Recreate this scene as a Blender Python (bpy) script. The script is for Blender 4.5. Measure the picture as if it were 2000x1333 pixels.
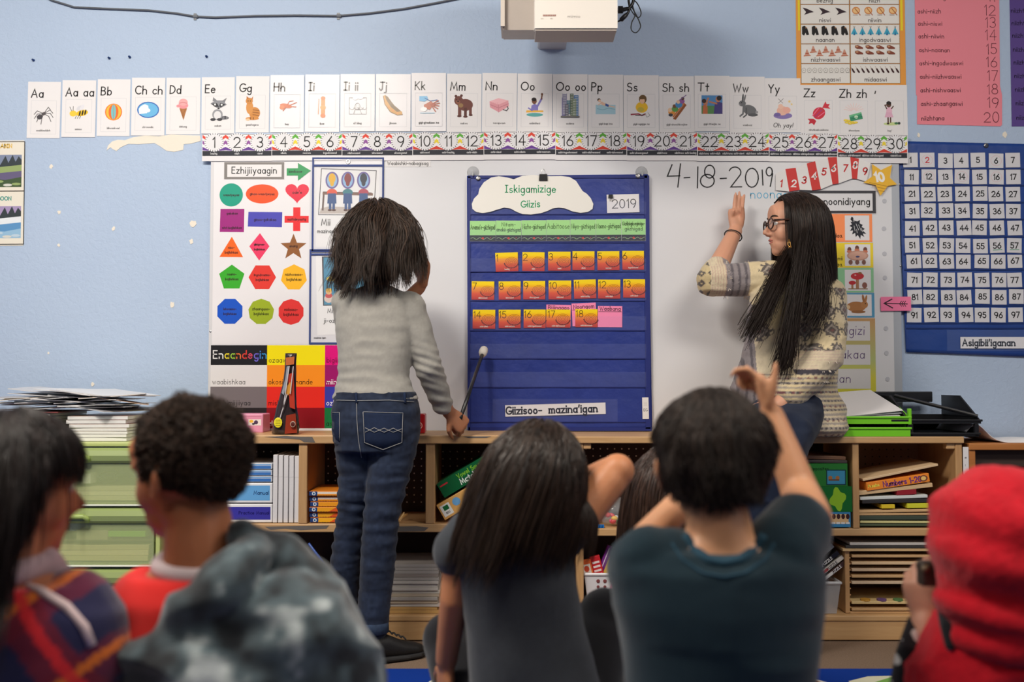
import bpy, bmesh, math, random
import numpy as np
from mathutils import Vector, Matrix, Euler, noise
from math import sin, cos, pi, radians as R

SC = bpy.context.scene
for o in list(bpy.data.objects): bpy.data.objects.remove(o)
COL = SC.collection
random.seed(7); np.random.seed(7)

# ------------------------------------------------------------------ camera, light, exposure
FPX = 1944.4; CAMZ = 0.84; CAMY = -3.57; PITCH = math.atan(77.5/FPX)
cd = bpy.data.cameras.new('camera'); cam = bpy.data.objects.new('camera', cd); COL.objects.link(cam)
cam.location = (0, CAMY, CAMZ); cam.rotation_euler = (pi/2+PITCH, 0, 0)
cd.lens = 35; cd.sensor_width = 36; cd.clip_start = .05
cd.dof.use_dof = True; cd.dof.focus_distance = 3.3; cd.dof.aperture_fstop = 2.4
SC.camera = cam
w = bpy.data.worlds.new('world'); SC.world = w; w.use_nodes = True
w.node_tree.nodes['Background'].inputs[0].default_value = (.9, .93, 1, 1)
w.node_tree.nodes['Background'].inputs[1].default_value = .12
SC.view_settings.view_transform = 'Standard'; SC.view_settings.look = 'None'
SC.view_settings.gamma = 1; SC.view_settings.use_curve_mapping = False
SC.view_settings.exposure = 0.12
def area(name, loc, size, power, col, rot=(0,0,0)):
    d = bpy.data.lights.new(name, 'AREA'); d.shape = 'RECTANGLE'; d.size, d.size_y = size
    d.energy = power; d.color = col
    o = bpy.data.objects.new(name, d); COL.objects.link(o); o.location = loc; o.rotation_euler = rot
    return o
WARM = (1, .925, .82)
area('ceiling_lamp', (-.95, -2.2, 2.64), (.7, .35), 62, WARM, (R(28),R(6),0))
area('ceiling_lamp', (-2.1, -2.1, 2.64), (1.2, .6), 34, WARM, (R(28),0,0))
area('ceiling_lamp', (1.5, -2.3, 2.64), (1.2, .6), 42, WARM, (R(28),0,0))
area('ceiling_lamp', (-1.5, -4.2, 2.64), (1.2, .6), 18, WARM)
area('ceiling_lamp', (1.7, -4.2, 2.64), (1.2, .6), 14, WARM)
area('cool_side_lamp', (3.4, -3.6, 1.6), (1.6, 1.2), 8, (.8, .88, 1), (0, R(90), 0))  # weak cool area lamp on the right side, out of view

# ------------------------------------------------------------------ helpers
def lin(c):
    return tuple(((x/255)/12.92 if x/255 <= .04045 else ((x/255+.055)/1.055)**2.4) for x in c[:3])+(1,)
def P(px, py, Y):
    u = (px-1000)/FPX; v = -(py-666.5)/FPX
    dy = cos(PITCH) - v*sin(PITCH); dz = sin(PITCH) + v*cos(PITCH)
    t = (Y-CAMY)/dy
    return Vector((u*t, Y, CAMZ+dz*t))
def S(Y): return FPX/(Y-CAMY)          # pixels per metre at depth Y
MATS = {}
def mat(key, col=(200,200,200), rough=.6, spec=.5, metal=0, bump=0, bscale=200, var=0, vscale=5, trans=0, alpha=1, emis=0, attr=False, sss=0, coat=0, sheen=0):
    if key in MATS: return MATS[key]
    m = bpy.data.materials.new(key); m.use_nodes = True; nt = m.node_tree; N = nt.nodes; L = nt.links
    b = N['Principled BSDF']
    b.inputs['Roughness'].default_value = rough; b.inputs['Specular IOR Level'].default_value = spec
    b.inputs['Metallic'].default_value = metal; b.inputs['Base Color'].default_value = lin(col)
    b.inputs['Alpha'].default_value = alpha; b.inputs['Transmission Weight'].default_value = trans
    b.inputs['Coat Weight'].default_value = coat; b.inputs['Sheen Weight'].default_value = sheen
    if sss:
        b.inputs['Subsurface Weight'].default_value = sss; b.inputs['Subsurface Scale'].default_value = .01
    if emis:
        b.inputs['Emission Color'].default_value = lin(col); b.inputs['Emission Strength'].default_value = emis
    tc = N.new('ShaderNodeTexCoord')
    csrc = None
    if attr:
        a = N.new('ShaderNodeAttribute'); a.attribute_name = 'Col'; csrc = a.outputs['Color']
        L.new(csrc, b.inputs['Base Color'])
    if var:
        n = N.new('ShaderNodeTexNoise'); n.inputs['Scale'].default_value = vscale; n.inputs['Detail'].default_value = 4
        L.new(tc.outputs['Object'], n.inputs['Vector'])
        mx = N.new('ShaderNodeMix'); mx.data_type = 'RGBA'; mx.blend_type = 'MULTIPLY'; mx.inputs['Factor'].default_value = 1
        rmp = N.new('ShaderNodeMapRange'); rmp.inputs[1].default_value = .25; rmp.inputs[2].default_value = .75
        rmp.inputs[3].default_value = 1-var; rmp.inputs[4].default_value = 1+var*.4
        L.new(n.outputs['Fac'], rmp.inputs[0])
        if csrc: L.new(csrc, mx.inputs['A'])
        else: mx.inputs['A'].default_value = lin(col)
        L.new(rmp.outputs[0], mx.inputs['B']); L.new(mx.outputs['Result'], b.inputs['Base Color'])
    if bump:
        n = N.new('ShaderNodeTexNoise'); n.inputs['Scale'].default_value = bscale; n.inputs['Detail'].default_value = 3
        L.new(tc.outputs['Object'], n.inputs['Vector'])
        bp = N.new('ShaderNodeBump'); bp.inputs['Strength'].default_value = bump; bp.inputs['Distance'].default_value = .002
        L.new(n.outputs['Fac'], bp.inputs['Height']); L.new(bp.outputs[0], b.inputs['Normal'])
    MATS[key] = m; return m
def tag(o, label=None, cat=None, group=None, kind=None):
    if label: o['label'] = label
    if cat: o['category'] = cat
    if group: o['group'] = group
    if kind: o['kind'] = kind
    return o
def thing(name, label, cat, loc=(0,0,0), rot=(0,0,0), group=None):
    o = bpy.data.objects.new(name, None); COL.objects.link(o); o.empty_display_size = .05
    o.location = loc; o.rotation_euler = rot
    return tag(o, label, cat, group)
def link(name, me, parent=None, m=None, smooth=False):
    if m is not None and not me.materials: me.materials.append(m)
    if smooth:
        me.polygons.foreach_set('use_smooth', [True]*len(me.polygons))
    o = bpy.data.objects.new(name, me); COL.objects.link(o)
    if parent is not None: o.parent = parent
    return o
class MB:
    """plain mesh builder: boxes, tubes, prisms into ONE mesh"""
    def __init__(s): s.v = []; s.f = []
    def add(s, vs, fs):
        k = len(s.v); s.v += [tuple(x) for x in vs]; s.f += [tuple(i+k for i in f) for f in fs]; return s
    def box(s, x0, y0, z0, x1, y1, z1, M=None, bev=0):
        x0, x1 = sorted((x0,x1)); y0, y1 = sorted((y0,y1)); z0, z1 = sorted((z0,z1))
        if bev:
            bm = bmesh.new(); bmesh.ops.create_cube(bm, size=1)
            for v in bm.verts: v.co = Vector(((x0+x1)/2+v.co.x*(x1-x0), (y0+y1)/2+v.co.y*(y1-y0), (z0+z1)/2+v.co.z*(z1-z0)))
            bmesh.ops.bevel(bm, geom=bm.edges[:], offset=min(bev, (x1-x0)*.45, (y1-y0)*.45, (z1-z0)*.45), segments=2, affect='EDGES', profile=.5)
            bm.verts.index_update()
            vs = [v.co.copy() for v in bm.verts]; fs = [[v.index for v in f.verts] for f in bm.faces]; bm.free()
        else:
            vs = [Vector(c) for c in ((x0,y0,z0),(x1,y0,z0),(x1,y1,z0),(x0,y1,z0),(x0,y0,z1),(x1,y0,z1),(x1,y1,z1),(x0,y1,z1))]
            fs = [(0,3,2,1),(4,5,6,7),(0,1,5,4),(1,2,6,5),(2,3,7,6),(3,0,4,7)]
        if M is not None: vs = [M @ v for v in vs]
        return s.add(vs, fs)
    def tube(s, pts, r, n=8, cap=True):
        pts = [Vector(p) for p in pts]; rs = r if isinstance(r, (list,tuple)) else [r]*len(pts)
        vs = []; fs = []; up = None
        for i, p in enumerate(pts):
            d = (pts[min(i+1,len(pts)-1)]-pts[max(i-1,0)]).normalized()
            if up is None: up = d.orthogonal().normalized()
            up = (up-d*up.dot(d)).normalized(); sd = d.cross(up)
            for k in range(n):
                a = 2*pi*k/n; vs.append(p+(up*cos(a)+sd*sin(a))*rs[i])
        for i in range(len(pts)-1):
            for k in range(n):
                a = i*n+k; b = i*n+(k+1)%n; fs.append((a, b, b+n, a+n))
        if cap: fs.append(tuple(range(n))[::-1]); fs.append(tuple(range((len(pts)-1)*n, len(pts)*n)))
        return s.add(vs, fs)
    def prism(s, pts, y0, y1):     # polygon in x,z extruded along y (y0 = front, nearer the camera)
        n = len(pts)
        a = sum(pts[i][0]*pts[(i+1)%n][1]-pts[(i+1)%n][0]*pts[i][1] for i in range(n))
        if a < 0: pts = pts[::-1]
        vs = [(x, y0, z) for x, z in pts]+[(x, y1, z) for x, z in pts]
        fs = [tuple(range(n)), tuple(range(2*n-1, n-1, -1))]+[(i, i+n, (i+1)%n+n, (i+1)%n) for i in range(n)]
        return s.add(vs, fs)
    def ell(s, c, r, n=14, m=8, M=None):
        vs = [Vector((0,0,1))]+[Vector((sin(pi*j/m)*cos(2*pi*k/n), sin(pi*j/m)*sin(2*pi*k/n), cos(pi*j/m))) for j in range(1,m) for k in range(n)]+[Vector((0,0,-1))]
        vs = [Vector((v.x*r[0], v.y*r[1], v.z*r[2])) for v in vs]
        if M is not None: vs = [M @ v for v in vs]
        vs = [v+Vector(c) for v in vs]
        fs = [(0, 1+k, 1+(k+1)%n) for k in range(n)]
        for j in range(m-2):
            for k in range(n): a = 1+j*n+k; b = 1+j*n+(k+1)%n; fs.append((a, a+n, b+n, b))
        e = len(vs)-1; fs += [(e, 1+(m-2)*n+(k+1)%n, 1+(m-2)*n+k) for k in range(n)]
        return s.add(vs, fs)
    def mesh(s, name='m'):
        me = bpy.data.meshes.new(name); me.from_pydata([tuple(v) for v in s.v], [], s.f); me.update(); return me
    def obj(s, name, m=None, parent=None, smooth=False):
        return link(name, s.mesh(name), parent, m, smooth)
def rebase(t):
    """move a world-built thing's empty to the middle of its base"""
    def kids(o): return [c for c in COL.objects if c.parent is o]
    lo = Vector((1e9,)*3); hi = Vector((-1e9,)*3)
    ks = kids(t)
    for c in ks:
        for v in c.data.vertices if c.type == 'MESH' else []:
            p = v.co+c.location
            for i in range(3): lo[i] = min(lo[i], p[i]); hi[i] = max(hi[i], p[i])
    b = Vector(((lo.x+hi.x)/2, (lo.y+hi.y)/2, lo.z)); t.location = b
    for c in ks: c.location = c.location-b
    return t
def children_of(o): return [c for c in COL.objects if c.parent is o]
def copy_tree(o, parent=None, kids=None):
    c = o.copy(); COL.objects.link(c); c.parent = parent
    for ch in list(kids[o] if kids else children_of(o)): copy_tree(ch, c)
    return c

# ------------------------------------------------------------------ stroke lettering
def AR(cx, cy, rx, ry, a0, a1, n=None):
    n = n or max(4, int(abs(a1-a0)/26))
    return [(cx+rx*cos(R(a0+(a1-a0)*i/n)), cy+ry*sin(R(a0+(a1-a0)*i/n))) for i in range(n+1)]
O_ = AR(4,5,4,5,0,360,14)
G = {
'a':(8,[O_,[(8,10),(8,0)]]), 'b':(8,[[(0,17),(0,0)],O_]), 'c':(7,[AR(4.4,5,4.4,5,45,315)]), 'd':(8,[O_,[(8,17),(8,0)]]),
'e':(8,[[(.1,5.6),(7.9,5.6)]+AR(4,5,4,5,8,315)]), 'f':(6,[AR(5,13.5,3,3.5,50,180)+[(2,0)],[(0,10),(5,10)]]),
'g':(8,[O_,[(8,10),(8,-2.5)]+AR(4.4,-2.5,3.6,3.8,0,-150)]), 'h':(8,[[(0,17),(0,0)],[(0,5)]+AR(4,6,4,4,180,0)+[(8,0)]]),
'i':(0,[[(0,10),(0,0)],[(0,14.6),(0,15.4)]]), 'j':(2,[[(2,10),(2,-3)]+AR(-.5,-3,2.5,2.8,0,-120),[(2,14.6),(2,15.4)]]),
'k':(7,[[(0,17),(0,0)],[(6,10),(0,4.2),(2.2,6.2),(7,0)]]), 'l':(0,[[(0,17),(0,0)]]),
'm':(12,[[(0,10),(0,0)],[(0,6)]+AR(3,7,3,3,180,0)+[(6,0)],[(6,6)]+AR(9,7,3,3,180,0)+[(12,0)]]),
'n':(8,[[(0,10),(0,0)],[(0,5)]+AR(4,6,4,4,180,0)+[(8,0)]]), 'o':(8,[O_]), 'p':(8,[[(0,10),(0,-6.5)],O_]), 'q':(8,[O_,[(8,10),(8,-6.5)]]),
'r':(6,[[(0,10),(0,0)],[(0,5)]+AR(4,5.5,4,4.3,180,55)]), 's':(6.5,[AR(3.4,7.5,3,2.5,40,230)+AR(3.3,2.5,3.2,2.5,70,-150)]),
't':(6,[[(3,15),(3,0)],[(0,10),(6,10)]]), 'u':(8,[[(0,10)]+AR(4,4,4,4,180,360)+[(8,10),(8,0)]]), 'v':(8,[[(0,10),(4,0),(8,10)]]),
'w':(11,[[(0,10),(2.8,0),(5.5,9),(8.2,0),(11,10)]]), 'x':(7,[[(0,10),(7,0)],[(7,10),(0,0)]]), 'y':(8,[[(0,10),(4.2,0)],[(8,10),(1.6,-6.5)]]),
'z':(7,[[(0,10),(7,10),(0,0),(7,0)]]),
'A':(12,[[(0,0),(6,17),(12,0)],[(2.2,6),(9.8,6)]]), 'B':(9,[[(0,0),(0,17)],[(0,17)]+AR(4,13,4,4,90,-90)+[(0,9)],[(0,9)]+AR(4.5,4.5,4.5,4.5,90,-90)+[(0,0)]]),
'C':(11,[AR(7,8.5,7,8.5,50,310)]), 'D':(10,[[(0,0),(0,17)],[(0,17)]+AR(2,8.5,8.5,8.5,90,-90)+[(0,0)]]), 'E':(8,[[(8,17),(0,17),(0,0),(8,0)],[(0,9),(7,9)]]),
'F':(8,[[(8,17),(0,17),(0,0)],[(0,9),(6,9)]]), 'G':(12,[AR(7,8.5,7,8.5,50,350)+[(7.5,7)]]), 'H':(10,[[(0,17),(0,0)],[(10,17),(10,0)],[(0,9),(10,9)]]),
'I':(6,[[(0,17),(6,17)],[(3,17),(3,0)],[(0,0),(6,0)]]), 'J':(8,[[(6,17),(6,4)]+AR(3,4,3,4,0,-170),[(2,17),(10,17)]]), 'K':(9,[[(0,17),(0,0)],[(9,17),(0,7.5),(2,9.6),(9.5,0)]]),
'L':(8,[[(0,17),(0,0),(8,0)]]), 'M':(14,[[(0,0),(2,17),(7,3),(12,17),(14,0)]]), 'N':(11,[[(0,0),(0,17),(11,0),(11,17)]]), 'O':(15,[AR(7.5,8.5,7.5,8.5,0,360,18)]),
'P':(9,[[(0,0),(0,17)],[(0,17)]+AR(4,12.5,4.8,4.5,90,-90)+[(0,8)]]), 'Q':(15,[AR(7.5,8.5,7.5,8.5,0,360,18),[(9,4),(15,-1)]]), 'R':(10,[[(0,0),(0,17)],[(0,17)]+AR(4,12.7,4.8,4.3,90,-90)+[(0,8.4),(9.5,0)]]),
'S':(10,[AR(5.2,12.7,4.4,4.3,40,230)+AR(5,4.3,5,4.3,75,-150)]), 'T':(12,[[(0,17),(12,17)],[(6,17),(6,0)]]), 'U':(11,[[(0,17)]+AR(5.5,5.5,5.5,5.5,180,360)+[(11,17)]]),
'V':(11,[[(0,17),(5.5,0),(11,17)]]), 'W':(16,[[(0,17),(4,0),(8,14),(12,0),(16,17)]]), 'X':(10,[[(0,17),(10,0)],[(10,17),(0,0)]]), 'Y':(10,[[(0,17),(5,8.5),(10,17)],[(5,8.5),(5,0)]]),
'Z':(11,[[(0,17),(11,17),(0,0),(11,0)]]),
'0':(10,[AR(5,8.5,5,8.5,0,360,18)]), '1':(3,[[(0,13.5),(3,17),(3,0)]]), '2':(10,[AR(5,12,5,5,165,-35)+[(0,0),(10.5,0)]]),
'3':(9,[AR(4.3,12.8,4.3,4.2,150,-90)+AR(4.2,4.4,5,4.4,90,-150)]), '4':(10,[[(7.5,0),(7.5,17),(0,5.5),(10.5,5.5)]]), '5':(9,[[(8.5,17),(1.2,17),(.7,9.6)]+AR(4.2,5.4,5,5.4,128,-150)]),
'6':(10,[[(7.5,17),(1.4,8.6)]+AR(5,5,5,5,150,-210)]), '7':(9,[[(0,17),(9.5,17),(3,0)]]), '8':(10,[AR(5,12.9,4,4.1,-90,270,14)+AR(5,4.4,5,4.4,90,-270,16)]),
'9':(10,[AR(5,12,5,5,0,360,16),[(10,12),(9,6),(5.5,0)]]),
'-':(6,[[(0,6.5),(6,6.5)]]), "'":(1,[[(1,17),(0,12.5)]]), '.':(0,[[(0,0),(0,.8)]]), ',':(1,[[(1,1),(0,-2.5)]]), '!':(0,[[(0,17),(0,5)],[(0,0),(0,1)]]), '?':(8,[AR(4,13,4,4,170,-60)+[(4,5)],[(4,0),(4,1)]]), ':':(0,[[(0,8),(0,9)],[(0,0),(0,1)]]),
'*':(0,[]), '/':(6,[[(0,0),(6,17)]]), '$':(8,[AR(4.2,12.7,3.6,4,40,230)+AR(4,4.3,4,4,75,-150),[(4,19),(4,-2)]]),
}
class Flat:
    """flat print: coloured polygons stacked a hair apart; u to the right, v up, facing -y"""
    def __init__(s, k=1.0, h0=.0004, dh=.00004): s.k = k; s.v = []; s.f = []; s.c = []; s.h = h0; s.dh = dh
    def _p(s, pts, col):
        b = len(s.v); a = 0; n = len(pts)
        for i in range(n): a += pts[i][0]*pts[(i+1)%n][1]-pts[(i+1)%n][0]*pts[i][1]
        if a < 0: pts = pts[::-1]
        s.v += [(p[0]*s.k, -s.h, p[1]*s.k) for p in pts]; s.f.append(tuple(range(b, b+n))); s.c.append(col)
    def up(s): s.h += s.dh
    def poly(s, pts, col): s.up(); s._p(list(pts), col); return s
    def rect(s, x0, y0, x1, y1, col): return s.poly([(x0,y0),(x1,y0),(x1,y1),(x0,y1)], col)
    def ell(s, cx, cy, rx, ry=None, col=(0,0,0), rot=0, n=20):
        ry = rx if ry is None else ry; c_, s_ = cos(R(rot)), sin(R(rot))
        return s.poly([(cx+rx*cos(a)*c_-ry*sin(a)*s_, cy+rx*cos(a)*s_+ry*sin(a)*c_) for a in (2*pi*i/n for i in range(n))], col)
    def ngon(s, cx, cy, r, n, col, rot=90, r2=None):
        m = n*2 if r2 else n
        return s.poly([(cx+(r if (not r2 or i%2==0) else r2)*cos(R(rot+360*i/m)), cy+(r if (not r2 or i%2==0) else r2)*sin(R(rot+360*i/m))) for i in range(m)], col)
    def line(s, pts, w, col, up=True, closed=False, ext=.5):
        if up: s.up()
        pts = [Vector(p[:2]) for p in pts]
        if closed: pts.append(pts[0])
        q = [pts[0]]
        for p in pts[1:]:
            if (p-q[-1]).length > 1e-6: q.append(p)
        if len(q) < 2: return s
        L = []; Rr = []
        n = len(q)
        cl = (q[0]-q[-1]).length < 1e-6
        for i, p in enumerate(q):
            a = q[i-1] if i else (q[-2] if cl else None); b = q[i+1] if i < n-1 else (q[1] if cl else None)
            d0 = (p-a).normalized() if a is not None else None; d1 = (b-p).normalized() if b is not None else None
            if d0 is None: d0 = d1; 
            if d1 is None: d1 = d0
            t = (d0+d1)
            t = t.normalized() if t.length > .1 else d0
            nrm = Vector((-t.y, t.x)); c = max(.45, nrm.dot(Vector((-d0.y, d0.x))))
            o = nrm*(w/2/c); pp = p
            if not cl and i == 0: pp = p-d1*w*ext
            if not cl and i == n-1: pp = p+d0*w*ext
            L.append(pp+o); Rr.append(pp-o)
        for i in range(n-1): s._p([tuple(Rr[i]), tuple(Rr[i+1]), tuple(L[i+1]), tuple(L[i])], col)
        return s
    def text(s, txt, x, y, h, w, col=(30,28,30), align='l', slant=0, gap=4.5, space=9, fit=None, jit=0, serif=False, wx=1):
        """h = cap height; w = stroke width, both in the builder's units"""
        s.up(); u = h/17
        tot = 0
        for ch in txt: tot += (space if ch == ' ' else G[ch][0]*wx+gap)
        tot -= gap; tw = tot*u; sx = 1
        if fit and tw > fit: sx = fit/tw
        x0 = x-(tw*sx/2 if align == 'c' else tw*sx if align == 'r' else 0); cx = 0
        rnd = random.Random(txt)
        for ch in txt:
            if ch == ' ': cx += space; continue
            gw, st = G[ch]; jy = rnd.uniform(-1,1)*jit; ja = 1+rnd.uniform(-.06,.06)*(1 if jit else 0)
            for p in st:
                q = [(x0+(cx+a*wx+b*slant)*u*sx, y+(b*ja+jy)*u) for a, b in p]
                s.line(q, w, col, up=False)
                if serif:
                    for e in (p[0], p[-1]):
                        if (len(p) == 2 and abs(p[0][0]-p[1][0]) < .1 and abs(p[0][1]-p[1][1]) > 3) or (len(p) > 3 and e[1] < .3 and ch in 'hnmu'):
                            s.line([(x0+(cx+e[0]*wx-2.2)*u*sx, y+e[1]*u), (x0+(cx+e[0]*wx+2.2)*u*sx, y+e[1]*u)], w*.45, col, up=False)
            cx += gw*wx+gap
        return s
    def mesh(s, name='print'):
        me = bpy.data.meshes.new(name); me.from_pydata(s.v, [], s.f); me.update()
        ca = me.color_attributes.new('Col', 'FLOAT_COLOR', 'CORNER')
        buf = []
        for f, c in zip(s.f, s.c): buf += list(lin(c))*len(f)
        ca.data.foreach_set('color', buf); return me
    def obj(s, name, parent=None, gloss=False, m=None):
        return link(name, s.mesh(name), parent, m or (mat('print_gloss', rough=.3, spec=.35, attr=True, bump=.15, bscale=25) if gloss else mat('print_ink', rough=.6, spec=.3, attr=True)))
PAPER = mat('paper', (232,230,232), .55, .4, bump=.05, bscale=60)
LAMI = mat('laminated_paper', (232,230,234), .36, .35, bump=.35, bscale=14)
def colmat(c, rough=.5, **k): return mat('c_%d_%d_%d_%d' % (*c, int(rough*100)), c, rough, **k)
def sheet(name, w, h, m, t=.0004, curl=0, nx=1, ny=1, seed=0):
    """a thin sheet with its own thickness; origin at centre back, faces -y; curl lifts its edges"""
    if not curl:
        return MB().box(-w/2, -t, -h/2, w/2, 0, h/2).mesh(name)
    vs = []; fs = []; nx = max(nx, 8); ny = max(ny, 8)
    for side in (0, 1):
        for j in range(ny+1):
            for i in range(nx+1):
                x = (i/nx-.5)*w; z = (j/ny-.5)*h
                d = curl*(.5+.5*noise.noise(Vector((x*6+seed, z*6, seed*1.7))))
                vs.append((x, -d-(t if side == 0 else 0), z))
    K = (nx+1)*(ny+1)
    for j in range(ny):
        for i in range(nx):
            a = j*(nx+1)+i; fs.append((a, a+1, a+nx+2, a+nx+1)); fs.append((K+a, K+a+nx+1, K+a+nx+2, K+a+1))
    for i in range(nx):
        a = i; fs.append((a, K+a, K+a+1, a+1)); a = ny*(nx+1)+i; fs.append((a, a+1, K+a+1, K+a))
    for j in range(ny):
        a = j*(nx+1); fs.append((a, a+nx+1, K+a+nx+1, K+a)); a += nx; fs.append((a, K+a, K+a+nx+1, a+nx+1))
    me = bpy.data.meshes.new(name); me.from_pydata(vs, [], fs); me.update(); return me
def wcard(name, label, cat, x0, y0, x1, y1, Y, m=None, group=None, rot=0, t=.0004):
    """paper sheet on the wall covering a pixel rectangle at depth Y; returns (object, w, h) with its origin in the middle"""
    a = P(x0, y1, Y); b = P(x1, y0, Y); w_ = b.x-a.x; h_ = b.z-a.z
    o = link(name, sheet(name, w_, h_, m, t), None, m or PAPER)
    o.location = (a+b)/2; o.rotation_euler = (0, R(rot), 0)
    tag(o, label, cat, group); return o, w_, h_
# ------------------------------------------------------------------ the room
RX0, RX1, RY0, RZ = -3.0, 3.6, -6.2, 2.7
def wallmat():
    m = bpy.data.materials.new('painted_plaster'); m.use_nodes = True; nt = m.node_tree; N = nt.nodes; L = nt.links; b = N['Principled BSDF']
    tc = N.new('ShaderNodeTexCoord')
    n1 = N.new('ShaderNodeTexNoise'); n1.inputs['Scale'].default_value = 55; n1.inputs['Detail'].default_value = 5; n1.inputs['Roughness'].default_value = .62; n1.inputs['Distortion'].default_value = .6
    n2 = N.new('ShaderNodeTexNoise'); n2.inputs['Scale'].default_value = 2.2; n2.inputs['Detail'].default_value = 3
    for n in (n1, n2): L.new(tc.outputs['Object'], n.inputs['Vector'])
    bp = N.new('ShaderNodeBump'); bp.inputs['Strength'].default_value = .55; bp.inputs['Distance'].default_value = .004
    L.new(n1.outputs['Fac'], bp.inputs['Height']); L.new(bp.outputs[0], b.inputs['Normal'])
    mx = N.new('ShaderNodeMix'); mx.data_type = 'RGBA'; mx.inputs['A'].default_value = lin((170,190,218)); mx.inputs['B'].default_value = lin((182,200,225))
    L.new(n2.outputs['Fac'], mx.inputs['Factor']); L.new(mx.outputs['Result'], b.inputs['Base Color'])
    b.inputs['Roughness'].default_value = .55; b.inputs['Specular IOR Level'].default_value = .35
    return m
WALL = wallmat()
def struct(name, mb, m):
    o = mb.obj(name, m); o['kind'] = 'structure'; return o
wall = struct('wall_front', MB().box(RX0, 0, 0, RX1, .12, RZ), WALL)
SIDE = mat('side_wall_paint', (112,124,146), .7)
struct('wall_left', MB().box(RX0-.12, RY0, 0, RX0, 0, RZ), SIDE)
struct('wall_right', MB().box(RX1, RY0, 0, RX1+.12, 0, RZ), SIDE)
struct('wall_rear', MB().box(RX0, RY0-.12, 0, RX1, RY0, RZ), SIDE)
struct('ceiling', MB().box(RX0, RY0, RZ, RX1, 0, RZ+.1), mat('ceiling_tile', (196,195,190), .9))
CARPET = mat('carpet', (132,112,96), .95, .1, bump=1.0, bscale=260, var=.35, vscale=300)
fl = struct('floor', MB().box(RX0, RY0, -.1, RX1, 0, 0), CARPET)
struct('baseboard_front', MB().box(RX0, -.012, 0, RX1, 0, .1), mat('baseboard', (60,58,60), .6))
# paint that has come off the wall: thin raw-plaster patches, each a part of the wall
RAW = mat('raw_plaster', (236,228,214), .8, bump=.4, bscale=80)
def chip(pts, name='paint_chip', label=None):
    q = [P(x, y, 0) for x, y in pts]
    o = MB().prism([(p.x, p.z) for p in q], -.0016, .0005).obj(name, RAW, wall)
    if label: o['label'] = label
Z = lambda x, y: (x*.33, 100+y*.33)
chip([Z(*p) for p in [(632,588),(640,560),(665,535),(700,525),(740,528),(790,510),(860,500),(940,505),(1010,495),(1090,498),(1185,500),(1190,532),(1130,548),(1088,552),(1085,585),(1030,597),(985,590),(950,565),(915,545),(820,552),(760,550),(715,570),(690,592),(670,582),(655,570)]], 'paint_chip', 'long ragged patch of bare cream plaster')
def blob(cx, cy, r, seed, e=1):
    rn = random.Random(seed); return [(cx+r*e*(1+rn.uniform(-.35,.35))*cos(a), cy+r*(1+rn.uniform(-.35,.35))*sin(a)) for a in (2*pi*i/9 for i in range(9))]
for i, (x, y, r) in enumerate([(377,438,7),(374,472,5),(100,326,4),(116,415,4),(222,447,4),(115,479,3),(181,751,4),(336,596,6),(95,690,2.5),(1794,264,5),(1962,263,6),(1700,330,0)]):
    if r: chip(blob(x, y, r, i, .8 if i != 9 else .6))

# push pins
for x, y, l in [(66,118,'blue push pin far left above the Aa letter card'),(214,114,'blue push pin above the Bb card, left one of the close pair'),(254,112,'blue push pin above the Ch card, right one of the close pair'),(404,111,'blue push pin in the wall above the Ee raccoon card')]:
    p = P(x, y, 0)
    t = thing('push_pin', l, 'push pin', p, group='blue push pins in the wall')
    MB().tube([(0,0,0),(0,-.003,0),(0,-.004,0),(0,-.009,0),(0,-.010,0)], [.0045,.0045,.0028,.0028,.0036], 10).obj('pin_head', colmat((28,60,120),.35), t, True)

# cable along the top of the wall
pts = []
for x, y in [(60,-22),(100,0),(145,14),(210,17),(290,20),(345,26),(380,32),(420,34),(500,31),(580,30),(660,31),(720,26),(790,17),(850,6),(900,-4),(960,-20)]:
    q = P(x, y, -.006); pts.append(q)
t = thing('wall_cable', 'grey cable sagging along the top of the blue wall', 'cable', group=None)
MB().tube(pts, .0035, 8).obj('cable', colmat((92,96,104),.5), t, True)
for i in (6, 10):
    q = pts[i]; MB().tube([q+Vector((-.004,0,0)), q+Vector((.012,0,0))], .006, 8).box(q.x-.004, -.004, q.z-.012, q.x+.006, 0, q.z+.012).obj('cable_clip', colmat((120,124,130),.4), t)
rebase(t)

# ------------------------------------------------------------------ whiteboard
YB = -.0163
a = P(405, 850, YB); b = P(1756, 303, YB)
t = thing('whiteboard', 'long white marker board on the blue wall behind the shelves', 'whiteboard')
MB().box(a.x+.01, -.016, a.z+.004, b.x-.025, 0, b.z).obj('board_surface', mat('whiteboard_enamel', (226,227,232), .18, .5, bump=.03, bscale=3), t)
fr = MB(); fr.box(a.x, YB, a.z, a.x+.014, 0, b.z, bev=.002); fr.box(a.x+.014, YB, b.z-.014, b.x-.028, 0, b.z)
fr.obj('frame', mat('board_frame', (214,214,218), .35), t)
MB().box(b.x-.03, YB, a.z, b.x, 0, b.z, bev=.002).obj('frame', mat('board_frame_grey', (176,182,192), .35), t)
for x, y in [(1727,393),(1726,447),(1727,496),(1728,543),(1730,642),(1731,690),(1733,741)]:
    q = P(x, y, -.015); MB().tube([(q.x,-.0155,q.z),(q.x,-.0175,q.z)], .008, 14).obj('snap_hole', mat('clear_disc', (196,198,206), .15), t)
for x,y in [(411,648),(1757,360),(1759,520)]:
    q = P(x, y, YB); MB().ell((q.x, YB, q.z), (.004,.0015,.004), 8, 5).obj('screw', mat('steel', (150,150,150), .3, metal=1), t)
def pxf(x0, y0): return Flat(1/S(-.02), .0006)
wr = Flat(1, .0162, .00001)
def wl(pts, w, col): wr.line([(P(x, y, -.0162).x, P(x, y, -.0162).z) for x, y in pts], w, col, up=False)
Zb = lambda L: [(1200+x*.3, 100+y*.3) for x, y in L]
ink = (34,34,38)
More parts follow.
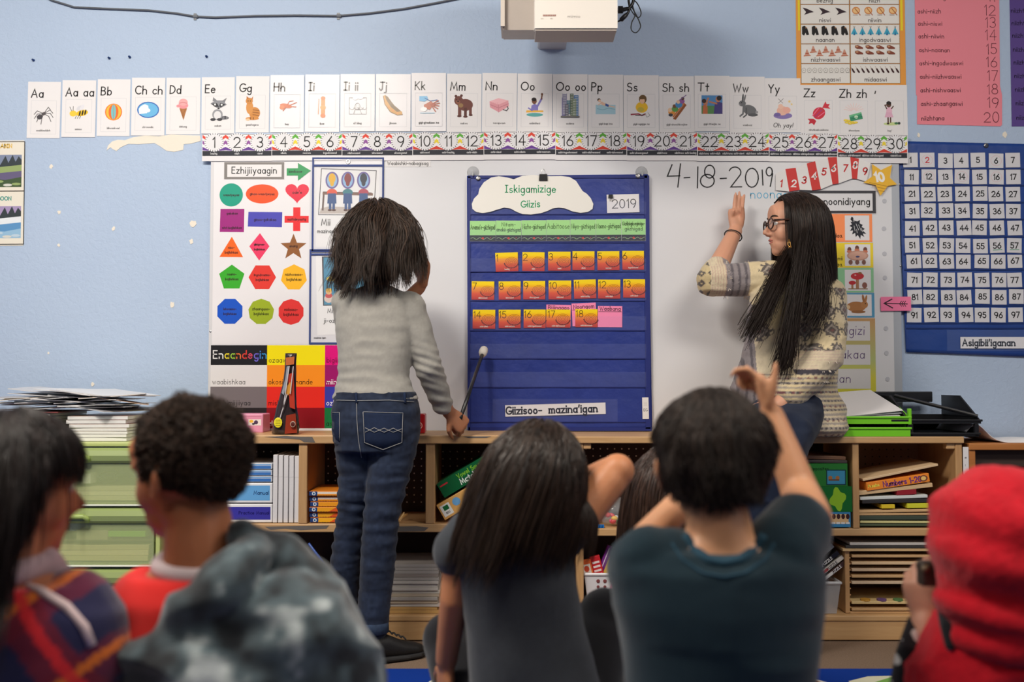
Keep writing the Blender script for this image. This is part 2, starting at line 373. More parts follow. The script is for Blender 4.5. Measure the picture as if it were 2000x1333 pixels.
def arcpx(cx, cy, rx, ry, a0, a1, n=16): return [(cx+rx*cos(R(a0+(a1-a0)*i/n)), cy-ry*sin(R(a0+(a1-a0)*i/n))) for i in range(n+1)]
for L_ in [[(375,740),(345,815),(425,812)],[(430,735),(413,885)],[(455,825),(490,823)],[(543,755),(540,890)],
    arcpx(620,785,33,42,60,410), arcpx(605,845,45,42,70,420)[0:], [(690,830),(728,828)],
    arcpx(785,790,38,35,160,-40)+[(758,885),(828,884)], arcpx(895,825,42,62,80,445), [(962,775),(967,872)], arcpx(1008,785,20,28,20,380)+[(1030,800),(1015,880)]]:
    wl(Zb(L_), .0045, ink)
wo = Flat(1, .0162, .00001); q = P(1466, 388, -.0145)
wo.text('noongom', q.x, q.z, .032, .0028, (90,175,215), jit=.6)
MB_ = wr.obj('marker_writing', t); MB_['label'] = 'black handwritten date 4-18-2019'
o = wo.obj('marker_writing', t); o['label'] = 'small pale blue handwritten word'
rebase(t)

# ------------------------------------------------------------------ alphabet cards
def spider(f):
    f.ell(-14,-26,11,9,(70,66,72),20); f.ell(0,-14,8,6,(110,100,100),20)
    for i, a in enumerate((-60,-30,0,28,150,178,205,235)):
        x, y = 0, -14; x1 = 24*cos(R(a+20)); y1 = 24*sin(R(a+20)); f.line([(x,y),(x1,y1-8),(x1*1.45,y1*1.3-22)], 2.4, (80,76,80))
def bee(f):
    f.ell(12,-16,22,11,(238,196,40),12); 
    for x in (4,14,24): f.ell(x,-18+x*.2,3,10.5,(40,34,30),-12)
    f.ell(-20,-18,13,11,(240,205,70)); f.ell(2,2,12,7,(215,215,222),40); f.ell(12,4,12,6,(225,225,232),60)
    f.line([(-26,-8),(-32,6)],1.6,(60,50,40)); f.line([(-20,-7),(-20,8)],1.6,(60,50,40))
    for x in (-8,0,8): f.line([(x,-26),(x-4,-36)],1.6,(60,50,40))
def ball(f):
    f.ell(0,-16,31,31,(235,120,40)); f.ell(0,-16,27,29,(240,190,70)); f.ell(0,-16,18,28,(236,110,50)); f.ell(0,-16,9,27,(120,195,200)); f.line([(0,12),(0,-43)],1.2,(200,90,40))
def wind(f):
    f.ell(0,-12,40,30,(60,110,190)); f.ell(0,-12,36,26,(110,185,230)); f.poly([(-32,-28),(-20,-26),(-4,-24),(2,-12),(0,4),(-14,8),(-26,2),(-34,-8)],(240,244,250)); f.ell(-12,0,9,8,(250,250,252)); f.ell(0,-14,8,7,(250,250,252))
def icecream(f):
    f.poly([(-14,-8),(14,-8),(1,-52)],(176,118,70)); f.line([(-8,-12),(4,-44)],1.2,(130,80,45)); f.line([(8,-12),(-3,-36)],1.2,(130,80,45))
    f.ell(0,2,18,12,(236,150,156)); f.ell(0,14,16,13,(243,170,172)); f.ell(-18,0,7,5,(236,150,156)); f.line([(-16,10),(-2,14),(14,10)],1.6,(190,90,100))
def raccoon(f):
    f.ell(20,-46,20,7,(120,122,128)); f.line([(14,-46),(14,-40)],4,(50,50,56)); f.line([(26,-48),(26,-41)],4,(50,50,56))
    f.ell(-2,-34,19,20,(150,152,158)); f.ell(-2,-36,13,15,(225,225,228)); f.poly([(-28,6),(-10,18),(16,18),(32,2),(2,-14)],(140,142,148)); f.poly([(-20,14),(-18,30),(-4,18)],(130,132,138)); f.poly([(14,16),(32,28),(24,10)],(130,132,138))
    f.poly([(-24,6),(-4,8),(4,-6),(-12,-6)],(55,55,60)); f.poly([(8,8),(28,4),(10,-8),(4,-4)],(55,55,60)); f.ell(-11,3,3.5,3.5,(240,240,240)); f.ell(13,2,3.5,3.5,(240,240,240)); f.ell(2,-11,4,3,(30,30,34)); f.ell(-18,-52,10,5,(60,60,66)); f.ell(6,-52,10,5,(60,60,66))
def cat(f):
    f.ell(8,-32,20,22,(208,140,72)); f.ell(-10,-12,13,24,(214,148,80)); f.ell(-12,12,13,12,(208,140,72)); f.poly([(-22,16),(-22,30),(-12,22)],(190,120,60)); f.poly([(-4,22),(2,30),(0,14)],(190,120,60))
    for y in (-20,-29,-38): f.line([(2,y),(24,y-3)],2,(120,72,40))
    f.ell(0,-52,24,6,(208,140,72)); f.line([(4,-54),(4,-49)],3,(120,72,40)); f.line([(-6,-54),(-6,-49)],3,(120,72,40)); f.ell(-16,12,1.8,2,(40,60,40)); f.ell(-8,12,1.8,2,(40,60,40)); f.ell(-16,-56,8,4,(235,200,160))
def crawl(f):
    f.ell(-4,-8,22,8,(205,110,70),-10); f.ell(-18,-14,9,8,(215,130,90)); f.line([(10,-6),(34,4)],3,(190,95,60)); f.line([(6,-10),(32,-12)],3,(190,95,60)); f.line([(-4,-14),(-14,-26)],3,(190,95,60)); f.line([(0,-6),(8,8),(22,10)],2.5,(190,95,60))
def trunks(f):
    f.rect(-4,-46,10,18,(236,140,70)); f.ell(3,18,8,7,(228,120,60)); f.ell(3,-46,9,8,(228,120,60)); f.ell(3,-16,10,9,(240,155,85)); f.line([(-14,-40),(-12,14)],2.5,(220,150,110))
def sketch(f):
    g = (120,116,118); f.line([(-30,18),(32,18),(32,-42),(-30,-42)],1.2,g,closed=True)
    for x in (-20,-4,12,24): f.line(arcpx(x,-18,9,7,0,180),1.2,g)
    f.line([(x_,-y_) for x_,y_ in arcpx(0,14,9,12,0,360)],1.4,g); f.line([(-14,-42),(-9,-26),(9,-26),(15,-42)],1.4,g); f.ell(-3,-12,1,1,g); f.ell(3,-12,1,1,g); f.line([(-3,-19),(3,-19)],1,g)
    f.ell(-8,16,9,6,(235,235,238)); f.ell(10,18,10,6,(235,235,238))
def canoe(f):
    f.poly([(-36,24),(-28,28),(-14,6),(10,-22),(32,-34),(34,-44),(16,-46),(-10,-34),(-30,-6)],(198,142,52)); f.poly([(-30,26),(-24,8),(-2,-18),(22,-34),(33,-33),(16,-26),(-6,0),(-18,20)],(238,182,78)); f.poly([(-30,26),(-22,24),(4,-10),(30,-32),(14,-34),(-8,-16),(-24,8)],(110,84,40)); f.line([(-36,24),(-30,-6),(-10,-34),(16,-46),(34,-44)],2.4,(120,84,40))
    for x,y in ((-16,-16),(0,-30),(16,-38)): f.ell(x,y,2.5,2,(230,130,50))
def hands(f):
    f.poly([(-34,22),(-6,22),(-2,10),(-14,2),(-34,4)],(110,180,225)); f.line([(-14,14),(6,4),(30,8),(34,2)],3,(60,100,160)); f.poly([(-18,-10),(8,4),(18,-6),(4,-28),(-16,-24)],(190,112,88))
    for a,b in ((34,6),(38,-4),(36,-14),(32,-24),(24,-34)): f.line([(8,-10),(a,b)],4,(176,96,78))
    f.ell(-18,-26,12,8,(245,245,246)); f.line([(-30,-40),(20,-40)],2,(140,190,215))
def bear(f):
    c = (112,68,62); d = (92,54,50); f.ell(4,-8,28,22,c); f.ell(-20,8,16,17,c); f.ell(-30,24,5,5,d); f.ell(-10,26,5,5,d); f.rect(-22,-48,-10,-12,c); f.rect(0,-50,10,-18,d); f.rect(18,-44,28,-14,c); f.ell(-17,-49,8,4,d); f.ell(5,-51,8,4,d); f.ell(24,-45,7,4,d); f.ell(-22,2,8,7,(140,90,70)); f.ell(-22,5,3,2.4,(30,24,24)); f.ell(-28,12,1.6,1.6,(20,16,16)); f.ell(-16,13,1.6,1.6,(20,16,16)); f.ell(-12,-10,9,8,(150,118,80))
def lunchbox(f):
    f.poly([(-36,4),(-4,16),(32,8),(34,-14),(-2,-36),(-34,-18)],(226,160,170)); f.poly([(-36,4),(-4,16),(32,8),(-4,-8)],(240,186,194)); f.line([(-34,-8),(-3,-20),(33,-4)],2,(196,120,134)); f.line([(-4,-8),(-3,-36)],1.4,(196,120,134))
    for x in range(-28,0,7): f.line([(x,0),(x+3,-22)],.9,(214,140,154))
    f.line([(14,-26),(26,-30),(32,-22),(28,-14)],3.4,(84,80,88))
def headup(f):
    f.ell(0,-44,30,7,(96,170,170)); f.poly([(-32,-36),(32,-34),(30,-28),(-30,-28)],(240,180,70)); f.poly([(-14,-28),(-12,-10),(0,-4),(12,-10),(12,-28)],(130,124,196)); f.line([(10,-12),(24,14)],7,(130,124,196)); f.line([(24,14),(26,28)],5,(112,72,56)); f.ell(26,31,4,5,(112,72,56)); f.ell(-2,6,9,11,(122,80,62)); f.ell(-3,12,9,7,(40,32,34)); f.line([(-10,-28),(-22,-20)],5,(130,124,196))
def city(f):
    for x0,x1,y0,y1,c in ((-30,-14,-48,20,(122,118,176)),(-28,-12,-44,34,(150,148,180)),(-12,0,-40,10,(86,132,150)),(0,12,-46,34,(92,110,84)),(14,30,-48,28,(80,124,176)),(8,22,-48,14,(120,140,110)),(-18,-6,-50,-4,(104,104,120))):
        f.rect(x0,y0,x1,y1,c)
        for y in range(int(y0)+4,int(y1),6): f.rect(x0+2,y,x1-2,y+1.6,(222,224,226))
    f.rect(-34,-54,34,-48,(120,120,118))
def swim(f):
    f.rect(-36,-40,36,-6,(168,206,222)); f.line([(-30,-20),(-10,-24),(10,-18),(34,-22)],1.2,(90,150,180)); f.poly([(-20,8),(-6,2),(16,-8),(14,-14),(-14,-6)],(234,196,170)); f.ell(-24,12,6,6,(60,46,40)); f.ell(-22,9,5,5,(234,196,170)); f.line([(-12,4),(-26,-6)],3.5,(234,196,170)); f.line([(14,-10),(32,-14)],3.5,(234,196,170)); f.poly([(0,0),(12,-6),(10,-14),(-2,-8)],(60,90,160))
def sew(f):
    f.ell(2,-14,22,20,(238,190,40)); f.ell(6,16,14,16,(104,76,40)); f.ell(4,10,9,11,(236,190,156)); f.poly([(-8,24),(18,26),(16,16),(-6,15)],(104,76,40)); f.ell(-2,-22,12,9,(200,180,70)); f.line([(-36,-40),(-10,-38),(2,-44),(14,-38)],5,(150,50,70)); f.line([(-20,-44),(10,-42)],3,(60,60,66)); f.line([(14,-36),(20,-50),(32,-44),(24,-34)],1.8,(150,150,150))
def sled(f):
    f.poly([(-14,-54),(-4,-58),(36,-4),(30,2)],(150,84,40)); f.poly([(-12,-50),(30,2),(26,6),(-16,-46)],(204,120,60)); f.ell(-18,-28,13,13,(230,150,60)); f.ell(-24,-22,8,8,(240,205,170)); f.ell(-6,-18,12,11,(96,160,80)); f.ell(-8,-8,7,7,(120,80,50)); f.ell(8,-2,13,12,(70,140,200)); f.ell(6,8,7,7,(238,200,170)); f.ell(20,10,9,9,(150,90,160)); f.ell(22,20,6,6,(90,60,40)); f.line([(10,14),(34,32)],3,(120,90,150)); f.ell(-22,-40,8,6,(60,60,70))
def talk(f):
    f.rect(-38,-38,38,30,(80,140,196)); f.rect(-38,-38,38,-8,(86,140,84)); f.poly([(6,-38),(10,0),(22,8),(38,2),(38,-38)],(72,62,130)); f.ell(22,16,9,11,(190,126,96)); f.ell(26,20,9,9,(40,30,30)); f.line([(16,0),(-8,6)],6,(190,126,96)); f.poly([(-34,-38),(-32,-6),(-22,-2),(-16,-14),(-16,-38)],(196,110,70)); f.ell(-26,6,8,9,(196,130,100)); f.ell(-29,9,8,8,(50,36,34)); f.line([(-20,-8),(-16,14)],5,(196,130,100)); f.ell(-14,18,4,4,(196,130,100))
def rabbit(f):
    c=(112,114,118); d=(90,92,96); f.ell(8,-20,26,18,c,-20); f.ell(-18,4,13,11,c); f.ell(-16,24,3.4,16,d,-6); f.ell(-9,23,3,14,c,-14); f.ell(20,-38,18,6,d); f.line([(-14,-8),(-16,-34),(-26,-42)],6,c); f.line([(-4,-14),(-4,-38),(-14,-46)],5,d); f.ell(34,-28,5,5,(160,160,164)); f.ell(-21,7,2,2,(20,20,22)); f.ell(-28,0,3,3,(150,150,154))
def baby(f):
    f.ell(0,-38,34,12,(140,124,186)); f.ell(-2,-20,20,17,(240,190,170)); f.ell(14,-18,14,12,(240,180,164)); f.ell(-8,-4,9,9,(244,200,180)); f.line([(-16,8),(2,24)],1.4,(100,90,90)); f.line([(0,8),(-16,24)],1.4,(100,90,90)); f.ngon(24,14,6,5,(240,210,130),r2=3); f.ngon(32,4,5,5,(240,210,130),r2=2.4); f.ell(-20,-34,12,7,(120,104,170))
def candy(f):
    f.poly([(14,6),(26,30),(30,20),(42,20),(36,10),(44,2)],(214,54,72)); f.poly([(-18,-34),(-40,-34),(-32,-42),(-36,-54),(-24,-50),(-16,-58),(-8,-42)],(200,44,62)); f.ell(2,-14,24,21,(214,54,72),40)
    for k in (-10,0,10): f.line([(-12+k,-26-k*.2),(12+k,-2-k*.8)],3,(240,110,150) if k else (170,60,130))
def money(f):
    for a in range(20,170,18): f.line([(0+8*cos(R(a)),-6+8*sin(R(a))),(36*cos(R(a)),-6+30*sin(R(a)))],1.6,(244,206,200))
    for x,y in ((-26,-46),(-14,-50),(-2,-48),(-20,-40),(6,-46),(-8,-44),(-30,-38)): f.ell(x,y,8,4,(228,196,50)); f.ell(x,y+1,6,2.6,(246,222,90))
    f.poly([(-18,-20),(26,-8),(32,-32),(-12,-42)],(60,150,110)); f.poly([(-18,-20),(26,-8),(28,-14),(-16,-27)],(110,190,140)); f.ell(8,-26,7,6,(200,230,200)); f.line([(-14,-34),(30,-24)],1.4,(30,100,70))
def girlpic(f):
    f.ell(6,-50,28,6,(200,216,150)); f.rect(-8,-46,-3,-22,(96,64,54)); f.rect(1,-46,6,-22,(96,64,54)); f.poly([(-12,-8),(8,-8),(14,-26),(-18,-26)],(226,176,200)); f.poly([(-10,10),(8,10),(10,-8),(-12,-8)],(232,186,206)); f.ell(-2,20,9,10,(96,64,54)); f.ell(-2,26,9,7,(36,28,28)); f.line([(-10,6),(-16,18),(-8,20)],4,(96,64,54)); f.line([(8,6),(14,14)],4,(96,64,54)); f.ell(24,-48,7,4,(60,120,80)); f.ell(34,-48,5,5,(50,70,60)); f.ell(-6,-49,5,3,(60,40,40))
EX = [52,119.5,188.5,255.5,323.5,392.5,459.5,527,595,664,733,803,872,941,1010,1079,1148,1217.5,1287,1356,1425,1494,1563.5,1633,1702,1772]
TOP = [160,157,155,152,152,151,149,147,146,145,145,143,144,143,144,145,146,147,149,148,150,153,166,166,166]
BOT = [270,268,266,265,263,261,259,259,258,257,257,257,258,258,258,258,258,258,258,257,259,259,262,264,265]
CARDS = [('Aa','asabikeshiinh',spider,'grey spider'),('Aa aa','aamoo',bee,'yellow and black bee'),('Bb','bikwaakwad',ball,'orange beach ball'),('Ch ch','chi-noodin',wind,'white cloud in a blue oval'),
 ('Dd','dekaag',icecream,'pink ice cream cone'),('Ee','esiban',raccoon,'grey raccoon'),('Gg','gaazhagens',cat,'orange striped cat'),('Hh','hay',crawl,'small red-brown figure'),('Ii','ikwe',trunks,'orange upright figure'),
 ('Ii ii',"a'i iidog",sketch,'line-drawn person thinking'),('Jj','jiimaan',canoe,'birchbark canoe'),('Kk','gigii-gitaakizen ina',hands,'hands under running water'),('Mm','makwa',bear,'brown bear'),('Nn','nawapwaan',lunchbox,'pink lunch box'),
 ('Oo','ombinikeni',headup,'child raising an arm'),('Oo oo','oodena',city,'tall city buildings'),('Pp','gigii-bapi ina',swim,'swimmer in blue water'),('Ss','gigii-agigige na',sew,'child in a yellow top'),('Sh sh','gigii-shooshkwajiwe',sled,'children on a sled'),
 ('Tt','gigii-titaajim na',talk,'two people talking outdoors'),('Ww','waabooz',rabbit,'grey rabbit'),('Yy','Oh yay!',baby,'baby on a purple blanket'),('Zz','ziinzibaakwadoons',candy,'wrapped red candy'),('Zh zh','zhooniyaa',money,'green banknote and gold coins'),("'","hay'",girlpic,'girl in a pink dress')]
for i, (tx, cap, fn, desc) in enumerate(CARDS):
    gl = 7 <= i <= 11
    nm = 'apostrophe' if tx == "'" else tx
    o, w_, h_ = wcard('letter_card', f'white letter card {nm} with a picture of a {desc}', 'letter card', EX[i]+.6, TOP[i], EX[i+1]-.6, BOT[i], -.0012-.0008*(i%2), LAMI if gl else PAPER, 'alphabet cards in a row along the wall', [.6,.4,.3,.2,0,-.2,.3,0,.2,0,.2,-.2,.3][i%13])
    if gl: 
        me = sheet('letter_card', w_, h_, LAMI, .0004, .0022, 10, 12, i); me.materials.append(LAMI); o.data = me
    off = .0027 if gl else .0004
    f = Flat(.001, off); c = (205,206,212); W = w_*500-14
    f.line([(-W,-88),(W,-88),(W,34),(-W,34)], 1.0, c, closed=True); f.obj('picture_border', o, gl)
    f = Flat(.001, off+.00005); f.text(tx, -W-1, 46 if tx != "'" else 40, 29, 4.0, (32,28,30), fit=W*2+10, slant=.04, space=9)
    f.obj('lettering', o, gl)
    f = Flat(.001, off+.00005); fn(f); f.obj('picture', o, gl)
    f = Flat(.001, off+.00005)
    if cap == 'Oh yay!': f.text(cap, 0, -80, 15, 2.2, align='c', slant=.2, jit=1)
    else: f.text(cap, 0, -78, 6.5, 1.2, (40,38,40), align='c', fit=W*2-8)
    f.obj('caption', o, gl)

def WORDN(n):
    o = 'zero one two three four five six seven eight nine ten eleven twelve thirteen fourteen fifteen sixteen seventeen eighteen nineteen'.split()
    if n < 20: return o[n]
    return 'twenty thirty forty fifty sixty seventy eighty ninety'.split()[n//10-2]+('-'+o[n%10] if n%10 else '')
# ------------------------------------------------------------------ number strip, ten sheets of three numbers
NW = ['bezhig','niizh','niswi','niiwin','naanan','ingodwaaswi','niizhwaaswi','ishwaaswi','zhaangaswi','midaaswi','ashi-bezhig','ashi-niizh','ashi-niswi','ashi-niiwin','ashi-naanan','ashi-ingodwaaswi','ashi-niizhwaaswi','ashi-ishwaaswi','ashi-zhaangaswi','niizhtana','niizhtana ashi-bezhig','niizhtana ashi-niizh','niizhtana ashi-niswi','niizhtana ashi-niiwin','niizhtana ashi-naanan','niizhtana ashi-ingodwaaswi','niizhtana ashi-niizhwaaswi','niizhtana ashi-ishwaaswi','niizhtana ashi-zhaangaswi','nisimidana']
SX = [395,531,668,806,945,1085,1224,1362,1502,1636,1772]; SY = [262,261,260,259,257,258,258,259,261,264]; SB=[303,302,302,301,300,301,302,303,304,307]
for i in range(10):
    y0, y1 = SY[i], SB[i]; Y = -.0195-.0006*(i%2); s_ = S(Y)
    nums = f'{WORDN(i*3+1)}, {WORDN(i*3+2)} and {WORDN(i*3+3)}'
    o, w_, h_ = wcard('number_strip', f'white number strip sheet showing {nums} in round frames', 'number strip', SX[i]-.5, y0, SX[i+1]+.5, y1+12, Y, mat('laminated_flat', (228,226,230), .25, .5, bump=.1, bscale=20), 'number strip sheets under the alphabet cards', .25 if i > 7 else (-.2 if i < 5 else 0))
    hh = (y1+12-y0)/2; ww = (SX[i+1]-SX[i])/2; f = Flat(1/s_, .0005); bot = -hh+20; cw = 2*ww/3
    ca = [(222,74,58),(146,84,160),(104,62,150)] if i%2 == 0 else [(96,176,66),(236,214,60),(214,66,52)]
    f.rect(-ww, bot, ww, hh-1, (238,236,238))
    for row, (c, yy) in enumerate(((ca[0], hh-5),(ca[1], hh-17),(ca[2], bot+3))):
        f.up()
        for k in range(4):
            x = -ww+k*cw; p = 7
            for sgn in (-1, 1):
                if (k == 0 and sgn < 0) or (k == 3 and sgn > 0): continue
                q = [(x, yy+5),(x+sgn*cw*.36, yy-8),(x+sgn*cw*.36, yy-14),(x, yy-2)]
                q = [(a_, max(bot, min(hh-1, b_))) for a_, b_ in q]
                f._p(q, c)
    f.line([(-ww,hh-.7),(ww,hh-.7)], .8, (40,38,44)); f.rect(-ww, bot-10, ww, bot, (44,46,56))
    f.obj('printed_pattern', o)
    for k in range(3):
        cx = -ww+(k+.5)*cw; cy = (hh+bot)/2+.3
        f = Flat(1/s_, .0012); f.ell(cx, cy, 19, 18, (60,58,62), n=28); 
        f.up()
        for a in range(0, 360, 15): f.line([(cx+17.6*cos(R(a)), cy+16.8*sin(R(a))),(cx+17.7*cos(R(a)), cy+16.9*sin(R(a)))], 3.2, (238,236,240), up=False)
        f.ell(cx, cy, 16.2, 15.6, (228,228,232), n=28); f.obj('round_frame', o)
        f = Flat(1/s_, .0020); f.text(str(i*3+k+1), cx, cy-10, 20, 2.0, align='c'); f.text(NW[i*3+k], cx, bot-7, 3.6, .7, (222,222,226), align='c', fit=cw-4)
        f.obj('number', o)
# ------------------------------------------------------------------ posters and charts on the board and wall
YP = -.0165
def poster(name, label, cat_, x0, y0, x1, y1, Y=YP, m=None, group=None, rot=0, t=.0004):
    """wall card plus a px-unit printer: F() gives a Flat in pixels around the sheet's centre, X/Yv turn image pixels into it"""
    o, w_, h_ = wcard(name, label, cat_, x0, y0, x1, y1, Y, m, group, rot, t)
    cx, cy = (x0+x1)/2, (y0+y1)/2; s_ = S(Y)
    F = lambda lift=0: Flat(1/s_, t+.0001+lift)
    return o, F, (lambda x: x-cx), (lambda y: cy-y)
def part(f, name, o, gloss=True, label=None, m=None):
    q = f.obj(name, o, gloss, m)
    if label: q['label'] = label
    return q
GR = (60,40,44)
# shapes poster
o, F, X, V = poster('shapes_poster', 'glossy white poster of fifteen coloured shapes at the left end of the board', 'poster', 414, 317, 606, 673, YP, LAMI)
def shp(name, pts, col, words=(), ink=GR, h=4.4, lab=None, cx=None, cy=None):
    f = F(); f.poly([(X(x), V(y)) for x, y in pts], col)
    xs = [p[0] for p in pts]; ys = [p[1] for p in pts]; cx = cx or (min(xs)+max(xs))/2; cy = cy or (min(ys)+max(ys))/2
    for i, w_ in enumerate(words):
        f.text(w_, X(cx), V(cy+(i-(len(words)-1)/2)*9.5+h/2), h, .95, ink, 'c', fit=(max(xs)-min(xs))*.86, jit=.8)
    part(f, name, o, True, lab or f'{name} in its own colour on the poster')
def reg(cx, cy, r, n, rot=-90, rx=1): return [(cx+r*rx*cos(R(rot+360*i/n)), cy+r*sin(R(rot+360*i/n))) for i in range(n)]
shp('circle', reg(449.8,380.4,23,32), (24,158,132), ['waawiyeyaa'], lab='teal circle')
shp('oval', reg(510.5,378.4,19,36,-90,1.69), (240,84,36), ['ginoo-waawiyeyaa'], lab='orange-red oval')
hp = [(16*sin(t)**3, 13*cos(t)-5*cos(2*t)-2*cos(3*t)-cos(4*t)) for t in (2*pi*i/36 for i in range(36))]
shp('heart', [(579.4+a*1.46, 375-b*1.35) for a, b in hp], (228,50,76), ["ode'e"], h=6, lab='red heart', cy=375)
shp('square', [(429,408),(476,408),(475.5,454),(428,453.5)], (160,42,128), ['gakakaa','','','niwi-bajiishkaa'], lab='purple square')
shp('rectangle', [(484,414),(550.5,414.5),(550,444.5),(483,443)], (76,74,182), ['ginoo-gakakaa'], lab='violet-blue rectangle', h=5)
shp('cross', [(572,405),(586,405),(586,422),(602.5,422),(602.5,435.5),(586,435.5),(586,452),(572,452),(572,435.5),(555,435.5),(555,422),(572,422)], (232,46,52), ['aazhideyaatig'], lab='red cross')
shp('triangle', [(452,463),(474.5,503.5),(428,503)], (240,104,36), ['niso-','bajiishkaa'], lab='orange triangle', cy=489)
shp('diamond', [(507,456),(526,482),(506,510),(486.5,482)], (234,62,104), ['giinigwaa-','bajiishkaa'], lab='pink diamond', h=3.6)
shp('star', [(573+(27 if i%2==0 else 11.5)*cos(R(-90+36*i)), 484+(27 if i%2==0 else 11.5)*sin(R(-90+36*i))) for i in range(10)], (146,94,54), ['anang'], lab='brown star')
shp('pentagon', reg(452.7,544,26,5), (62,172,50), ['naano-','bajiishkaa'], lab='green pentagon')
shp('hexagon', reg(512.5,543,27,6,0), (226,62,54), ['ingodwaaso-','bajiishkaa'], lab='red hexagon')
shp('heptagon', reg(574.5,543.5,26,7), (246,184,44), ['niizhwaaso-','bajiishkaa'], ink=(30,26,24), lab='yellow heptagon', h=5)
shp('octagon', reg(449.8,609.8,26.5,8,22.5), (34,88,200), ['ishwaaso-','bajiishkaa'], lab='blue octagon')
shp('nonagon', reg(511,610.6,25.5,9), (158,178,44), ['zhaangaso-','bajiishkaa'], ink=(30,26,24), lab='olive green nonagon', h=5)
shp('decagon', reg(569.5,611,25.5,10), (226,58,56), ['midaaso-','bajiishkaa'], ink=(30,26,24), lab='red decagon', h=5)
# heading strip and arrow
def shape_card(name, label, cat_, pts, col, Y, gloss=False, thick=.0006, group=None, m=None):
    q = [P(x, y, Y) for x, y in pts]; c = Vector((sum(p.x for p in q)/len(q), Y, sum(p.z for p in q)/len(q)))
    o = MB().prism([(p.x-c.x, p.z-c.z) for p in q], -thick, 0).obj(name, m or colmat(col, .25 if gloss else .55), None); o.location = c
    tag(o, label, cat_, group)
    cx = 1000+(c.x)*S(Y); s_ = S(Y); cpx = sum(x for x, y in pts)/len(pts); cpy = sum(y for x, y in pts)/len(pts)
    return o, (lambda lift=0: Flat(1/s_, thick+.0001+lift)), (lambda x: x-cpx), (lambda y: cpy-y)
o, F, X, V = poster('heading_strip', 'grey-bordered heading strip above the coloured shapes', 'sign', 437, 316, 556, 351, -.0175, LAMI, rot=0)
f = F(); f.rect(-59,-17,59,17,(128,124,122)); f.rect(-53,-12.5,54,12,(230,228,230)); part(f, 'border', o)
f = F(.0002); f.text('Ezhijiiyaagin', 0, -5.5, 12.5, 1.7, align='c', fit=102); part(f, 'lettering', o)
o, F, X, V = shape_card('paper_arrow', 'green paper arrow pointing right beside the heading strip', 'arrow', [(560,329),(582,329),(582,318.5),(607,333.5),(582,353),(582,343),(560,343)], (30,150,84), -.0176, True)
f = F(); f.text('bimikawe', -2, -2, 5, .9, (20,50,34), 'c', fit=30); part(f, 'lettering', o)
# colours poster
o, F, X, V = poster('colours_poster', 'glossy poster of colour names in a bright grid above the shelf', 'poster', 411, 674, 748, 842, YP-.0006, LAMI)
rows = [675, 713.5, 756, 797, 837]
cells = [('black header cell',411,521,0,(36,36,40),None,None),('white cell',411,521,1,(228,226,228),'waabishkaa',(120,118,120)),('grey cell',411,521,2,(122,114,118),'bibigwaatemagad',(40,38,40)),('black cell',411,521,3,(40,36,38),'makadewaa',(200,198,200)),
 ('yellow cell',521,634,0,(250,232,20),'ozaawaa',(60,50,30)),('orange cell',521,634,1,(252,148,36),'okosimaanande',(70,40,20)),('red cell',521,634,2,(232,48,38),'miskwaa',(80,20,20)),('dark red cell',521,634,3,(140,20,32),'al',(240,240,240)),
 ('magenta cell',634,748,0,(226,22,128),'bigiins',(60,20,40)),('plum cell',634,748,1,(160,24,108),'miinaande',(245,240,245)),('blue cell',634,748,2,(58,64,170),'ozhaawashkwaa',(245,240,245)),('green cell',634,748,3,(24,118,64),'ashkibagong',(20,50,30))]
for lab, x0, x1, r, c, word, ic in cells:
    f = F(); f.rect(X(x0), V(rows[r+1]), X(x1), V(rows[r]), c)
    if word: f.text(word if word != 'bibigwaatemagad' else 'waabimiijiiyaa', X(x0+4), V(rows[r+1]-5), 9.5, 1.1, ic, fit=100)
    else:
        x = x0+5
        for ch, cc in zip('Enaandegin', [(235,235,235),(235,235,235),(240,220,60),(160,200,70),(240,120,60),(230,70,60),(220,80,110),(120,110,220),(70,140,220),(60,150,210)]):
            f.text(ch, X(x), V(rows[1]-13), 15, 2.1, cc, gap=3); x += (G[ch][0]*.88+4.4)
    part(f, 'colour_cell', o, True, lab)
# blue framed pockets
BLUEF = mat('blue_binding', (38,62,128), .6, bump=.3, bscale=300)
CLEAR = mat('clear_plastic', (235,238,245), .12, .5, alpha=.05, bump=.3, bscale=18)
def sleeve(label, x0, y0, x1, y1, band, draw, px):
    o, F, X, V = poster('display_sleeve', label, 'sleeve', x0, y0, x1, y1, YP-.0008, mat('sleeve_back', (226,226,232), .35), 'blue-bound clear sleeves on the board')
    s_ = S(YP); W = (x1-x0)/2/s_; H = (y1-y0)/2/s_; b_ = 3.3/s_
    m = MB(); m.box(-W,-.004,-H,-W+b_,0,H); m.box(W-b_,-.004,-H,W,0,H); m.box(-W+b_,-.004,H-b_,W-b_,0,H); m.box(-W+b_,-.004,-H,W-b_,0,-H+b_); z = V(band)/s_; m.box(-W+b_,-.004,z-b_*.6,W-b_,0,z+b_*.6)
    m.obj('binding', BLUEF, o)
    g = MB(); c = Vector((0,-.0016,(H+z)/2)); n_ = 16
    g.v += [c+Vector((rr*cos(2*pi*i/n_), yy, rr*sin(2*pi*i/n_))) for rr, yy in ((.009,0),(.008,-.002),(.0045,-.002),(.004,0)) for i in range(n_)]
    g.f += [(a*n_+i, a*n_+(i+1)%n_, (a+1)*n_+(i+1)%n_, (a+1)*n_+i) for a in range(3) for i in range(n_)]
    g.obj('grommet', mat('steel', (150,150,150), .3, metal=1), o)
    f = F(.0003); draw(f, X, V); part(f, 'picture_page', o, False)
    MB().box(-W+b_, -.0036, -H+b_, W-b_, -.0033, z-b_*.6).obj('clear_front', CLEAR, o)
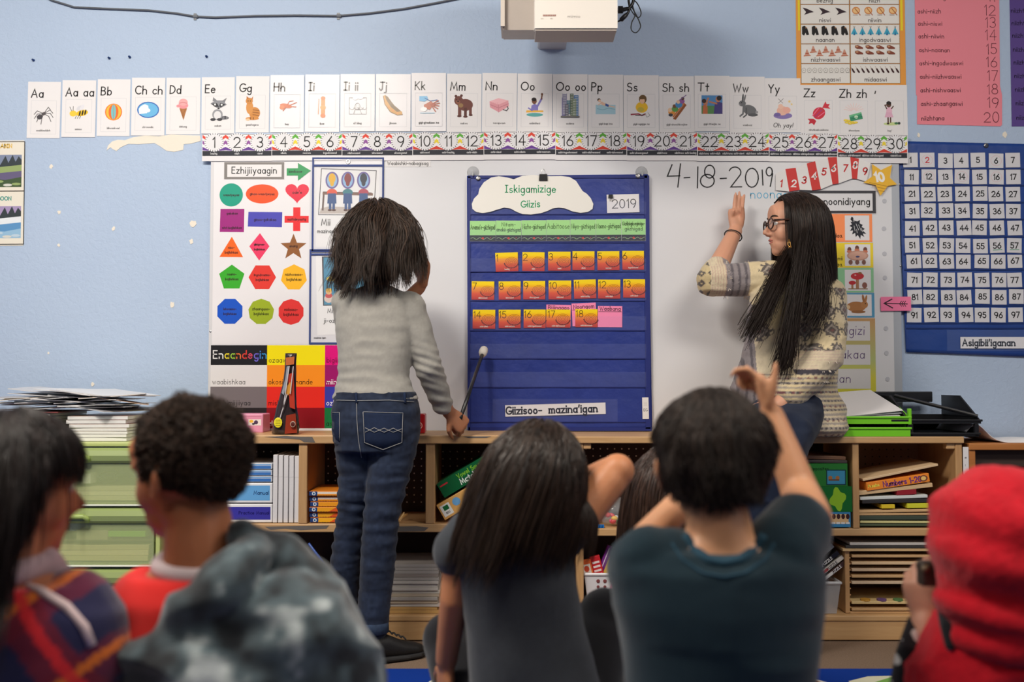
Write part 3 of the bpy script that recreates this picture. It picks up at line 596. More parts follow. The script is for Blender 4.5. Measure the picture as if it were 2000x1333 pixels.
def kidsdesk(f, X, V):
    f.rect(X(617), V(484), X(741), V(327), (236,236,238)); f.line([(X(a),V(b)) for a,b in [(627,329),(735,333),(730,421),(622,420)]], 1.4, (50,46,50), closed=True)
    f.poly([(X(626),V(408)),(X(640),V(404)),(X(728),V(406)),(X(726),V(418)),(X(624),V(418))], (196,186,180)); f.line([(X(630),V(410)),(X(632),V(376)),(X(724),V(378))], 3.6, (106,86,80)); f.line([(X(632),V(378)),(X(726),V(380))], 5, (130,98,84))
    for cx, hair, coat in ((648,(232,180,40),(226,90,60)),(679,(140,60,60),(60,130,140)),(710,(50,54,66),(180,70,90))):
        f.ell(X(cx),V(352),13,17,(112,96,160)); f.ell(X(cx),V(352),10,14,(150,190,230)); f.ell(X(cx),V(376),10,7,coat); f.poly([(X(cx-8),V(378)),(X(cx+8),V(378)),(X(cx+9),V(398)),(X(cx-9),V(398))], (52,86,140)); f.ell(X(cx),V(348),7,10,hair); f.ell(X(cx),V(357),4,7,hair)
        f.rect(X(cx-6),V(411),X(cx-1),V(398),(52,86,140)); f.rect(X(cx+1),V(411),X(cx+6),V(398),(52,86,140)); f.ell(X(cx-4),V(411),4,2,(90,60,50)); f.ell(X(cx+4),V(411),4,2,(90,60,50))
    f.text('Mii', X(628), V(441), 12, 1.4, fit=26); f.text("mazinaabikiwebinigan", X(620), V(456), 7, .9, fit=110)
sleeve('blue-bound clear sleeve with a picture of children at computers', 609, 307, 750, 494, 323, kidsdesk, 0)
def bluepic(f, X, V):
    f.poly([(X(616),V(497)),(X(740),V(499)),(X(742),V(650)),(X(620),V(656))], (238,238,240)); f.poly([(X(628),V(501)),(X(720),V(500)),(X(720),V(596)),(X(631),V(598))], (46,42,50)); f.poly([(X(631),V(503)),(X(718),V(502)),(X(718),V(594)),(X(633),V(596))], (58,140,176))
    for cx, cy in ((642,574),(672,560),(700,578)): f.ell(X(cx),V(cy+10),9,8,(220,200,190)); f.ell(X(cx),V(cy+4),7,5,(196,60,60)); f.ell(X(cx),V(cy-4),6,6,(228,180,120)); f.ell(X(cx),V(cy-7),6,4,(226,180,60))
    f.ell(X(646),V(545),9,5,(220,200,80)); f.text('Mii', X(640), V(612), 8.5, 1.1); f.text("ji-ozhibii'igeyang", X(633), V(631), 8.5, 1.1, fit=100); f.text('mazinaa igan', X(614), V(662), 3, .6, fit=30)
sleeve('lower blue-bound clear sleeve with a bright blue picture', 604, 487, 748, 673, 497, bluepic, 0)
o, F, X, V = poster('word_strip', 'small white word strip at the top of the board beside the sleeve', 'label', 754, 311, 841, 326, YP-.0003)
f = F(); f.text('Waabishki-nabagisag', -41, -4, 6.6, 1.0, fit=80); part(f, 'lettering', o, False)

# ------------------------------------------------------------------ calendar pocket chart
FAB = mat('blue_nylon', (36,56,140), .45, .5, bump=1.0, bscale=34, var=.22, vscale=7)
Zc = lambda x, y: (890+x/2.3805, 300+y/2.3805)
def fabric(name, corners, Y, m, parent=None, amp=.0018, nx=60, ny=84, thick=.0015, seed=3):
    (tl, tr, bl, br) = corners; vs = []; fs = []
    for side in (0, 1):
        for j in range(ny+1):
            for i in range(nx+1):
                u, v = i/nx, j/ny
                x = (tl[0]*(1-u)+tr[0]*u)*(1-v)+(bl[0]*(1-u)+br[0]*u)*v; y = (tl[1]*(1-u)+tr[1]*u)*(1-v)+(bl[1]*(1-u)+br[1]*u)*v
                p = P(x, y, Y); n_ = noise.noise(Vector((u*5+v*2, v*9, seed)))+.5*noise.noise(Vector((u*14-v*10, v*16, seed+5)))
                vs.append((p.x, Y-amp*(n_+.9)-(thick if side == 0 else 0), p.z))
    K = (nx+1)*(ny+1)
    for j in range(ny):
        for i in range(nx):
            a = j*(nx+1)+i; fs.append((a, a+nx+1, a+nx+2, a+1)); fs.append((K+a, K+a+1, K+a+nx+2, K+a+nx+1))
    for i in range(nx):
        a = i; fs.append((a, a+1, K+a+1, K+a)); a = ny*(nx+1)+i; fs.append((a, K+a, K+a+1, a+1))
    for j in range(ny):
        a = j*(nx+1); fs.append((a, K+a, K+a+nx+1, a+nx+1)); a += nx; fs.append((a, a+nx+1, K+a+nx+1, K+a))
    me = bpy.data.meshes.new(name); me.from_pydata(vs, [], fs); me.update()
    return link(name, me, parent, m, True)
t = thing('calendar_chart', 'tall blue fabric calendar pocket chart hanging on the board', 'pocket chart')
YC = -.026
fabric('fabric_panel', ((912,344),(1265.5,341),(914,843),(1273.6,838)), YC, FAB, t)
FAB2 = mat('blue_nylon_dark', (28,42,118), .5, .4, bump=.25, bscale=900)
def pxbox(mb, x0, y0, x1, y1, Y, th):
    a = P(x0, y1, Y); b = P(x1, y0, Y); mb.box(a.x, Y-th, a.z, b.x, Y, b.z); return mb
# hems, and each row's clear pocket with its stitched seam
mb = MB()
for q in ((913,345,919,841),(1261,343,1268,838),(914,343,1264,348),(915,835,1273,842)): pxbox(mb, *q, YC-.0052, .0012)
mb.obj('hem', FAB2, t)
for y0, y1 in ((394,418),(448,473),(505,530),(561,587),(618,645),(672,700),(727,756),(780,824)):
    cl = MB(); pxbox(cl, 918 if y0 < 770 else 962, y0, 1262 if y0 < 770 else 1206, y1, YC-.0078, .0004).obj('clear_pocket', mat('pocket_plastic', (176,188,236), .18, .5, alpha=.035, bump=.5, bscale=22), t)
    sm = MB(); pxbox(sm, 918, y1, 1264, y1+1.6, YC-.0052, .0016).obj('seam', FAB2, t)
for x, y in ((934,348.5),(1246,344)):
    q = P(x, y, YC-.006); mb = MB(); mb.ell(q, (.009,.002,.009), 18, 6); o_ = mb.obj('grommet', mat('steel', (150,150,150), .3, metal=1), t, True)
    q = P(x, y, YC-.0081); MB().ell(q, (.0045,.0006,.0045), 14, 4).obj('grommet_hole', colmat((200,200,205),.5), t)
rebase(t)
YCC = YC-.0066
o, F, X, V = shape_card('cloud_card', 'white cloud-shaped card with green handwriting on the calendar chart', 'card',
    [Zc(x,y) for x,y in [(75,235),(85,210),(105,190),(110,165),(130,135),(165,112),(200,106),(240,112),(270,120),(310,104),(360,100),(400,103),(440,106),(490,105),(530,110),(560,128),(575,152),(590,175),(610,188),(628,208),(640,235),(636,258),(615,272),(580,276),(545,270),(510,256),(480,252),(450,256),(425,268),(395,278),(350,284),(310,282),(280,270),(255,256),(225,252),(190,262),(160,272),(125,277),(95,272),(78,258)]], (236,234,228), YCC-.0016, thick=.0008)
f = F(); C0 = [Zc(x,y) for x,y in [(345,178),(345,245)]]
f.text('Iskigamizige', X(C0[0][0])+1, V(C0[0][1])-1, 14, 1.9, (22,150,96), 'c', fit=108, jit=.8); f.text('Giizis', X(C0[1][0])+1, V(C0[1][1])-2, 13, 1.9, (22,150,96), 'c', fit=47, jit=.8); part(f, 'lettering', o, False)
x0, y0 = Zc(703,190); x1, y1 = Zc(853,275)
o, F, X, V = poster('year_card', 'white card with the year, clipped to the top of the calendar chart', 'card', x0, y0, x1, y1, YCC-.0006, rot=-1.5)
f = F(); f.text('2019', 2, -9, 17, 1.5, align='c', fit=46); part(f, 'lettering', o, False)
DK = mat('black_metal', (24,24,28), .35)
def binder_clip(x, y, wpx, label, Y, down=False):
    t = thing('binder_clip', label, 'clip', group='black binder clips on the calendar chart'); s_ = S(Y); q = P(x, y, Y); w_ = wpx/s_/2; h_ = wpx*.72/s_
    MB().prism([(q.x-w_, q.z-h_/2),(q.x+w_, q.z-h_/2),(q.x+w_*.9, q.z+h_/2),(q.x-w_*.9, q.z+h_/2)], Y-.006, Y).obj('clip_body', DK, t)
    sg = -1 if down else 1; zz = q.z+sg*h_/2; k = w_*.7
    pts = [Vector((q.x-k*.5, Y-.003, zz-sg*.002)), Vector((q.x-k*.6, Y-.003, zz+sg*k)), Vector((q.x-k*.2, Y-.003, zz+sg*k*1.7)), Vector((q.x+k*.2, Y-.003, zz+sg*k*1.7)), Vector((q.x+k*.6, Y-.003, zz+sg*k)), Vector((q.x+k*.5, Y-.003, zz-sg*.002))]
    MB().tube(pts, .0009, 6).obj('wire_handle', mat('steel', (150,150,150), .3, metal=1), t); rebase(t)
binder_clip(1061, 347, 17, 'black binder clip over the cloud-shaped card', YC-.009)
binder_clip(1192.5, 384, 9, 'small black binder clip on the year card', YC-.0085, True)
for x, lab in ((924,'clear suction hook at the left top corner of the calendar chart'),(1253,'clear suction hook at the right top corner of the calendar chart')):
    t = thing('suction_hook', lab, 'hook', group='clear suction hooks'); q = P(x, 337, -.016); m_ = mat('clear_cup', (225,228,232), .08, .6, alpha=.35)
    MB().tube([q, q+Vector((0,-.003,0)), q+Vector((0,-.008,0)), q+Vector((0,-.012,0))], [.022,.019,.007,.006], 24).obj('suction_cup', m_, t, True)
    MB().tube([q+Vector((0,-.012,0)), q+Vector((0,-.016,-.006)), q+Vector((0,-.018,-.014)), q+Vector((0,-.023,-.016)), q+Vector((0,-.026,-.010))], .0026, 8).obj('hook', mat('clear_hook', (205,208,212), .1, .6, alpha=.7), t, True); rebase(t)
# weekday cards
WD = [("Anama'e-giizhigad",),("Nitam-","anokii-giizhigad"),("Niizho-giizhigad",),("Aabitoose",),("Niiyo-giizhigad",),("Naano-giizhigad",),("Giziibiigiisaginige-","giizhigad")]
wx = [66,187,306,422,533,652,771,884]
for i, ws in enumerate(WD):
    x0, y0 = Zc(wx[i], 314-i*1.6); x1, y1 = Zc(wx[i+1]-1, 408-i*.4)
    o, F, X, V = poster('weekday_card', f"green weekday card lettered {''.join(ws)} on the calendar chart", 'card', x0, y0, x1, y1, YCC-.0002*(i%2), None, 'weekday cards', [0,.3,-.3,0,.3,-.4,0][i])
    f = F(); w_ = (x1-x0)/2; h_ = (y1-y0)/2; f.rect(-w_, -h_+11.5, w_, h_, (166,222,146)); f.rect(-w_, -h_, w_, -h_+11.5, (52,56,54)); part(f, 'printed_bands', o, False)
    f = F(.0003); f.line([(-w_+2+k*(w_*2-4)/16, -h_+5+2*sin(k*1.3)) for k in range(17)], .8, (170,190,150)); f.ell(0,-h_+5.5,2.6,2.2,(200,70,50),n=8); f.ell(-w_*.6,-h_+4.5,1.3,1.2,(120,160,90),n=6); f.ell(w_*.6,-h_+6.5,1.3,1.2,(170,80,80),n=6); part(f, 'floral_border', o, False)
    f = F(.0003); n_ = len(ws)
    for k, s_ in enumerate(ws): f.text(s_, 0, (3.5 if n_ == 1 else 9-k*10), 10 if i == 3 else 9 if n_ == 1 else 7, .8, (24,40,26), 'c', fit=w_*2-3, jit=.6)
    part(f, 'lettering', o, False)
# date cards
DM = bpy.data.materials.new('sunset_print'); DM.use_nodes = True; nt = DM.node_tree; tc = nt.nodes.new('ShaderNodeTexCoord'); sp = nt.nodes.new('ShaderNodeSeparateXYZ'); mr = nt.nodes.new('ShaderNodeMapRange'); cr = nt.nodes.new('ShaderNodeValToRGB')
nt.links.new(tc.outputs['Object'], sp.inputs[0]); nt.links.new(sp.outputs['Z'], mr.inputs[0]); mr.inputs[1].default_value = -.036; mr.inputs[2].default_value = .036; nt.links.new(mr.outputs[0], cr.inputs[0]); nt.links.new(cr.outputs[0], nt.nodes['Principled BSDF'].inputs['Base Color'])
e = cr.color_ramp.elements; e[0].color = lin((176,34,26)); e[1].color = lin((250,220,24)); e2 = e.new(.35); e2.color = lin((228,84,30)); e3 = e.new(.62); e3.color = lin((244,156,26)); e.new(.82).color = lin((252,216,20)); nt.nodes['Principled BSDF'].inputs['Roughness'].default_value = .35
date = [(185,461,105,88),(310,459,103,88),(430,457,104,88),(543,455,102,88),(659,455,102,88),(775,453,100,88),(74,595,105,86),(200,595,102,85),(314,593,102,86),(432,591,105,88),(550,587,102,88),(662,587,103,88),(779,585,101,86),(79,727,105,88),(200,727,102,86),(316,726,102,86),(421,726,112,84),(556,724,103,84)]
for i, (x, y, w_, h_) in enumerate(date):
    x0, y0 = Zc(x, y); x1, y1 = Zc(x+w_, y+h_)
    o, F, X, V = poster('date_card', f'sunset-coloured date card numbered {WORDN(i+1)} in the calendar chart', 'card', x0, y0, x1, y1, YCC-(.0005 if i > 15 else 0), DM, 'date cards in the calendar chart', [-2,.4,0,.3,-.4,0,.5,-.3,.2,0,-1.4,.3,.5,.4,0,.2,.6,.5][i])
    f = F(); f.text(str(i+1), -20, 2, 13, 1.2, (60,24,20)); part(f, 'numeral', o, False)
    f = F(); 
    for rr in (3,6,9,12): f.line([(9+rr*1.05*cos(a), -1+rr*.85*sin(a)) for a in (2*pi*k/14 for k in range(15))], .6, (150,70,20))
    for k in range(13): a = R(190+k*13); f.ell(9+14*cos(a), -1+11*sin(a), 1.2, 1.2, (60,24,20), n=6)
    f.text(NW[i], 0, -15.5, 2.6, .6, (240,220,210), 'c', fit=30); part(f, 'beadwork_print', o, False)
for wd, x, y, w_, h_, rot, lab in (('Bijiinaago',421,704,114,100,1,'pink note lettered Bijiinaago behind the seventeenth date card'),('Noongom',541,696,112,106,-2.5,'pink note lettered Noongom behind the eighteenth date card'),('Waabang',661,710,113,98,.5,'pink note lettered Waabang, with no date card over it')):
    x0, y0 = Zc(x, y); x1, y1 = Zc(x+w_, y+h_)
    o, F, X, V = poster('pink_note', lab, 'note', x0, y0, x1, y1, YCC+.0012, mat('pink_paper', (250,140,184), .6), 'pink notes in the calendar chart', rot)
    f = F(); f.line([(-22,9.5),(22,9.5)], .9, (60,30,40)); f.text(wd, 0, 12, 7.5, 1.1, (60,24,40), 'c', fit=43, jit=.7); part(f, 'lettering', o, False)
x0, y0 = Zc(230,1165); x1, y1 = Zc(697,1218)
o, F, X, V = poster('title_strip', 'long white title strip in the bottom pocket of the calendar chart', 'label', x0, y0, x1, y1, YCC, rot=-1.6)
f = F(); f.text("Giizisoo-", -96, -6.5, 14, 2.9, fit=78, serif=True); f.text("mazina'igan", -12, -6.5, 14, 2.9, fit=106, serif=True); part(f, 'lettering', o, False)
x0, y0 = Zc(868,1135); x1, y1 = Zc(897,1235)
o, F, X, V = poster('fabric_tag', 'small white care tag near the bottom right of the calendar chart', 'tag', x0, y0, x1, y1, YCC, rot=-1)
f = F(); f.text('EG', 0, -6, 5, .8, (110,110,114), 'c'); f.line([(-3,10),(3,10)], .6, (150,150,154)); f.line([(-3,6),(3,6)], .6, (150,150,154)); part(f, 'lettering', o, False)

# ------------------------------------------------------------------ number fan, star, right-hand cards
Zf = lambda x, y: (1200+x*.3, 100+y*.3)
t = thing('number_fan', 'curved red and white striped paper fan numbered one to nine', 'fan')
edges = [((1050,800),(1050,905)),((1113,768),(1138,915)),((1180,760),(1207,903)),((1252,732),(1287,907)),((1307,717),(1345,900)),((1388,692),(1420,868)),((1448,690),(1460,862)),((1535,690),(1547,830)),((1592,700),(1580,832)),((1668,730),(1640,850))]
nump = [(1083,862),(1165,862),(1233,840),(1298,812),(1362,785),(1425,762),(1500,762),(1565,742),(1628,782)]
for i in range(9):
    (a0, b0), (a1, b1) = edges[i], edges[i+1]; red = i%2 == 1; Y = -.0226-.0002*(i%2)
    o, F, X, V = shape_card('stripe', None, None, [Zf(*a0), Zf(*a1), Zf(*b1), Zf(*b0)], (206,40,36) if red else (232,230,230), Y, thick=.0004)
    o.parent = t; o['label'] = ('red' if red else 'white')+' stripe of the fan'
    f = F(); x, y = Zf(*nump[i]); f.text(str(i+1), X(x), V(y)-6.5, 13, 2.6, (240,236,236) if red else (196,40,44), 'c', slant=.15); f.obj('numeral', o)
rebase(t)
for c in children_of(t):
    pass
c0 = (1733,822); pts = []
for k, (x, y) in enumerate([(1677,735),(1735,775),(1808,740),(1793,825),(1840,868),(1780,878),(1732,942),(1700,872),(1622,856),(1680,815)]): pts.append(Zf(x,y))
o, F, X, V = shape_card('paper_star', 'yellow paper star numbered ten at the end of the striped fan', 'star', pts, (238,184,40), -.0232, thick=.0006)
f = F(); f.text('10', X(1719), V(354), 16, 4.6, (244,242,238), 'c', slant=-.2, fit=26); part(f, 'numeral', o, False)
f = F(); 
for i in range(3): f.line([(X(1698+i*5),V(357+i*7)),(X(1735-i*4),V(365+i*5))], .9, (160,110,30))
part(f, 'small_print', o, False)
o, F, X, V = poster('heading_strip', 'black-framed heading strip under the fan, partly hidden by the teacher', 'sign', 1560, 372, 1711, 418, YP-.0008)
f = F(); f.rect(-75,-22.5,75.5,22.5,(66,66,72)); f.rect(-68,-17,69,17,(226,226,230)); part(f, 'border', o, False)
f = F(.0003); f.text('Ganoonidiyang', 63, -5, 13, 1.9, align='r', fit=118); part(f, 'lettering', o, False)
def piccard(label, y0, y1, col, draw, word, x1=1703):
    o, F, X, V = poster('picture_card', label, 'picture card', 1592, y0, x1, y1, YP-.0003, colmat(col, .5), 'picture cards in a column beside the teacher')
    f = F(); f.rect(X(1650), V(y1-3), X(x1-5), V(y0+3), (228,226,230)); part(f, 'picture_panel', o, False)
    f = F(.0002); draw(f, X((1650+x1-5)/2), V((y0+y1)/2)); part(f, 'picture', o, False)
    f = F(); 
    for k, w_ in enumerate(word): f.text(w_, X(1645), V(y0+34+k*12), 7, 1.1, align='r', fit=46)
    part(f, 'lettering', o, False)
def wolf(f, x, y):
    c = (40,42,52); f.poly([(x+a,y+b) for a, b in ((-11,22),(-8,21),(-5,14),(1,13),(6,16),(5,9),(11,6),(9,2),(15,-2),(11,-5),(18,-12),(11,-11),(14,-18),(7,-14),(6,-22),(1,-14),(-3,-18),(-4,-10),(-10,-13),(-8,-5),(-14,-6),(-10,1),(-15,4),(-10,7),(-13,12),(-9,12),(-13,17))], c)
    for a, b in (((-2,8),(3,-4)),((3,6),(8,-6)),((-6,4),(-4,-6)),((-7,17),(-6,12)),((8,0),(11,-8)),((-1,-3),(0,-10))): f.line([(x+a[0],y+a[1]),(x+b[0],y+b[1])], .9, (216,216,220))
def table(f, x, y):
    for dx in (-16,-1,15): f.ell(x+dx, y+14-(abs(dx)>5)*3, 4, 5, (110,70,60)); f.ell(x+dx, y+10-(abs(dx)>5)*3, 5, 3, (200,120,90))
    f.ell(x,y-1,21,10,(196,150,132)); f.ell(x,y-1,18,8,(214,168,150)); 
    for dx in (-14,-1,12): f.ell(x+dx,y-14,4,5,(130,90,80))
    f.ell(x,y-3,4,2,(80,80,120))
def mush(f, x, y):
    f.rect(x-4,y-16,x+2,y+6,(170,120,90)); f.ell(x-1,y+8,13,7,(196,50,60)); f.rect(x-13,y-16,x-9,y-6,(170,120,90)); f.ell(x-11,y-5,7,4,(190,46,56)); f.ell(x+13,y-10,5,6,(140,90,80)); f.line([(x-18,y-17),(x+18,y-17)], 2, (150,120,90)); f.ell(x+4,y+14,4,2,(150,100,60)); f.ell(x-5,y+10,2,1.4,(230,180,180))
def bunny(f, x, y):
    f.ell(x-4,y-3,19,10,(176,120,72)); f.ell(x+12,y+1,7,7,(184,128,78)); f.ell(x+10,y+13,2.4,8,(160,104,62),10); f.ell(x+15,y+12,2.2,8,(176,120,72),-12); f.ell(x-20,y-4,4,4,(220,190,150)); f.ell(x,y-13,14,3,(150,100,60)); f.ell(x+14,y+3,1.2,1.2,(30,20,20))
piccard('orange picture card with a howling wolf, topmost of the column', 418, 473, (255,146,86), wolf, ["",'daa.'], 1703)
piccard('yellow picture card with people around a table', 474.5, 523, (238,212,30), table, ['mii','ndaa.'], 1705)
piccard('green picture card with red mushrooms', 524, 571.5, (138,200,150), mush, [''], 1706)
piccard('blue-bordered picture card with a brown rabbit', 572.5, 620.5, (76,150,190), bunny, [''], 1707.5)
GM = bpy.data.materials.new('ombre_print'); GM.use_nodes = True; nt = GM.node_tree; tc = nt.nodes.new('ShaderNodeTexCoord'); sp = nt.nodes.new('ShaderNodeSeparateXYZ'); mr = nt.nodes.new('ShaderNodeMapRange'); cr = nt.nodes.new('ShaderNodeValToRGB')
nt.links.new(tc.outputs['Object'], sp.inputs[0]); nt.links.new(sp.outputs['Z'], mr.inputs[0]); mr.inputs[1].default_value = -.2; mr.inputs[2].default_value = .2; nt.links.new(mr.outputs[0], cr.inputs[0]); nt.links.new(cr.outputs[0], nt.nodes['Principled BSDF'].inputs['Base Color'])
e = cr.color_ramp.elements; e[0].color = lin((206,200,30)); e[1].color = lin((196,148,96)); e.new(.45).color = lin((212,204,60)); e.new(.62).color = lin((180,190,120))
o, F, X, V = poster('word_chart', 'tan-to-yellow bordered word chart below the rabbit card', 'chart', 1592, 622, 1709, 836, YP-.0003, GM)
for wd, y0, y1 in (('onagizi',628,666),('gakakaa',674,713),('mazinaakizigan dan'[-3:],721,760),('nini',768,808),('giizis',814,832)):
    f = F(); f.rect(X(1598), V(y1), X(1700), V(y0), (216,214,216)); f.text(wd, X(1688 if len(wd) > 4 else 1660), V(y1-12), 17 if wd != 'giizis' else 10, 1.4, (92,60,120), 'r', slant=.06, jit=.5); part(f, 'word_panel', o, False)
o, F, X, V = poster('arrow_card', 'bright pink card with a black feathered arrow between board and number chart', 'card', 1720.5, 580, 1779, 607.5, -.0225, mat('pink_card', (246,124,168), .55), rot=-.5)
f = F(); k = (44,30,40); f.line([(-22,1),(22,-.5)], 1.8, k); f.line([(-8,9),(-23,1),(-7,-8)], 2.2, k)
for x in (12,16,20): f.line([(x-1,5),(x-5,-.2),(x-1,-5)], 1.3, k)
part(f, 'arrow_drawing', o, False)

# ------------------------------------------------------------------ hundreds chart
YH = -.006
NAVY = mat('navy_nylon', (24,64,142), .45, .5, bump=.8, bscale=30, var=.15, vscale=7)
t = thing('number_chart', 'large blue fabric chart of pockets for number cards on the wall beside the board', 'pocket chart')
fabric('fabric_panel', ((1751,276),(2062,283),(1769,688),(2075,700)), YH, NAVY, t, .0012, 50, 60)
NV2 = mat('navy_nylon_dark', (20,52,120), .5, .4, bump=.2, bscale=900)
colx = lambda c, r: (1779+33.0*c)+(7+.1*c)*(r/9); rowy = [313.5,345.8,379,412,445.8,480.3,510.3,546.5,580.3,615.2]
for r in range(10):
    m_ = MB(); pxbox(m_, 1760+r, rowy[r]+15, 2066, rowy[r]+17.5, YH-.0045, .0012).obj('seam', NV2, t)
for x, y in ((1926,284.5),):
    q = P(x, y, YH-.005); MB().ell(q, (.009,.003,.009), 18, 6).obj('grommet', mat('steel', (150,150,150), .3, metal=1), t, True)
    q = P(x, y, YH-.0081); MB().ell(q, (.0045,.0006,.0045), 14, 4).obj('grommet_hole', colmat((60,70,90),.5), t)
m_ = MB(); pxbox(m_, 1850, 645, 2050, 686, YH-.0072, .0004).obj('clear_pocket', mat('pocket_plastic_plain', (176,196,236), .18, .5, alpha=.04, bump=.5, bscale=22), t)
m_ = MB(); pxbox(m_, 1770, 640, 2070, 642.5, YH-.0045, .0012).obj('seam', NV2, t)
rebase(t)
rn = random.Random(4)
CP = mat('number_card_stock', (214,214,220), .5)
for r in range(10):
    for c in range(7):
        n_ = r*10+c+1; cx = colx(c, r)+rn.uniform(-1.6,1.6); cy = rowy[r]+rn.uniform(-1,1)
        ex = {2: ', red numeral circled', 56: ', green line under the numeral', 57: ', green line under the numeral'}.get(n_, '')
        o, F, X, V = poster('number_card', f'small white card reading {WORDN(n_)} in the blue number chart{ex}', 'number card', cx-14, cy-14.2, cx+14, cy+14.2, YH-.0046-.0004*(c%2), CP, 'number cards in the blue chart', rn.uniform(-2.2,2.2))
        f = F(); f.text(str(n_), 0, -5.3, 10.6, 2.0, (200,44,60) if n_ == 2 else (34,34,38), 'c'); part(f, 'numeral', o, False)
        if n_ in (2,6,12,14,16):
            f = F(); f.line([(10.5*cos(2*pi*k_/18), 10*sin(2*pi*k_/18)) for k_ in range(19)], .4, (220,150,160)); part(f, 'drawn_ring', o, False)
        if n_ in (56,57):
            f = F(); f.line([(-8,-8.5),(9,-8)], 1.2, (60,150,110)); part(f, 'underline', o, False)
o, F, X, V = poster('title_strip', 'white title strip in the bottom pocket of the blue number chart', 'label', 1876, 658.5, 2044, 681, YH-.0066)
f = F(); f.text("Asigibii'iganan", -80, -6, 12.5, 2.5, fit=150, serif=True); part(f, 'lettering', o, False)

# ------------------------------------------------------------------ posters at the top right and left edge
Zt = lambda x, y: (1500+x*.25, y*.25)
o, F, X, V = poster('counting_poster', 'counting poster with small pictures in a yellow-to-orange border', 'poster', 1556, -52, 1766, 166, -.0012, mat('orange_border_paper', (228,150,40), .5))
for wd, cc, rr, kind in (('bezhig',0,0,None),('niizh',1,0,None),('niswi',0,1,'bird'),('niiwin',1,1,'drum'),('naanan',0,2,'bearb'),('ingodwaaswi',1,2,'tent'),('niizhwaaswi',0,3,'cone'),('ishwaaswi',1,3,'shoe'),('zhaangaswi',0,4,'ring'),('midaaswi',1,4,'feather')):
    x0 = 1562+cc*98; x1 = x0+97+cc; y0 = 8+(rr-1)*39.6; y1 = y0+39
    f = F(); f.rect(X(x0), V(y1), X(x1), V(y0), (48,42,42)); f.rect(X(x0)+.7, V(y1)+.6, X(x1)-.7, V(y0)-.6, (232,230,226)); part(f, 'counting_cell', o, False)
    f = F(.0003); f.text(wd, X((x0+x1)/2), V(y1-4), 8, 1.1, (60,50,54), 'c', fit=76, wx=1.1)
    n_ = {'bird':3,'drum':4,'bearb':5,'tent':6,'cone':7,'shoe':8,'ring':9,'feather':10}.get(kind, 0)
    for k in range(n_):
        if kind == 'shoe': px = X(x0+17+(k%4)*21); py = V(y0+(7 if k < 4 else 18))
        elif kind == 'cone': px = X(x0+12+k*12.3); py = V(y0+(17 if k%2 == 0 else 10))
        else: px = X(x0+97*(k+.5)/n_); py = V(y0+13)
        if kind == 'bird': f.poly([(px-12,py+7),(px-4,py+5),(px+11,py-2),(px+2,py-4),(px-9,py-8),(px-5,py-2)], (50,34,44))
        if kind == 'drum': f.ell(px,py+1,8,7.5,(214,140,80),n=14); f.ell(px,py+1,6,5.5,(240,200,140),n=14); f.line([(px-2,py+5),(px+8,py-8)],1.6,(170,90,50)); f.line([(px-6,py-8),(px+3,py-8)],.8,(120,80,60))
        if kind == 'bearb': f.poly([(px-7,py-7),(px-7,py+8),(px-2,py+10),(px+3,py+6),(px+5,py),(px+7,py-8),(px+2,py-9),(px,py-4),(px-3,py-10)], (24,22,24)); f.ell(px+1,py+6,1.6,1.4,(170,120,80),n=6)
        if kind == 'tent': f.poly([(px-6.5,py-7),(px+6.5,py-7),(px,py+7)], (60,166,200)); f.poly([(px-2,py-9),(px+2,py-9),(px,py-1)], (30,110,160)); f.line([(px,py+5),(px+1.5,py+9)],.7,(100,90,80)); f.line([(px,py+5),(px-1.5,py+9)],.7,(100,90,80))
        if kind == 'cone': f.poly([(px-6.5,py-7),(px+6.5,py-7),(px+5,py-4),(px+1,py+6),(px-1,py+6),(px-4,py-4)], (206,150,130)); f.rect(px-3.5,py-3,px+3.5,py-1,(170,70,40)); f.line([(px-6,py-7),(px+7,py-6)],1.4,(190,100,60))
        if kind == 'shoe': f.poly([(px-8,py+4),(px-2,py+5),(px+8,py),(px+8,py-3),(px-4,py-3),(px-8,py)], (132,66,50)); f.ell(px-4,py+2,3,1.6,(200,150,110),n=8)
        if kind == 'ring':
            f.line([(px+4*cos(2*pi*j/9), py+4.6*sin(2*pi*j/9)) for j in range(10)], .7, (160,156,152)); f.ell(px,py,1.4,1.4,(190,186,182),n=6); f.line([(px-3,py-5),(px+3,py-5)],.6,(170,166,162))
        if kind == 'feather': f.poly([(px-4,py+4),(px-1,py+4),(px+4,py-4),(px+2,py-6),(px-1,py-3)], (60,26,30)); f.line([(px-5,py+8),(px-2,py+3)],.7,(180,150,140))
    part(f, 'counting_print', o, False)
f = F(); f.rect(X(1557), V(60), X(1561), V(-52), (236,214,40)); f.rect(X(1760), V(60), X(1764.5), V(-52), (236,214,40)); part(f, 'yellow_border', o, False)
NW2 = ['ashi-bezhig','ashi-niizh','ashi-niswi','ashi-niiwin','ashi-naanan','ashi-ingodwaaswi','ashi-niizhwaaswi','ashi-nishwaaswi','ashi-zhaangaswi','niizhtana']
ys = [-5,23,48,73,101,127,154,181,208,237]
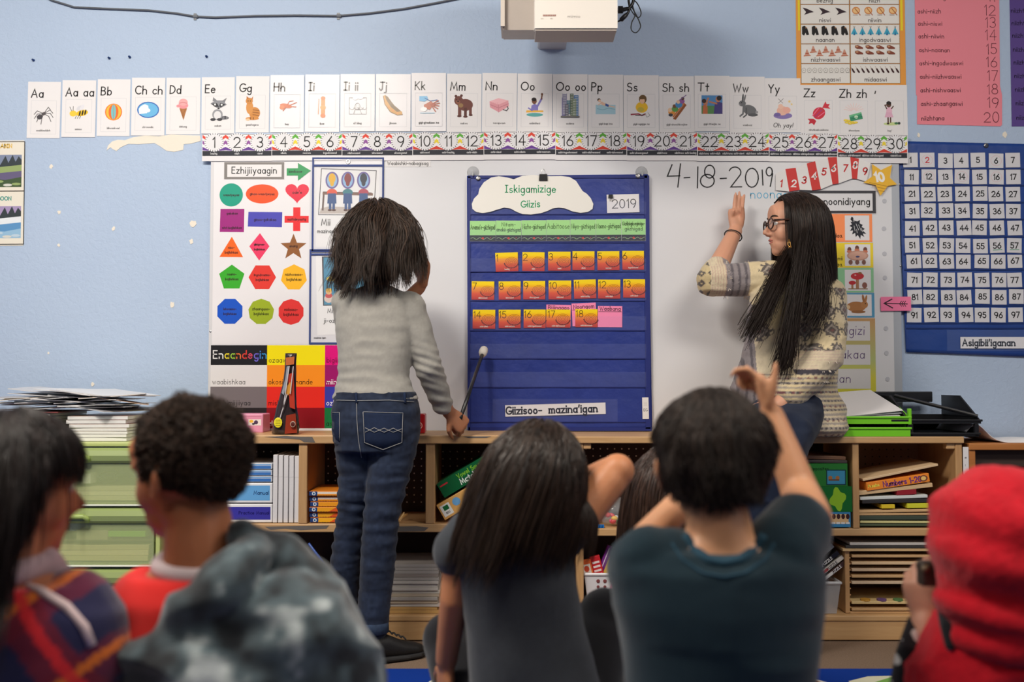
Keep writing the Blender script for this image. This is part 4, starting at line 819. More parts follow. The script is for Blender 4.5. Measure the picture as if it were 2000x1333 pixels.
# each list is a strip of paper with handwriting
o, F, X, V = shape_card('number_list', 'pink paper list of number words eleven to twenty', 'poster', [(1786,-40),(1951,-40),(1953,168),(1957,186),(1957,244),(1954,247),(1791,243),(1791,188),(1789,184)], (228,124,140), -.0012, m=mat('pink_sugar_paper', (236,140,154), .75, .2, bump=.15, bscale=120))
f = F()
for i, y in enumerate(ys):
    f.text(NW2[i], X(1793+i*.5), V(y), 8.4, 1.05, (84,30,44), fit=88, jit=.6); f.text(str(11+i), X(1946+i*.4), V(y+4), 20, 1.2, (96,34,48), 'r', jit=.4)
part(f, 'lettering', o, False)
o, F, X, V = shape_card('number_list', 'dark purple paper list of number words cut off by the picture edge', 'poster', [(1971,-40),(2110,-40),(2112,247),(1976,247)], (92,72,140), -.0012, m=mat('purple_sugar_paper', (94,74,142), .75, .2, bump=.15, bscale=120))
f = F()
for i, y in enumerate(ys): f.text('niizhtana '+NW[i], X(1975+i*.8), V(y), 8.4, 1.3, (40,26,66), fit=120, jit=.6)
part(f, 'lettering', o, False)
t = poster('landscape_poster', 'cream poster with two painted lake scenes at the left edge of the wall', 'poster', -90, 275, 48.5, 480.5, -.0012, mat('cream_paper', (232,226,212), .5), rot=-.4)
o, F, X, V = t
f = F(); f.line([(X(-89),V(276)),(X(47.5),V(276)),(X(47.5),V(479)),(X(-89),V(479))], 1.6, (40,38,40), closed=True); f.line([(X(-89),V(374)),(X(47.5),V(374))], 2, (60,50,46)); part(f, 'black_border', o, False)
for (y0, y1, a, b, c, d, wd, wc, wn) in ((302,366,(128,140,168),(70,90,60),(104,96,130),(150,170,110),'waagbagaabin',(222,180,60),'lake scene with green shore'),(404,467,(168,150,190),(60,70,90),(96,150,200),(190,210,226),'manidoogoon',(70,150,140),'snowy river scene')):
    f = F(); f.rect(X(-80), V(y1), X(42), V(y0), a); f.poly([(X(-80),V(y0+30)),(X(-80),V(y0+12)),(X(-50),V(y0+18)),(X(-20),V(y0+8)),(X(0),V(y0+20)),(X(10),V(y0+2)),(X(16),V(y0+16)),(X(24),V(y0)),(X(30),V(y0+14)),(X(36),V(y0+3)),(X(42),V(y0+10)),(X(42),V(y0+30))], (58,66,70))
    f.rect(X(-80), V(y1), X(42), V(y0+30), c); f.poly([(X(-80),V(y0+32)),(X(42),V(y0+20)),(X(42),V(y0+32)),(X(0),V(y0+36))], d if y0 < 350 else (230,236,242)); f.poly([(X(-80),V(y1)),(X(-30),V(y0+46)),(X(10),V(y0+50)),(X(42),V(y0+44)),(X(42),V(y1))], b if y0 < 350 else (150,190,220))
    for k in range(7): f.ell(X(-70+k*17),V(y0+52+(k*7)%9),9,2.6,(214,214,206) if k%2 else d)
    part(f, 'painted_scene', o, True, wn)
    f = F(); f.text(wd.upper()[-3:] if 0 else wd[-7:].upper(), X(22), V(y0-14 if y0 < 350 else y0-12), 7, 1.8, wc, 'r', fit=56); part(f, 'lettering', o, False)
# ------------------------------------------------------------------ shelves
YF = -.33
ORD = 'first second third fourth fifth sixth seventh eighth ninth tenth eleventh twelfth thirteenth fourteenth fifteenth'.split()
def woodmat(key, c0, c1, sc=(1.2, 14, 14)):
    m = bpy.data.materials.new(key); m.use_nodes = True; nt = m.node_tree; N = nt.nodes; L = nt.links; b = N['Principled BSDF']
    tc = N.new('ShaderNodeTexCoord'); mp = N.new('ShaderNodeMapping'); mp.inputs['Scale'].default_value = sc
    n = N.new('ShaderNodeTexNoise'); n.inputs['Scale'].default_value = 4; n.inputs['Detail'].default_value = 6; n.inputs['Distortion'].default_value = 1.2
    mx = N.new('ShaderNodeMix'); mx.data_type = 'RGBA'; mx.inputs['A'].default_value = lin(c0); mx.inputs['B'].default_value = lin(c1)
    L.new(tc.outputs['Object'], mp.inputs[0]); L.new(mp.outputs[0], n.inputs['Vector']); L.new(n.outputs['Fac'], mx.inputs['Factor']); L.new(mx.outputs['Result'], b.inputs['Base Color'])
    b.inputs['Roughness'].default_value = .45
    MATS[key] = m; return m
MAPLE = woodmat('maple', (214,176,128), (184,140,92)); MAPLEV = woodmat('maple_upright', (206,166,118), (176,132,86), (14,14,1.2))
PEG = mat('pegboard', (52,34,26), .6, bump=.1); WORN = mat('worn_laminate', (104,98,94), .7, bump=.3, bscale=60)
xw = lambda px: (px-1000)/600.; zw = lambda py: CAMZ-(py-744)/600.
def bx(t, name, x0, z0, x1, z1, y0=YF, y1=-.02, m=MAPLE, bev=.003, label=None):
    o = MB().box(x0, y0, z0, x1, y1, z1, bev=bev).obj(name, m, t)
    if label: o['label'] = label
    return o
def pegholes(t, x0, z0, x1, z1, y):
    m = MB(); nx = int((x1-x0)/.0254); nz = int((z1-z0)/.0254)
    for i in range(1, nx):
        for j in range(1, nz):
            cx, cz = x0+i*.0254, z0+j*.0254
            m.add([(cx+.003*cos(a), y, cz+.003*sin(a)) for a in (pi/3*k for k in range(6))], [(0,1,2,3,4,5)])
    o = m.obj('peg_holes', mat('peg_hole', (235,232,225), .8), t); o['kind'] = 'stuff'
# left unit
t = thing('shelf_unit', 'low maple shelf unit under the calendar chart, with worn grey front edges', 'shelf', group='low maple shelf units')
X0, X1 = xw(378), xw(1107)
bx(t, 'top_panel', X0-.006, .636, X1+.004, .663, YF-.008)
bx(t, 'side_panel', X0, 0, X0+.025, .636, m=MAPLEV); bx(t, 'side_panel', X1-.025, 0, X1, .636, m=MAPLEV)
bx(t, 'middle_shelf', X0+.025, .350, X1-.025, .377); bx(t, 'bottom_shelf', X0+.025, .065, X1-.025, .083)
bx(t, 'divider', xw(585), .377, xw(602), .636, m=MAPLEV); bx(t, 'divider', xw(832), .377, xw(850), .636, m=MAPLEV)
bx(t, 'kick_board', X0+.025, .003, X1-.025, .065, YF+.004, YF+.024)
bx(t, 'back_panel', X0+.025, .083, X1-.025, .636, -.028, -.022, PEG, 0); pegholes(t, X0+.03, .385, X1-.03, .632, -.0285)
def wornpatch(pts, y=YF-.0085):
    MB().prism([(xw(a), zw(b)) for a, b in pts], y-.0006, y+.003).obj('worn_patch', WORN, t)
wornpatch([(520,853),(560,851),(590,853),(612,853),(618,864),(596,863),(588,858),(560,856)]); wornpatch([(520,1027),(570,1026),(645,1025),(640,1031),(590,1034),(560,1031),(532,1033)], YF); wornpatch([(715,1028),(815,1026),(838,1029),(830,1036),(770,1037),(720,1036)], YF)
wornpatch([(905,852),(960,852),(950,855),(915,855)])
rebase(t)
# right unit
t = thing('shelf_unit', 'low maple shelf unit under the teacher, full of puzzles and games', 'shelf', group='low maple shelf units')
X0, X1 = xw(1112), xw(1876)
bx(t, 'top_panel', X0, .637, X1+.004, .659, YF-.008)
bx(t, 'side_panel', X0+.02, 0, X0+.045, .637, m=MAPLEV); bx(t, 'side_panel', X1-.022, 0, X1, .637, m=MAPLEV)
bx(t, 'middle_shelf', X0+.045, .338, X1-.022, .362); bx(t, 'bottom_shelf', X0+.045, .065, X1-.022, .083)
bx(t, 'divider', xw(1662), .362, xw(1675), .637, m=MAPLEV); bx(t, 'kick_board', X0+.045, .003, X1-.022, .065, YF+.004, YF+.024)
bx(t, 'corner_block', X0+.045, .618, X0+.07, .637, YF+.002, YF+.03); bx(t, 'corner_block', X1-.05, .618, X1-.022, .637, YF+.002, YF+.03)
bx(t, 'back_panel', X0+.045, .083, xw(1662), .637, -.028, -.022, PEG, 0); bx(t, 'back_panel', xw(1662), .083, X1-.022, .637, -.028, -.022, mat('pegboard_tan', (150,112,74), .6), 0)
pegholes(t, X0+.05, .37, xw(1655), .632, -.0285)
m = MB()
for i in range(11):
    for j in range(4): cx, cz = xw(1690)+i*.0254, .52+j*.0254; m.add([(cx+.003*cos(a), -.0285, cz+.003*sin(a)) for a in (pi/3*k for k in range(6))], [(0,1,2,3,4,5)])
o = m.obj('peg_holes', colmat((70,46,28), .8), t); o['kind'] = 'stuff'
rebase(t)
t = thing('shelf_unit', 'orange-brown wooden shelf unit cut off by the picture edge', 'shelf', group='low maple shelf units')
OW = woodmat('orange_wood', (196,130,70), (160,96,46))
bx(t, 'top_panel', xw(1888), .615, xw(2180), .637, m=OW, y0=YF-.006); bx(t, 'side_panel', xw(1889), 0, xw(1902), .615, m=OW); bx(t, 'side_panel', xw(2165), 0, xw(2178), .615, m=OW)
bx(t, 'middle_shelf', xw(1902), .34, xw(2165), .36, m=OW); bx(t, 'bottom_shelf', xw(1902), .06, xw(2165), .08, m=OW); bx(t, 'back_panel', xw(1902), .08, xw(2165), .615, -.028, -.022, PEG, 0)
m = MB().box(xw(1902), YF+.03, .56, xw(2165), YF+.04, .615).obj('curtain_rail', colmat((60,46,40), .7), t); rebase(t)
t = thing('note_sheet', 'narrow white note sheet between the two right-hand shelf units', 'note')
MB().box(xw(1877), YF-.001, zw(960), xw(1888), YF, zw(873)).obj('sheet', PAPER, t)
f = Flat(.001, -YF+.0012); f.text('ab', xw(1882)*1000, zw(895)*1000, 5, 1, (90,90,96), 'c'); f.text('i', xw(1881)*1000, zw(910)*1000, 6, 1, (90,90,96), 'c'); f.obj('lettering', t); rebase(t)

# ------------------------------------------------------------------ things in the shelves
def crate(name, label, cat_, x0, y0, x1, y1, Y, depth, m, group=None, rot=0, bev=.002, draw=None, extra=None, gloss=True):
    """a box whose front face covers a pixel rectangle at depth Y; print is drawn in pixels from its centre"""
    a = P(x0, y1, Y); b = P(x1, y0, Y); w_ = (b.x-a.x)/2; h_ = (b.z-a.z)/2
    t = thing(name, label, cat_, ((a.x+b.x)/2, Y, (a.z+b.z)/2), (0, R(rot), 0), group)
    MB().box(-w_, 0, -h_, w_, depth, h_, bev=bev).obj('cover', m, t)
    if draw:
        f = Flat(1/S(Y), .0004); draw(f, (x1-x0)/2, (y1-y0)/2); f.obj('printed_face', t, gloss)
    if extra: extra(t, w_, h_, depth)
    return t
def pages(t, w_, h_, d): MB().box(-w_+.002, -.0006, -h_+.0015, w_-.0015, .002, h_-.0015).obj('page_edges', mat('page_edges', (226,224,218), .8, bump=.6, bscale=500), t)
YS = -.315
for i, (y0, y1) in enumerate(((906,917),(918.5,929.5),(931,942))):
    def d(f, w, h): f.rect(-w+2, h-3.4, w-2, h-1.2, (120,170,220)); f.rect(-w+2, -h+1, w-2, h-4.4, (64,118,190))
    crate('thin_book', ['topmost thin blue book above the white manuals','middle thin blue book above the white manuals','lowest thin blue book above the white manuals'][i], 'book', 440, y0, 531, y1, YS, .25, colmat((216,222,232),.5), 'thin blue books', 0, .001, d)
def d(f, w, h): f.rect(-w+6, -h+5, w-5, h-5, (104,168,222)); f.text('Manual', w-8, -3, 7, 1.1, (20,50,110), 'r')
crate('manual_box', 'white binder with a light blue Manual label on the left shelf', 'binder', 436, 944, 532, 983, YS, .25, colmat((232,232,234),.45), None, 0, .003, d)
def d(f, w, h): f.rect(-w+6, -h+6, w-4, h-6, (62,58,160)); f.text('Practice Manual', w-7, -2, 6, 1, (24,20,90), 'r', fit=72)
crate('manual_box', 'white binder with a purple Manual label at the bottom of the stack', 'binder', 434, 985, 532, 1021.5, YS, .25, colmat((232,232,234),.45), None, 0, .003, d)
for i in range(5):
    a = 532.5+i*10.5
    def d(f, w, h): f.line([(w-.8, h-2),(w-.5,0),(w-1.1,-h+2)], .35, (150,148,150)); f.line([(-w+1,h*.35),(w-1,h*.36)], .3, (190,188,190))
    crate('white_book', ['white paperback nearest the blue manuals','second white paperback from the blue manuals','middle one of the five upright white paperbacks','white paperback second from the shelf divider','white paperback against the shelf divider'][i], 'book', a, 889+i*.6, a+10, 1021.5, YS, .2, mat('white_cover', (222,220,222), .6, bump=.2, bscale=60), 'upright white paperbacks', 0, .0012, d)
for i in range(6):
    y0 = 960+i*10.4
    def d(f, w, h):
        f.rect(-w, -h+.5, w, h-.5, (244,150+i*6,40)); f.rect(-w, -h+.5, -w+16, h-.5, (40,70,130)); f.ell(-w+9, 0, 3.6, 3.6, (226,230,236)); f.ell(-w+9,0,2,2,(60,110,160))
        if i in (3,4,5): f.poly([(-4,-h+.5),(10,h-.5),(22,h-.5),(12,-h+.5)], (226,96,40)); f.ell(22,0,6,4,(70,60,80))
        if i < 2: f.rect(-w+16,-1,w-6,h-1.4,(246,232,214))
    def sp(t, w_, h_, dd):
        m = MB()
        for k in range(26): cx = -w_+.004+k*(2*w_-.008)/25; m.tube([(cx, -.001, -h_-.0012),(cx, -.0025, -h_+.0005),(cx, -.001, -h_+.002)], .0007, 5)
        m.obj('spiral_binding', colmat((30,30,36),.4), t)
    crate('spiral_book', ['topmost orange spiral book in the stack','orange spiral book with a pale band, second from the top','third orange spiral book from the top','fourth orange spiral book from the top','orange spiral book second from the bottom','bottom orange spiral book in the stack'][i], 'book', 604+(i*7)%3, y0, 688, y0+9.2, YS+.004*((i*5)%3), .21, colmat((236,140,40),.4), 'orange spiral books', 0, .001, d, sp)
for x0,y0,x1,y1,c in ((776,1019,796,1004,(196,150,92)),(780,1020,790,1001,(224,186,130))):
    t = thing('pencil', 'short '+('tan' if c[0]==196 else 'pale wooden')+' pencil lying on the shelf behind the girl in jeans', 'pencil'); a, b = P(x0,y0,-.30), P(x1,y1,-.24); a.z = max(a.z,.382); MB().tube([a,(a*.15+b*.85),b], [.004,.004,.0008], 6).obj('pencil_body', colmat(c,.5), t); rebase(t)
def d(f, w, h):
    f.rect(-w,-h,w,h,(14,92,52)); f.text('Vowel Sounds', -20, 3, 8.5, 1.4, (130,190,50), fit=62); f.text('Match-Ups', -20, -10, 10.5, 2.0, (232,236,232), fit=64); f.rect(-w+3,6,-w+20,9,(200,50,60)); f.ell(48,2,13,12,(150,196,60)); f.ell(46,0,4,5,(240,240,240)); f.ell(51,-4,3,4,(200,210,230))
crate('game_box', 'dark green word game box leaning diagonally on the left shelf', 'game box', 852, 912, 976, 943, -.31, .2, colmat((14,90,52),.4), None, -31, .002, d)
def d(f, w, h):
    f.rect(-w+4,-h+5,-w+24,h-6,(236,236,232)); f.rect(-w+9,-1,-w+20,8,(30,110,60)); f.text('EDU', -w+14, -8, 3.4, .8, (60,60,60), 'c'); f.ell(-w+38, 4, 8, 8, (110,170,220)); f.ell(-w+60,-2,7,8,(230,140,60))
crate('game_box', 'tan game box leaning diagonally below the dark green box', 'game box', 852, 954, 976, 988, -.312, .2, colmat((222,170,96),.45), None, -30.5, .002, d)
# bottom left: paper stack, blue stick, loose sheets
for i in range(15):
    z = .084+i*.0106; rn = random.Random(i); dx = rn.uniform(-.006,.006)
    t = thing('paper_bundle', f'{ORD[i]} paper bundle from the bottom of the low shelf stack', 'paper', (xw(776)+dx, YF+.02+rn.uniform(0,.01), z), (0,0,rn.uniform(-.02,.02)), 'stapled bundles on the bottom shelf')
    c = rn.choice([(196,190,184),(168,162,158),(206,200,190),(150,140,134),(186,170,150)]) if i > 1 else (190,150,90)
    MB().box(-.135, 0, 0, .135, .22, .0099, bev=.0008).obj('sheets', colmat(c,.7), t)
t = thing('blue_stick', 'thin blue stick leaning out of the bottom shelf by the girl in jeans', 'stick'); MB().tube([P(603,1062,-.345), P(660,1138,-.30), P(690,1180,-.27)], .004, 8).obj('stick', colmat((36,76,160),.4), t, True); rebase(t)
t = thing('loose_sheet', 'folded white sheet standing in the dark bottom shelf at left', 'paper'); a, b = P(612,1098,-.27), P(640,1112,-.27)
MB().prism([(a.x,a.z),(a.x+.002,a.z+.008),(b.x,b.z+.003),(b.x+.01,.198),(a.x,.198)], -.27, -.266).obj('sheet', PAPER, t); rebase(t)
for i, (x0, x1, h, c, l) in enumerate(((400,455,.17,(90,60,46),'brown folder box standing on the dark bottom shelf'),(460,520,.14,(60,66,84),'dark blue folder box standing on the bottom shelf'),(590,664,.11,(44,40,42),'black lidded box with a folded sheet on it, on the bottom shelf'),(905,1050,.11,(70,60,56),'flat dark cardboard box on the bottom shelf, behind the girl in grey'))):
    t = thing('storage_box', l, 'box'); MB().box(xw(x0), YF+.05, .084, xw(x1), -.06, .084+h, bev=.004).obj('box_body', colmat(c,.8), t); MB().box(xw(x0)-.003, YF+.046, .084+h-.02, xw(x1)+.003, -.056, .084+h+.004, bev=.003).obj('lid', colmat(tuple(int(k*1.15) for k in c),.8), t); rebase(t)
# basket with card game boxes
t = thing('plastic_basket', 'white plastic basket with round holes on the bottom shelf', 'basket')
bm_ = MB(); q0 = P(1141,1122,-.31); q1 = P(1262,1122,-.31); zt = q0.z; zb = .084
def ring(z, e, y0, y1): return [Vector((q0.x+e,y0+e,z)), Vector((q1.x-e,y0+e,z)), Vector((q1.x-e,y1-e,z)), Vector((q0.x+e,y1-e,z))]
L0 = ring(zt, 0, -.315, -.10); L1 = ring(zb+.002, .016, -.315, -.10); L2 = ring(zt, .004, -.315, -.10); L3 = ring(zb+.006, .020, -.315, -.10)
bm_.add(L0+L1+L2+L3, [(0,1,5,4),(1,2,6,5),(2,3,7,6),(3,0,4,7),(8,12,13,9),(9,13,14,10),(10,14,15,11),(11,15,12,8),(4,5,6,7)[::-1],(12,13,14,15),(0,8,9,1),(1,9,10,2),(2,10,11,3),(3,11,8,0)])
bm_.obj('basket_wall', colmat((226,224,228),.4), t)
rm = MB()
for k in range(4): a, b = L0[k], L0[(k+1)%4]; rm.tube([a,b], .0045, 8)
rm.obj('rim', colmat((236,234,238),.4), t)
hm = MB(); hl = MB()
for r_ in range(5):
    for c_ in range(6):
        z = zt-.022-r_*.019; fr_ = (zt-z)/(zt-zb); y = -.315+.016*fr_-.0008; x = q0.x+.045+c_*.022; hm.ell((x, y, z), (.0062 if r_%2==0 else .005,.0008,.0062 if r_%2==0 else .005), 10, 4)
o = hm.obj('basket_holes', colmat((120,60,60),.8), t); o['kind'] = 'stuff'; rebase(t)
def card_box(label, cx, cy, w, h, rot, c, draw, yy=-.29):
    crate('card_game', label, 'card box', cx-w/2, cy-h/2, cx+w/2, cy+h/2, yy, .02, colmat(c,.4), 'card boxes in the white basket', rot, .001, draw)
card_box('orange and white card box in the basket', 1146, 1112, 22, 34, -12, (232,110,50), lambda f,w,h: (f.rect(-w+3,-h+4,w-3,h-8,(236,226,214)), f.ell(0,0,5,6,(220,90,60))))
card_box('red card box with white bars in the basket', 1166, 1108, 20, 42, -14, (198,36,46), lambda f,w,h: [f.rect(-w+3,-h+4+k*8,w-3,-h+8+k*8,(236,220,220)) for k in range(4)], -.28)
card_box('purple and yellow card box in the basket', 1192, 1100, 34, 60, 22, (112,36,130), lambda f,w,h: (f.rect(-w+11,-h,w,h,(226,190,70)), f.line([(-w+5,-h+6),(-w+5,h-6)],2,(220,200,230)), f.ell(6,4,6,10,(60,60,90))), -.27)
# clear bag of small toys
t = thing('toy_bag', 'clear bag of small coloured toys on the middle shelf', 'bag'); rn = random.Random(3)
cols = [(220,50,60),(240,130,60),(90,170,80),(200,210,220),(230,90,120),(250,200,80),(120,110,180),(226,226,226)]
for i in range(16):
    q = P(rn.uniform(1170,1240), rn.uniform(985,1024), rn.uniform(-.30,-.26)); MB().ell((0,0,0), (rn.uniform(.006,.013),.008,rn.uniform(.005,.011)), 8, 6, Matrix.Rotation(rn.uniform(0,3),3,'Y')).obj('small_toy', colmat(rn.choice(cols),.4), t, True).location = q
m = MB(); m.ell((0,0,0), (.065,.045,.045), 18, 12)
for k, v in enumerate(m.v): n_ = noise.noise(Vector(v)*40); m.v[k] = (v[0]*(1+n_*.25)+v[2]*.35, v[1]*(1+n_*.2), max(v[2]*(1+n_*.3), -.036))
m.obj('clear_film', mat('clear_film', (235,238,242), .08, .7, alpha=.16, bump=.6, bscale=40), t, True).location = P(1207, 1000, -.28); rebase(t)
t = thing('toy_comb', 'small blue plastic comb beside the clear toy bag', 'toy'); a = P(1150,1030,-.315); m = MB(); m.box(a.x,-.318,.363,a.x+.05,-.30,.370)
for k in range(7): m.box(a.x+.002+k*.007,-.324,.363,a.x+.006+k*.007,-.318,.374)
m.obj('comb_body', colmat((36,120,200),.35), t); rebase(t)
# right unit: games
def d(f, w, h):
    f.rect(-w,-h,w,h,(48,128,56)); f.text('Opposites', -w+22, h-13, 6, 1.1, (20,60,30), fit=46); f.rect(6,-h+2,w-3,h-12,(30,60,70)); f.rect(8,-h+4,w-5,h-14,(70,150,190)); f.ell(14,-6,4,4,(180,120,70)); f.ell(28,-6,4,4,(180,120,70)); f.line([(12,-10),(30,-10)],3,(120,80,60))
crate('game_box', 'brown-lidded flat box topmost in the stack by the teacher', 'game box', 1568, 891, 1652, 898, YS, .22, colmat((120,84,60),.6), None, 2)
crate('game_box', 'grey flat box second from the top by the teacher', 'game box', 1568, 899, 1655, 905, YS, .22, colmat((70,60,60),.6), None, 1)
crate('game_box', 'green game box with a small blue picture', 'game box', 1560, 906, 1655, 950, YS, .22, colmat((60,140,66),.45), None, 0, .002, d)
def d(f, w, h):
    f.rect(-w,-h,w,h,(28,112,50)); pts = []
    for k in range(24): a = 2*pi*k/24; r_ = 1+.22*sin(4*a+.6); pts.append((20+14*r_*cos(a), 20*r_*sin(a)))
    f.poly(pts, (150,200,50)); f.ell(-22,2,8,10,(200,220,190)); f.ell(-16,-6,8,5,(200,220,190))
crate('game_box', 'green puzzle box with a lime jigsaw piece', 'game box', 1568, 951, 1664, 1000, YS-.008, .22, colmat((30,110,52),.45), None, 0, .002, d)
def d(f, w, h):
    f.rect(-w,-h,w,h,(66,140,190)); f.rect(-4,-8,w-4,h-4,(226,190,140))
    for k in range(5): f.rect(-3+k*9.4,-h+6,4+k*9.4,-5,(236,236,236)); f.ell(2+k*9,6,3.6,5,(70,40,40))
    f.text('Letter', -w+26, 5, 6, 1, (40,90,130), fit=24); f.text('cards', -w+26, -8, 6, 1, (40,90,130), fit=24)
crate('game_box', 'pale blue card game box at the bottom of the stack by the teacher', 'game box', 1574, 1001, 1661, 1030, YS-.012, .22, colmat((70,144,194),.45), None, 0, .002, d)
def slab(label, x0, y0, x1, y1, rot, c, dep=.2, Y=YS, draw=None, name='puzzle_board', cat_='puzzle', grp='wooden puzzles and trays in the upper right shelf'):
    crate(name, label, cat_, x0, y0, x1, y1, Y, dep, colmat(c,.55), grp, rot, .0012, draw)
TAN = (206,168,120)
slab('thin dark green board at the bottom of the upper puzzle stack', 1679,1024,1822,1028.5,0,(70,84,60)); slab('cream and yellow thin board, second from the bottom of the upper stack', 1680,1018,1826,1022.5,.2,(206,200,140))
slab('dark green puzzle board in the lower part of the upper stack', 1679,1008,1828,1016,0,(62,74,62)); slab('thin tan board over the dark green one', 1678,1003,1824,1007,-.3,TAN)
slab('wide tan board under the yellow blocks', 1678,996,1842,1001,-1.2,(214,176,128))
slab('left yellow block between the boards', 1722,986,1748,994,-1,(226,196,40),.1,YS-.002,None,'toy_block','block','yellow blocks'); slab('right yellow block between the boards', 1772,984,1814,993,-1,(214,214,50),.1,YS-.002,None,'toy_block','block','yellow blocks')
slab('black tray in the middle of the upper stack', 1684,976,1816,983,-1.2,(44,42,44)); slab('white tray lying on the black tray', 1680,969,1812,975,-2,(216,222,220))
slab('small red box among the trays', 1752,957,1790,967,-3,(150,24,40),.12); slab('rounded tan board under the orange box', 1676,952,1822,960,-6.5,(216,184,140))
def d(f, w, h): f.text('Numbers 1-20', 8, -5, 10, 2, (110,50,130), 'c', fit=74); f.text('Puzzles', -w+14, -2, 5, 1.2, (240,230,90), 'c', fit=24); f.ell(w-12,0,8,6,(120,70,60)); f.ell(w-12,0,5,4,(240,200,120))
slab('orange number puzzle box tilted in the upper stack', 1692,934,1816,950.5,-8.5,(240,140,40),.2,YS-.004,d,'puzzle_box','puzzle')
slab('tan board tilted on top of the orange box', 1684,921,1834,925.5,-11.5,(220,190,150),.22,YS-.006)
# puzzle rack
t = thing('puzzle_rack', 'wooden slotted puzzle rack on the bottom right shelf', 'rack')
MB().box(xw(1651),-.30,.084,xw(1660),-.05,.300,bev=.002).obj('side_panel', MAPLEV, t); MB().box(xw(1845),-.30,.084,xw(1854),-.05,.300,bev=.002).obj('side_panel', MAPLEV, t)
MB().box(xw(1660),-.30,.084,xw(1845),-.05,.090).obj('base', MAPLE, t)
for k in range(10): MB().box(xw(1660),-.295,.10+k*.02,xw(1663),-.06,.104+k*.02).obj('slot_rail', MAPLEV, t)
rebase(t)
for i, (y0, c) in enumerate([(1191,TAN),(1178,(222,196,140)),(1139,(214,190,160)),(1126.5,TAN),(1114,(206,180,150)),(1101,(220,190,150)),(1087,TAN)]):
    crate('rack_puzzle', ['tan puzzle in the lowest slot of the rack','tan puzzle second from the bottom of the rack, with coloured pieces','puzzle in the slot above the wide gap','tan puzzle two slots above the wide gap','tan puzzle three slots above the gap','tan puzzle two slots below the rack top','tan puzzle in the uppermost slot of the rack'][i], 'puzzle', 1664, y0-2.6, 1841, y0+2.6, -.303, .22, colmat(c,.5), 'wooden puzzles in the slotted rack', 0, .001)
m = MB(); rn = random.Random(9)
t = thing('puzzle_piece', None, None); bpy.data.objects.remove(t)
for i in range(5):
    t = thing('puzzle_piece', 'small coloured puzzle piece on the second lowest rack puzzle', 'puzzle piece', P(1690+i*32,1172.5,-.29), (0,0,i), 'loose pieces on the rack puzzle')
    MB().tube([(0,0,-.002),(0,0,.004)], [.016,.016], 7).obj('piece', colmat([(200,150,60),(110,80,130),(90,130,80),(190,90,70),(210,180,90)][i],.5), t)
for i, (y0, x0, c) in enumerate(((1075,1646,(210,178,130)),(1069,1652,(60,58,56)),(1063,1660,(200,196,190)))):
    crate('flat_puzzle', ['tan flat puzzle lying on top of the rack','black flat puzzle lying on the tan one over the rack','pale flat puzzle topmost over the rack'][i], 'puzzle', x0, y0-2.6, 1850, y0+2.4, -.31, .24, colmat(c,.5), 'flat puzzles on top of the rack', 0, .001)
# clear bin with cases
t = thing('clear_bin', 'clear plastic bin of disc cases on the bottom shelf by the teacher', 'bin'); a = P(1560,1140,-.32); b = P(1643,1140,-.32)
CB = mat('frosted_bin', (210,212,216), .3, .5, alpha=.4); m = MB(); zt = a.z; zb = .0845
A = [(a.x,-.315,zt),(b.x,-.315,zt),(b.x,-.08,zt),(a.x,-.08,zt)]; B = [(a.x+.01,-.308,zb),(b.x-.012,-.308,zb),(b.x-.012,-.09,zb),(a.x+.01,-.09,zb)]
m.add(A+B, [(0,1,5,4)[::-1],(1,2,6,5)[::-1],(2,3,7,6)[::-1],(3,0,4,7)[::-1],(4,5,6,7)]); m.obj('bin_wall', CB, t)
m = MB(); [m.tube([A[k],A[(k+1)%4]], .005, 8) for k in range(4)]; m.obj('rim', mat('frosted_rim', (220,222,226), .3, alpha=.6), t); rebase(t)
for i, (cx, cy, w, h, r_, c) in enumerate(((1612,1100,66,9,-38,(30,28,32)),(1622,1108,64,8,-38,(210,206,200)),(1630,1116,62,9,-38,(70,50,44)),(1600,1088,70,10,-40,(120,124,130)))):
    def d(f, w, h): f.rect(-w+3,-h+1.5,-w+26,h-1.5,(190,60,60) if i == 1 else (220,220,220)); f.text('PUZZLE', 4, -2.6, 5, 1, (230,230,230) if c[0] < 100 else (60,60,64), 'c')
    crate('disc_case', ['black disc case leaning in the clear bin','white disc case leaning in the clear bin','brown disc case lowest in the clear bin','clear disc case topmost in the clear bin'][i], 'case', cx-w/2, cy-h/2, cx+w/2, cy+h/2, -.29, .13, colmat(c,.25), 'disc cases in the clear bin', r_, .001, d)

# ------------------------------------------------------------------ things standing on the shelf tops
def d(f, w, h): f.rect(2,-4,w-4,8,(238,230,230)); f.ell(8,4,4,3,(240,190,60)); f.ell(17,2,4,4,(80,60,90)); f.ell(12,-1,3,2,(60,60,70)); f.line([(-w+4,h-5),(w-4,h-5)], .6, (200,130,160))
crate('pink_box', 'pink box with a small jigsaw sticker, behind the curly-haired boy', 'box', 452, 809, 514, 846, -.16, .1, colmat((226,150,182),.45), None, 0, .004, d)
t = thing('toy_package', 'twisted clear-topped package of orange and black toys with a yellow sticker', 'package')
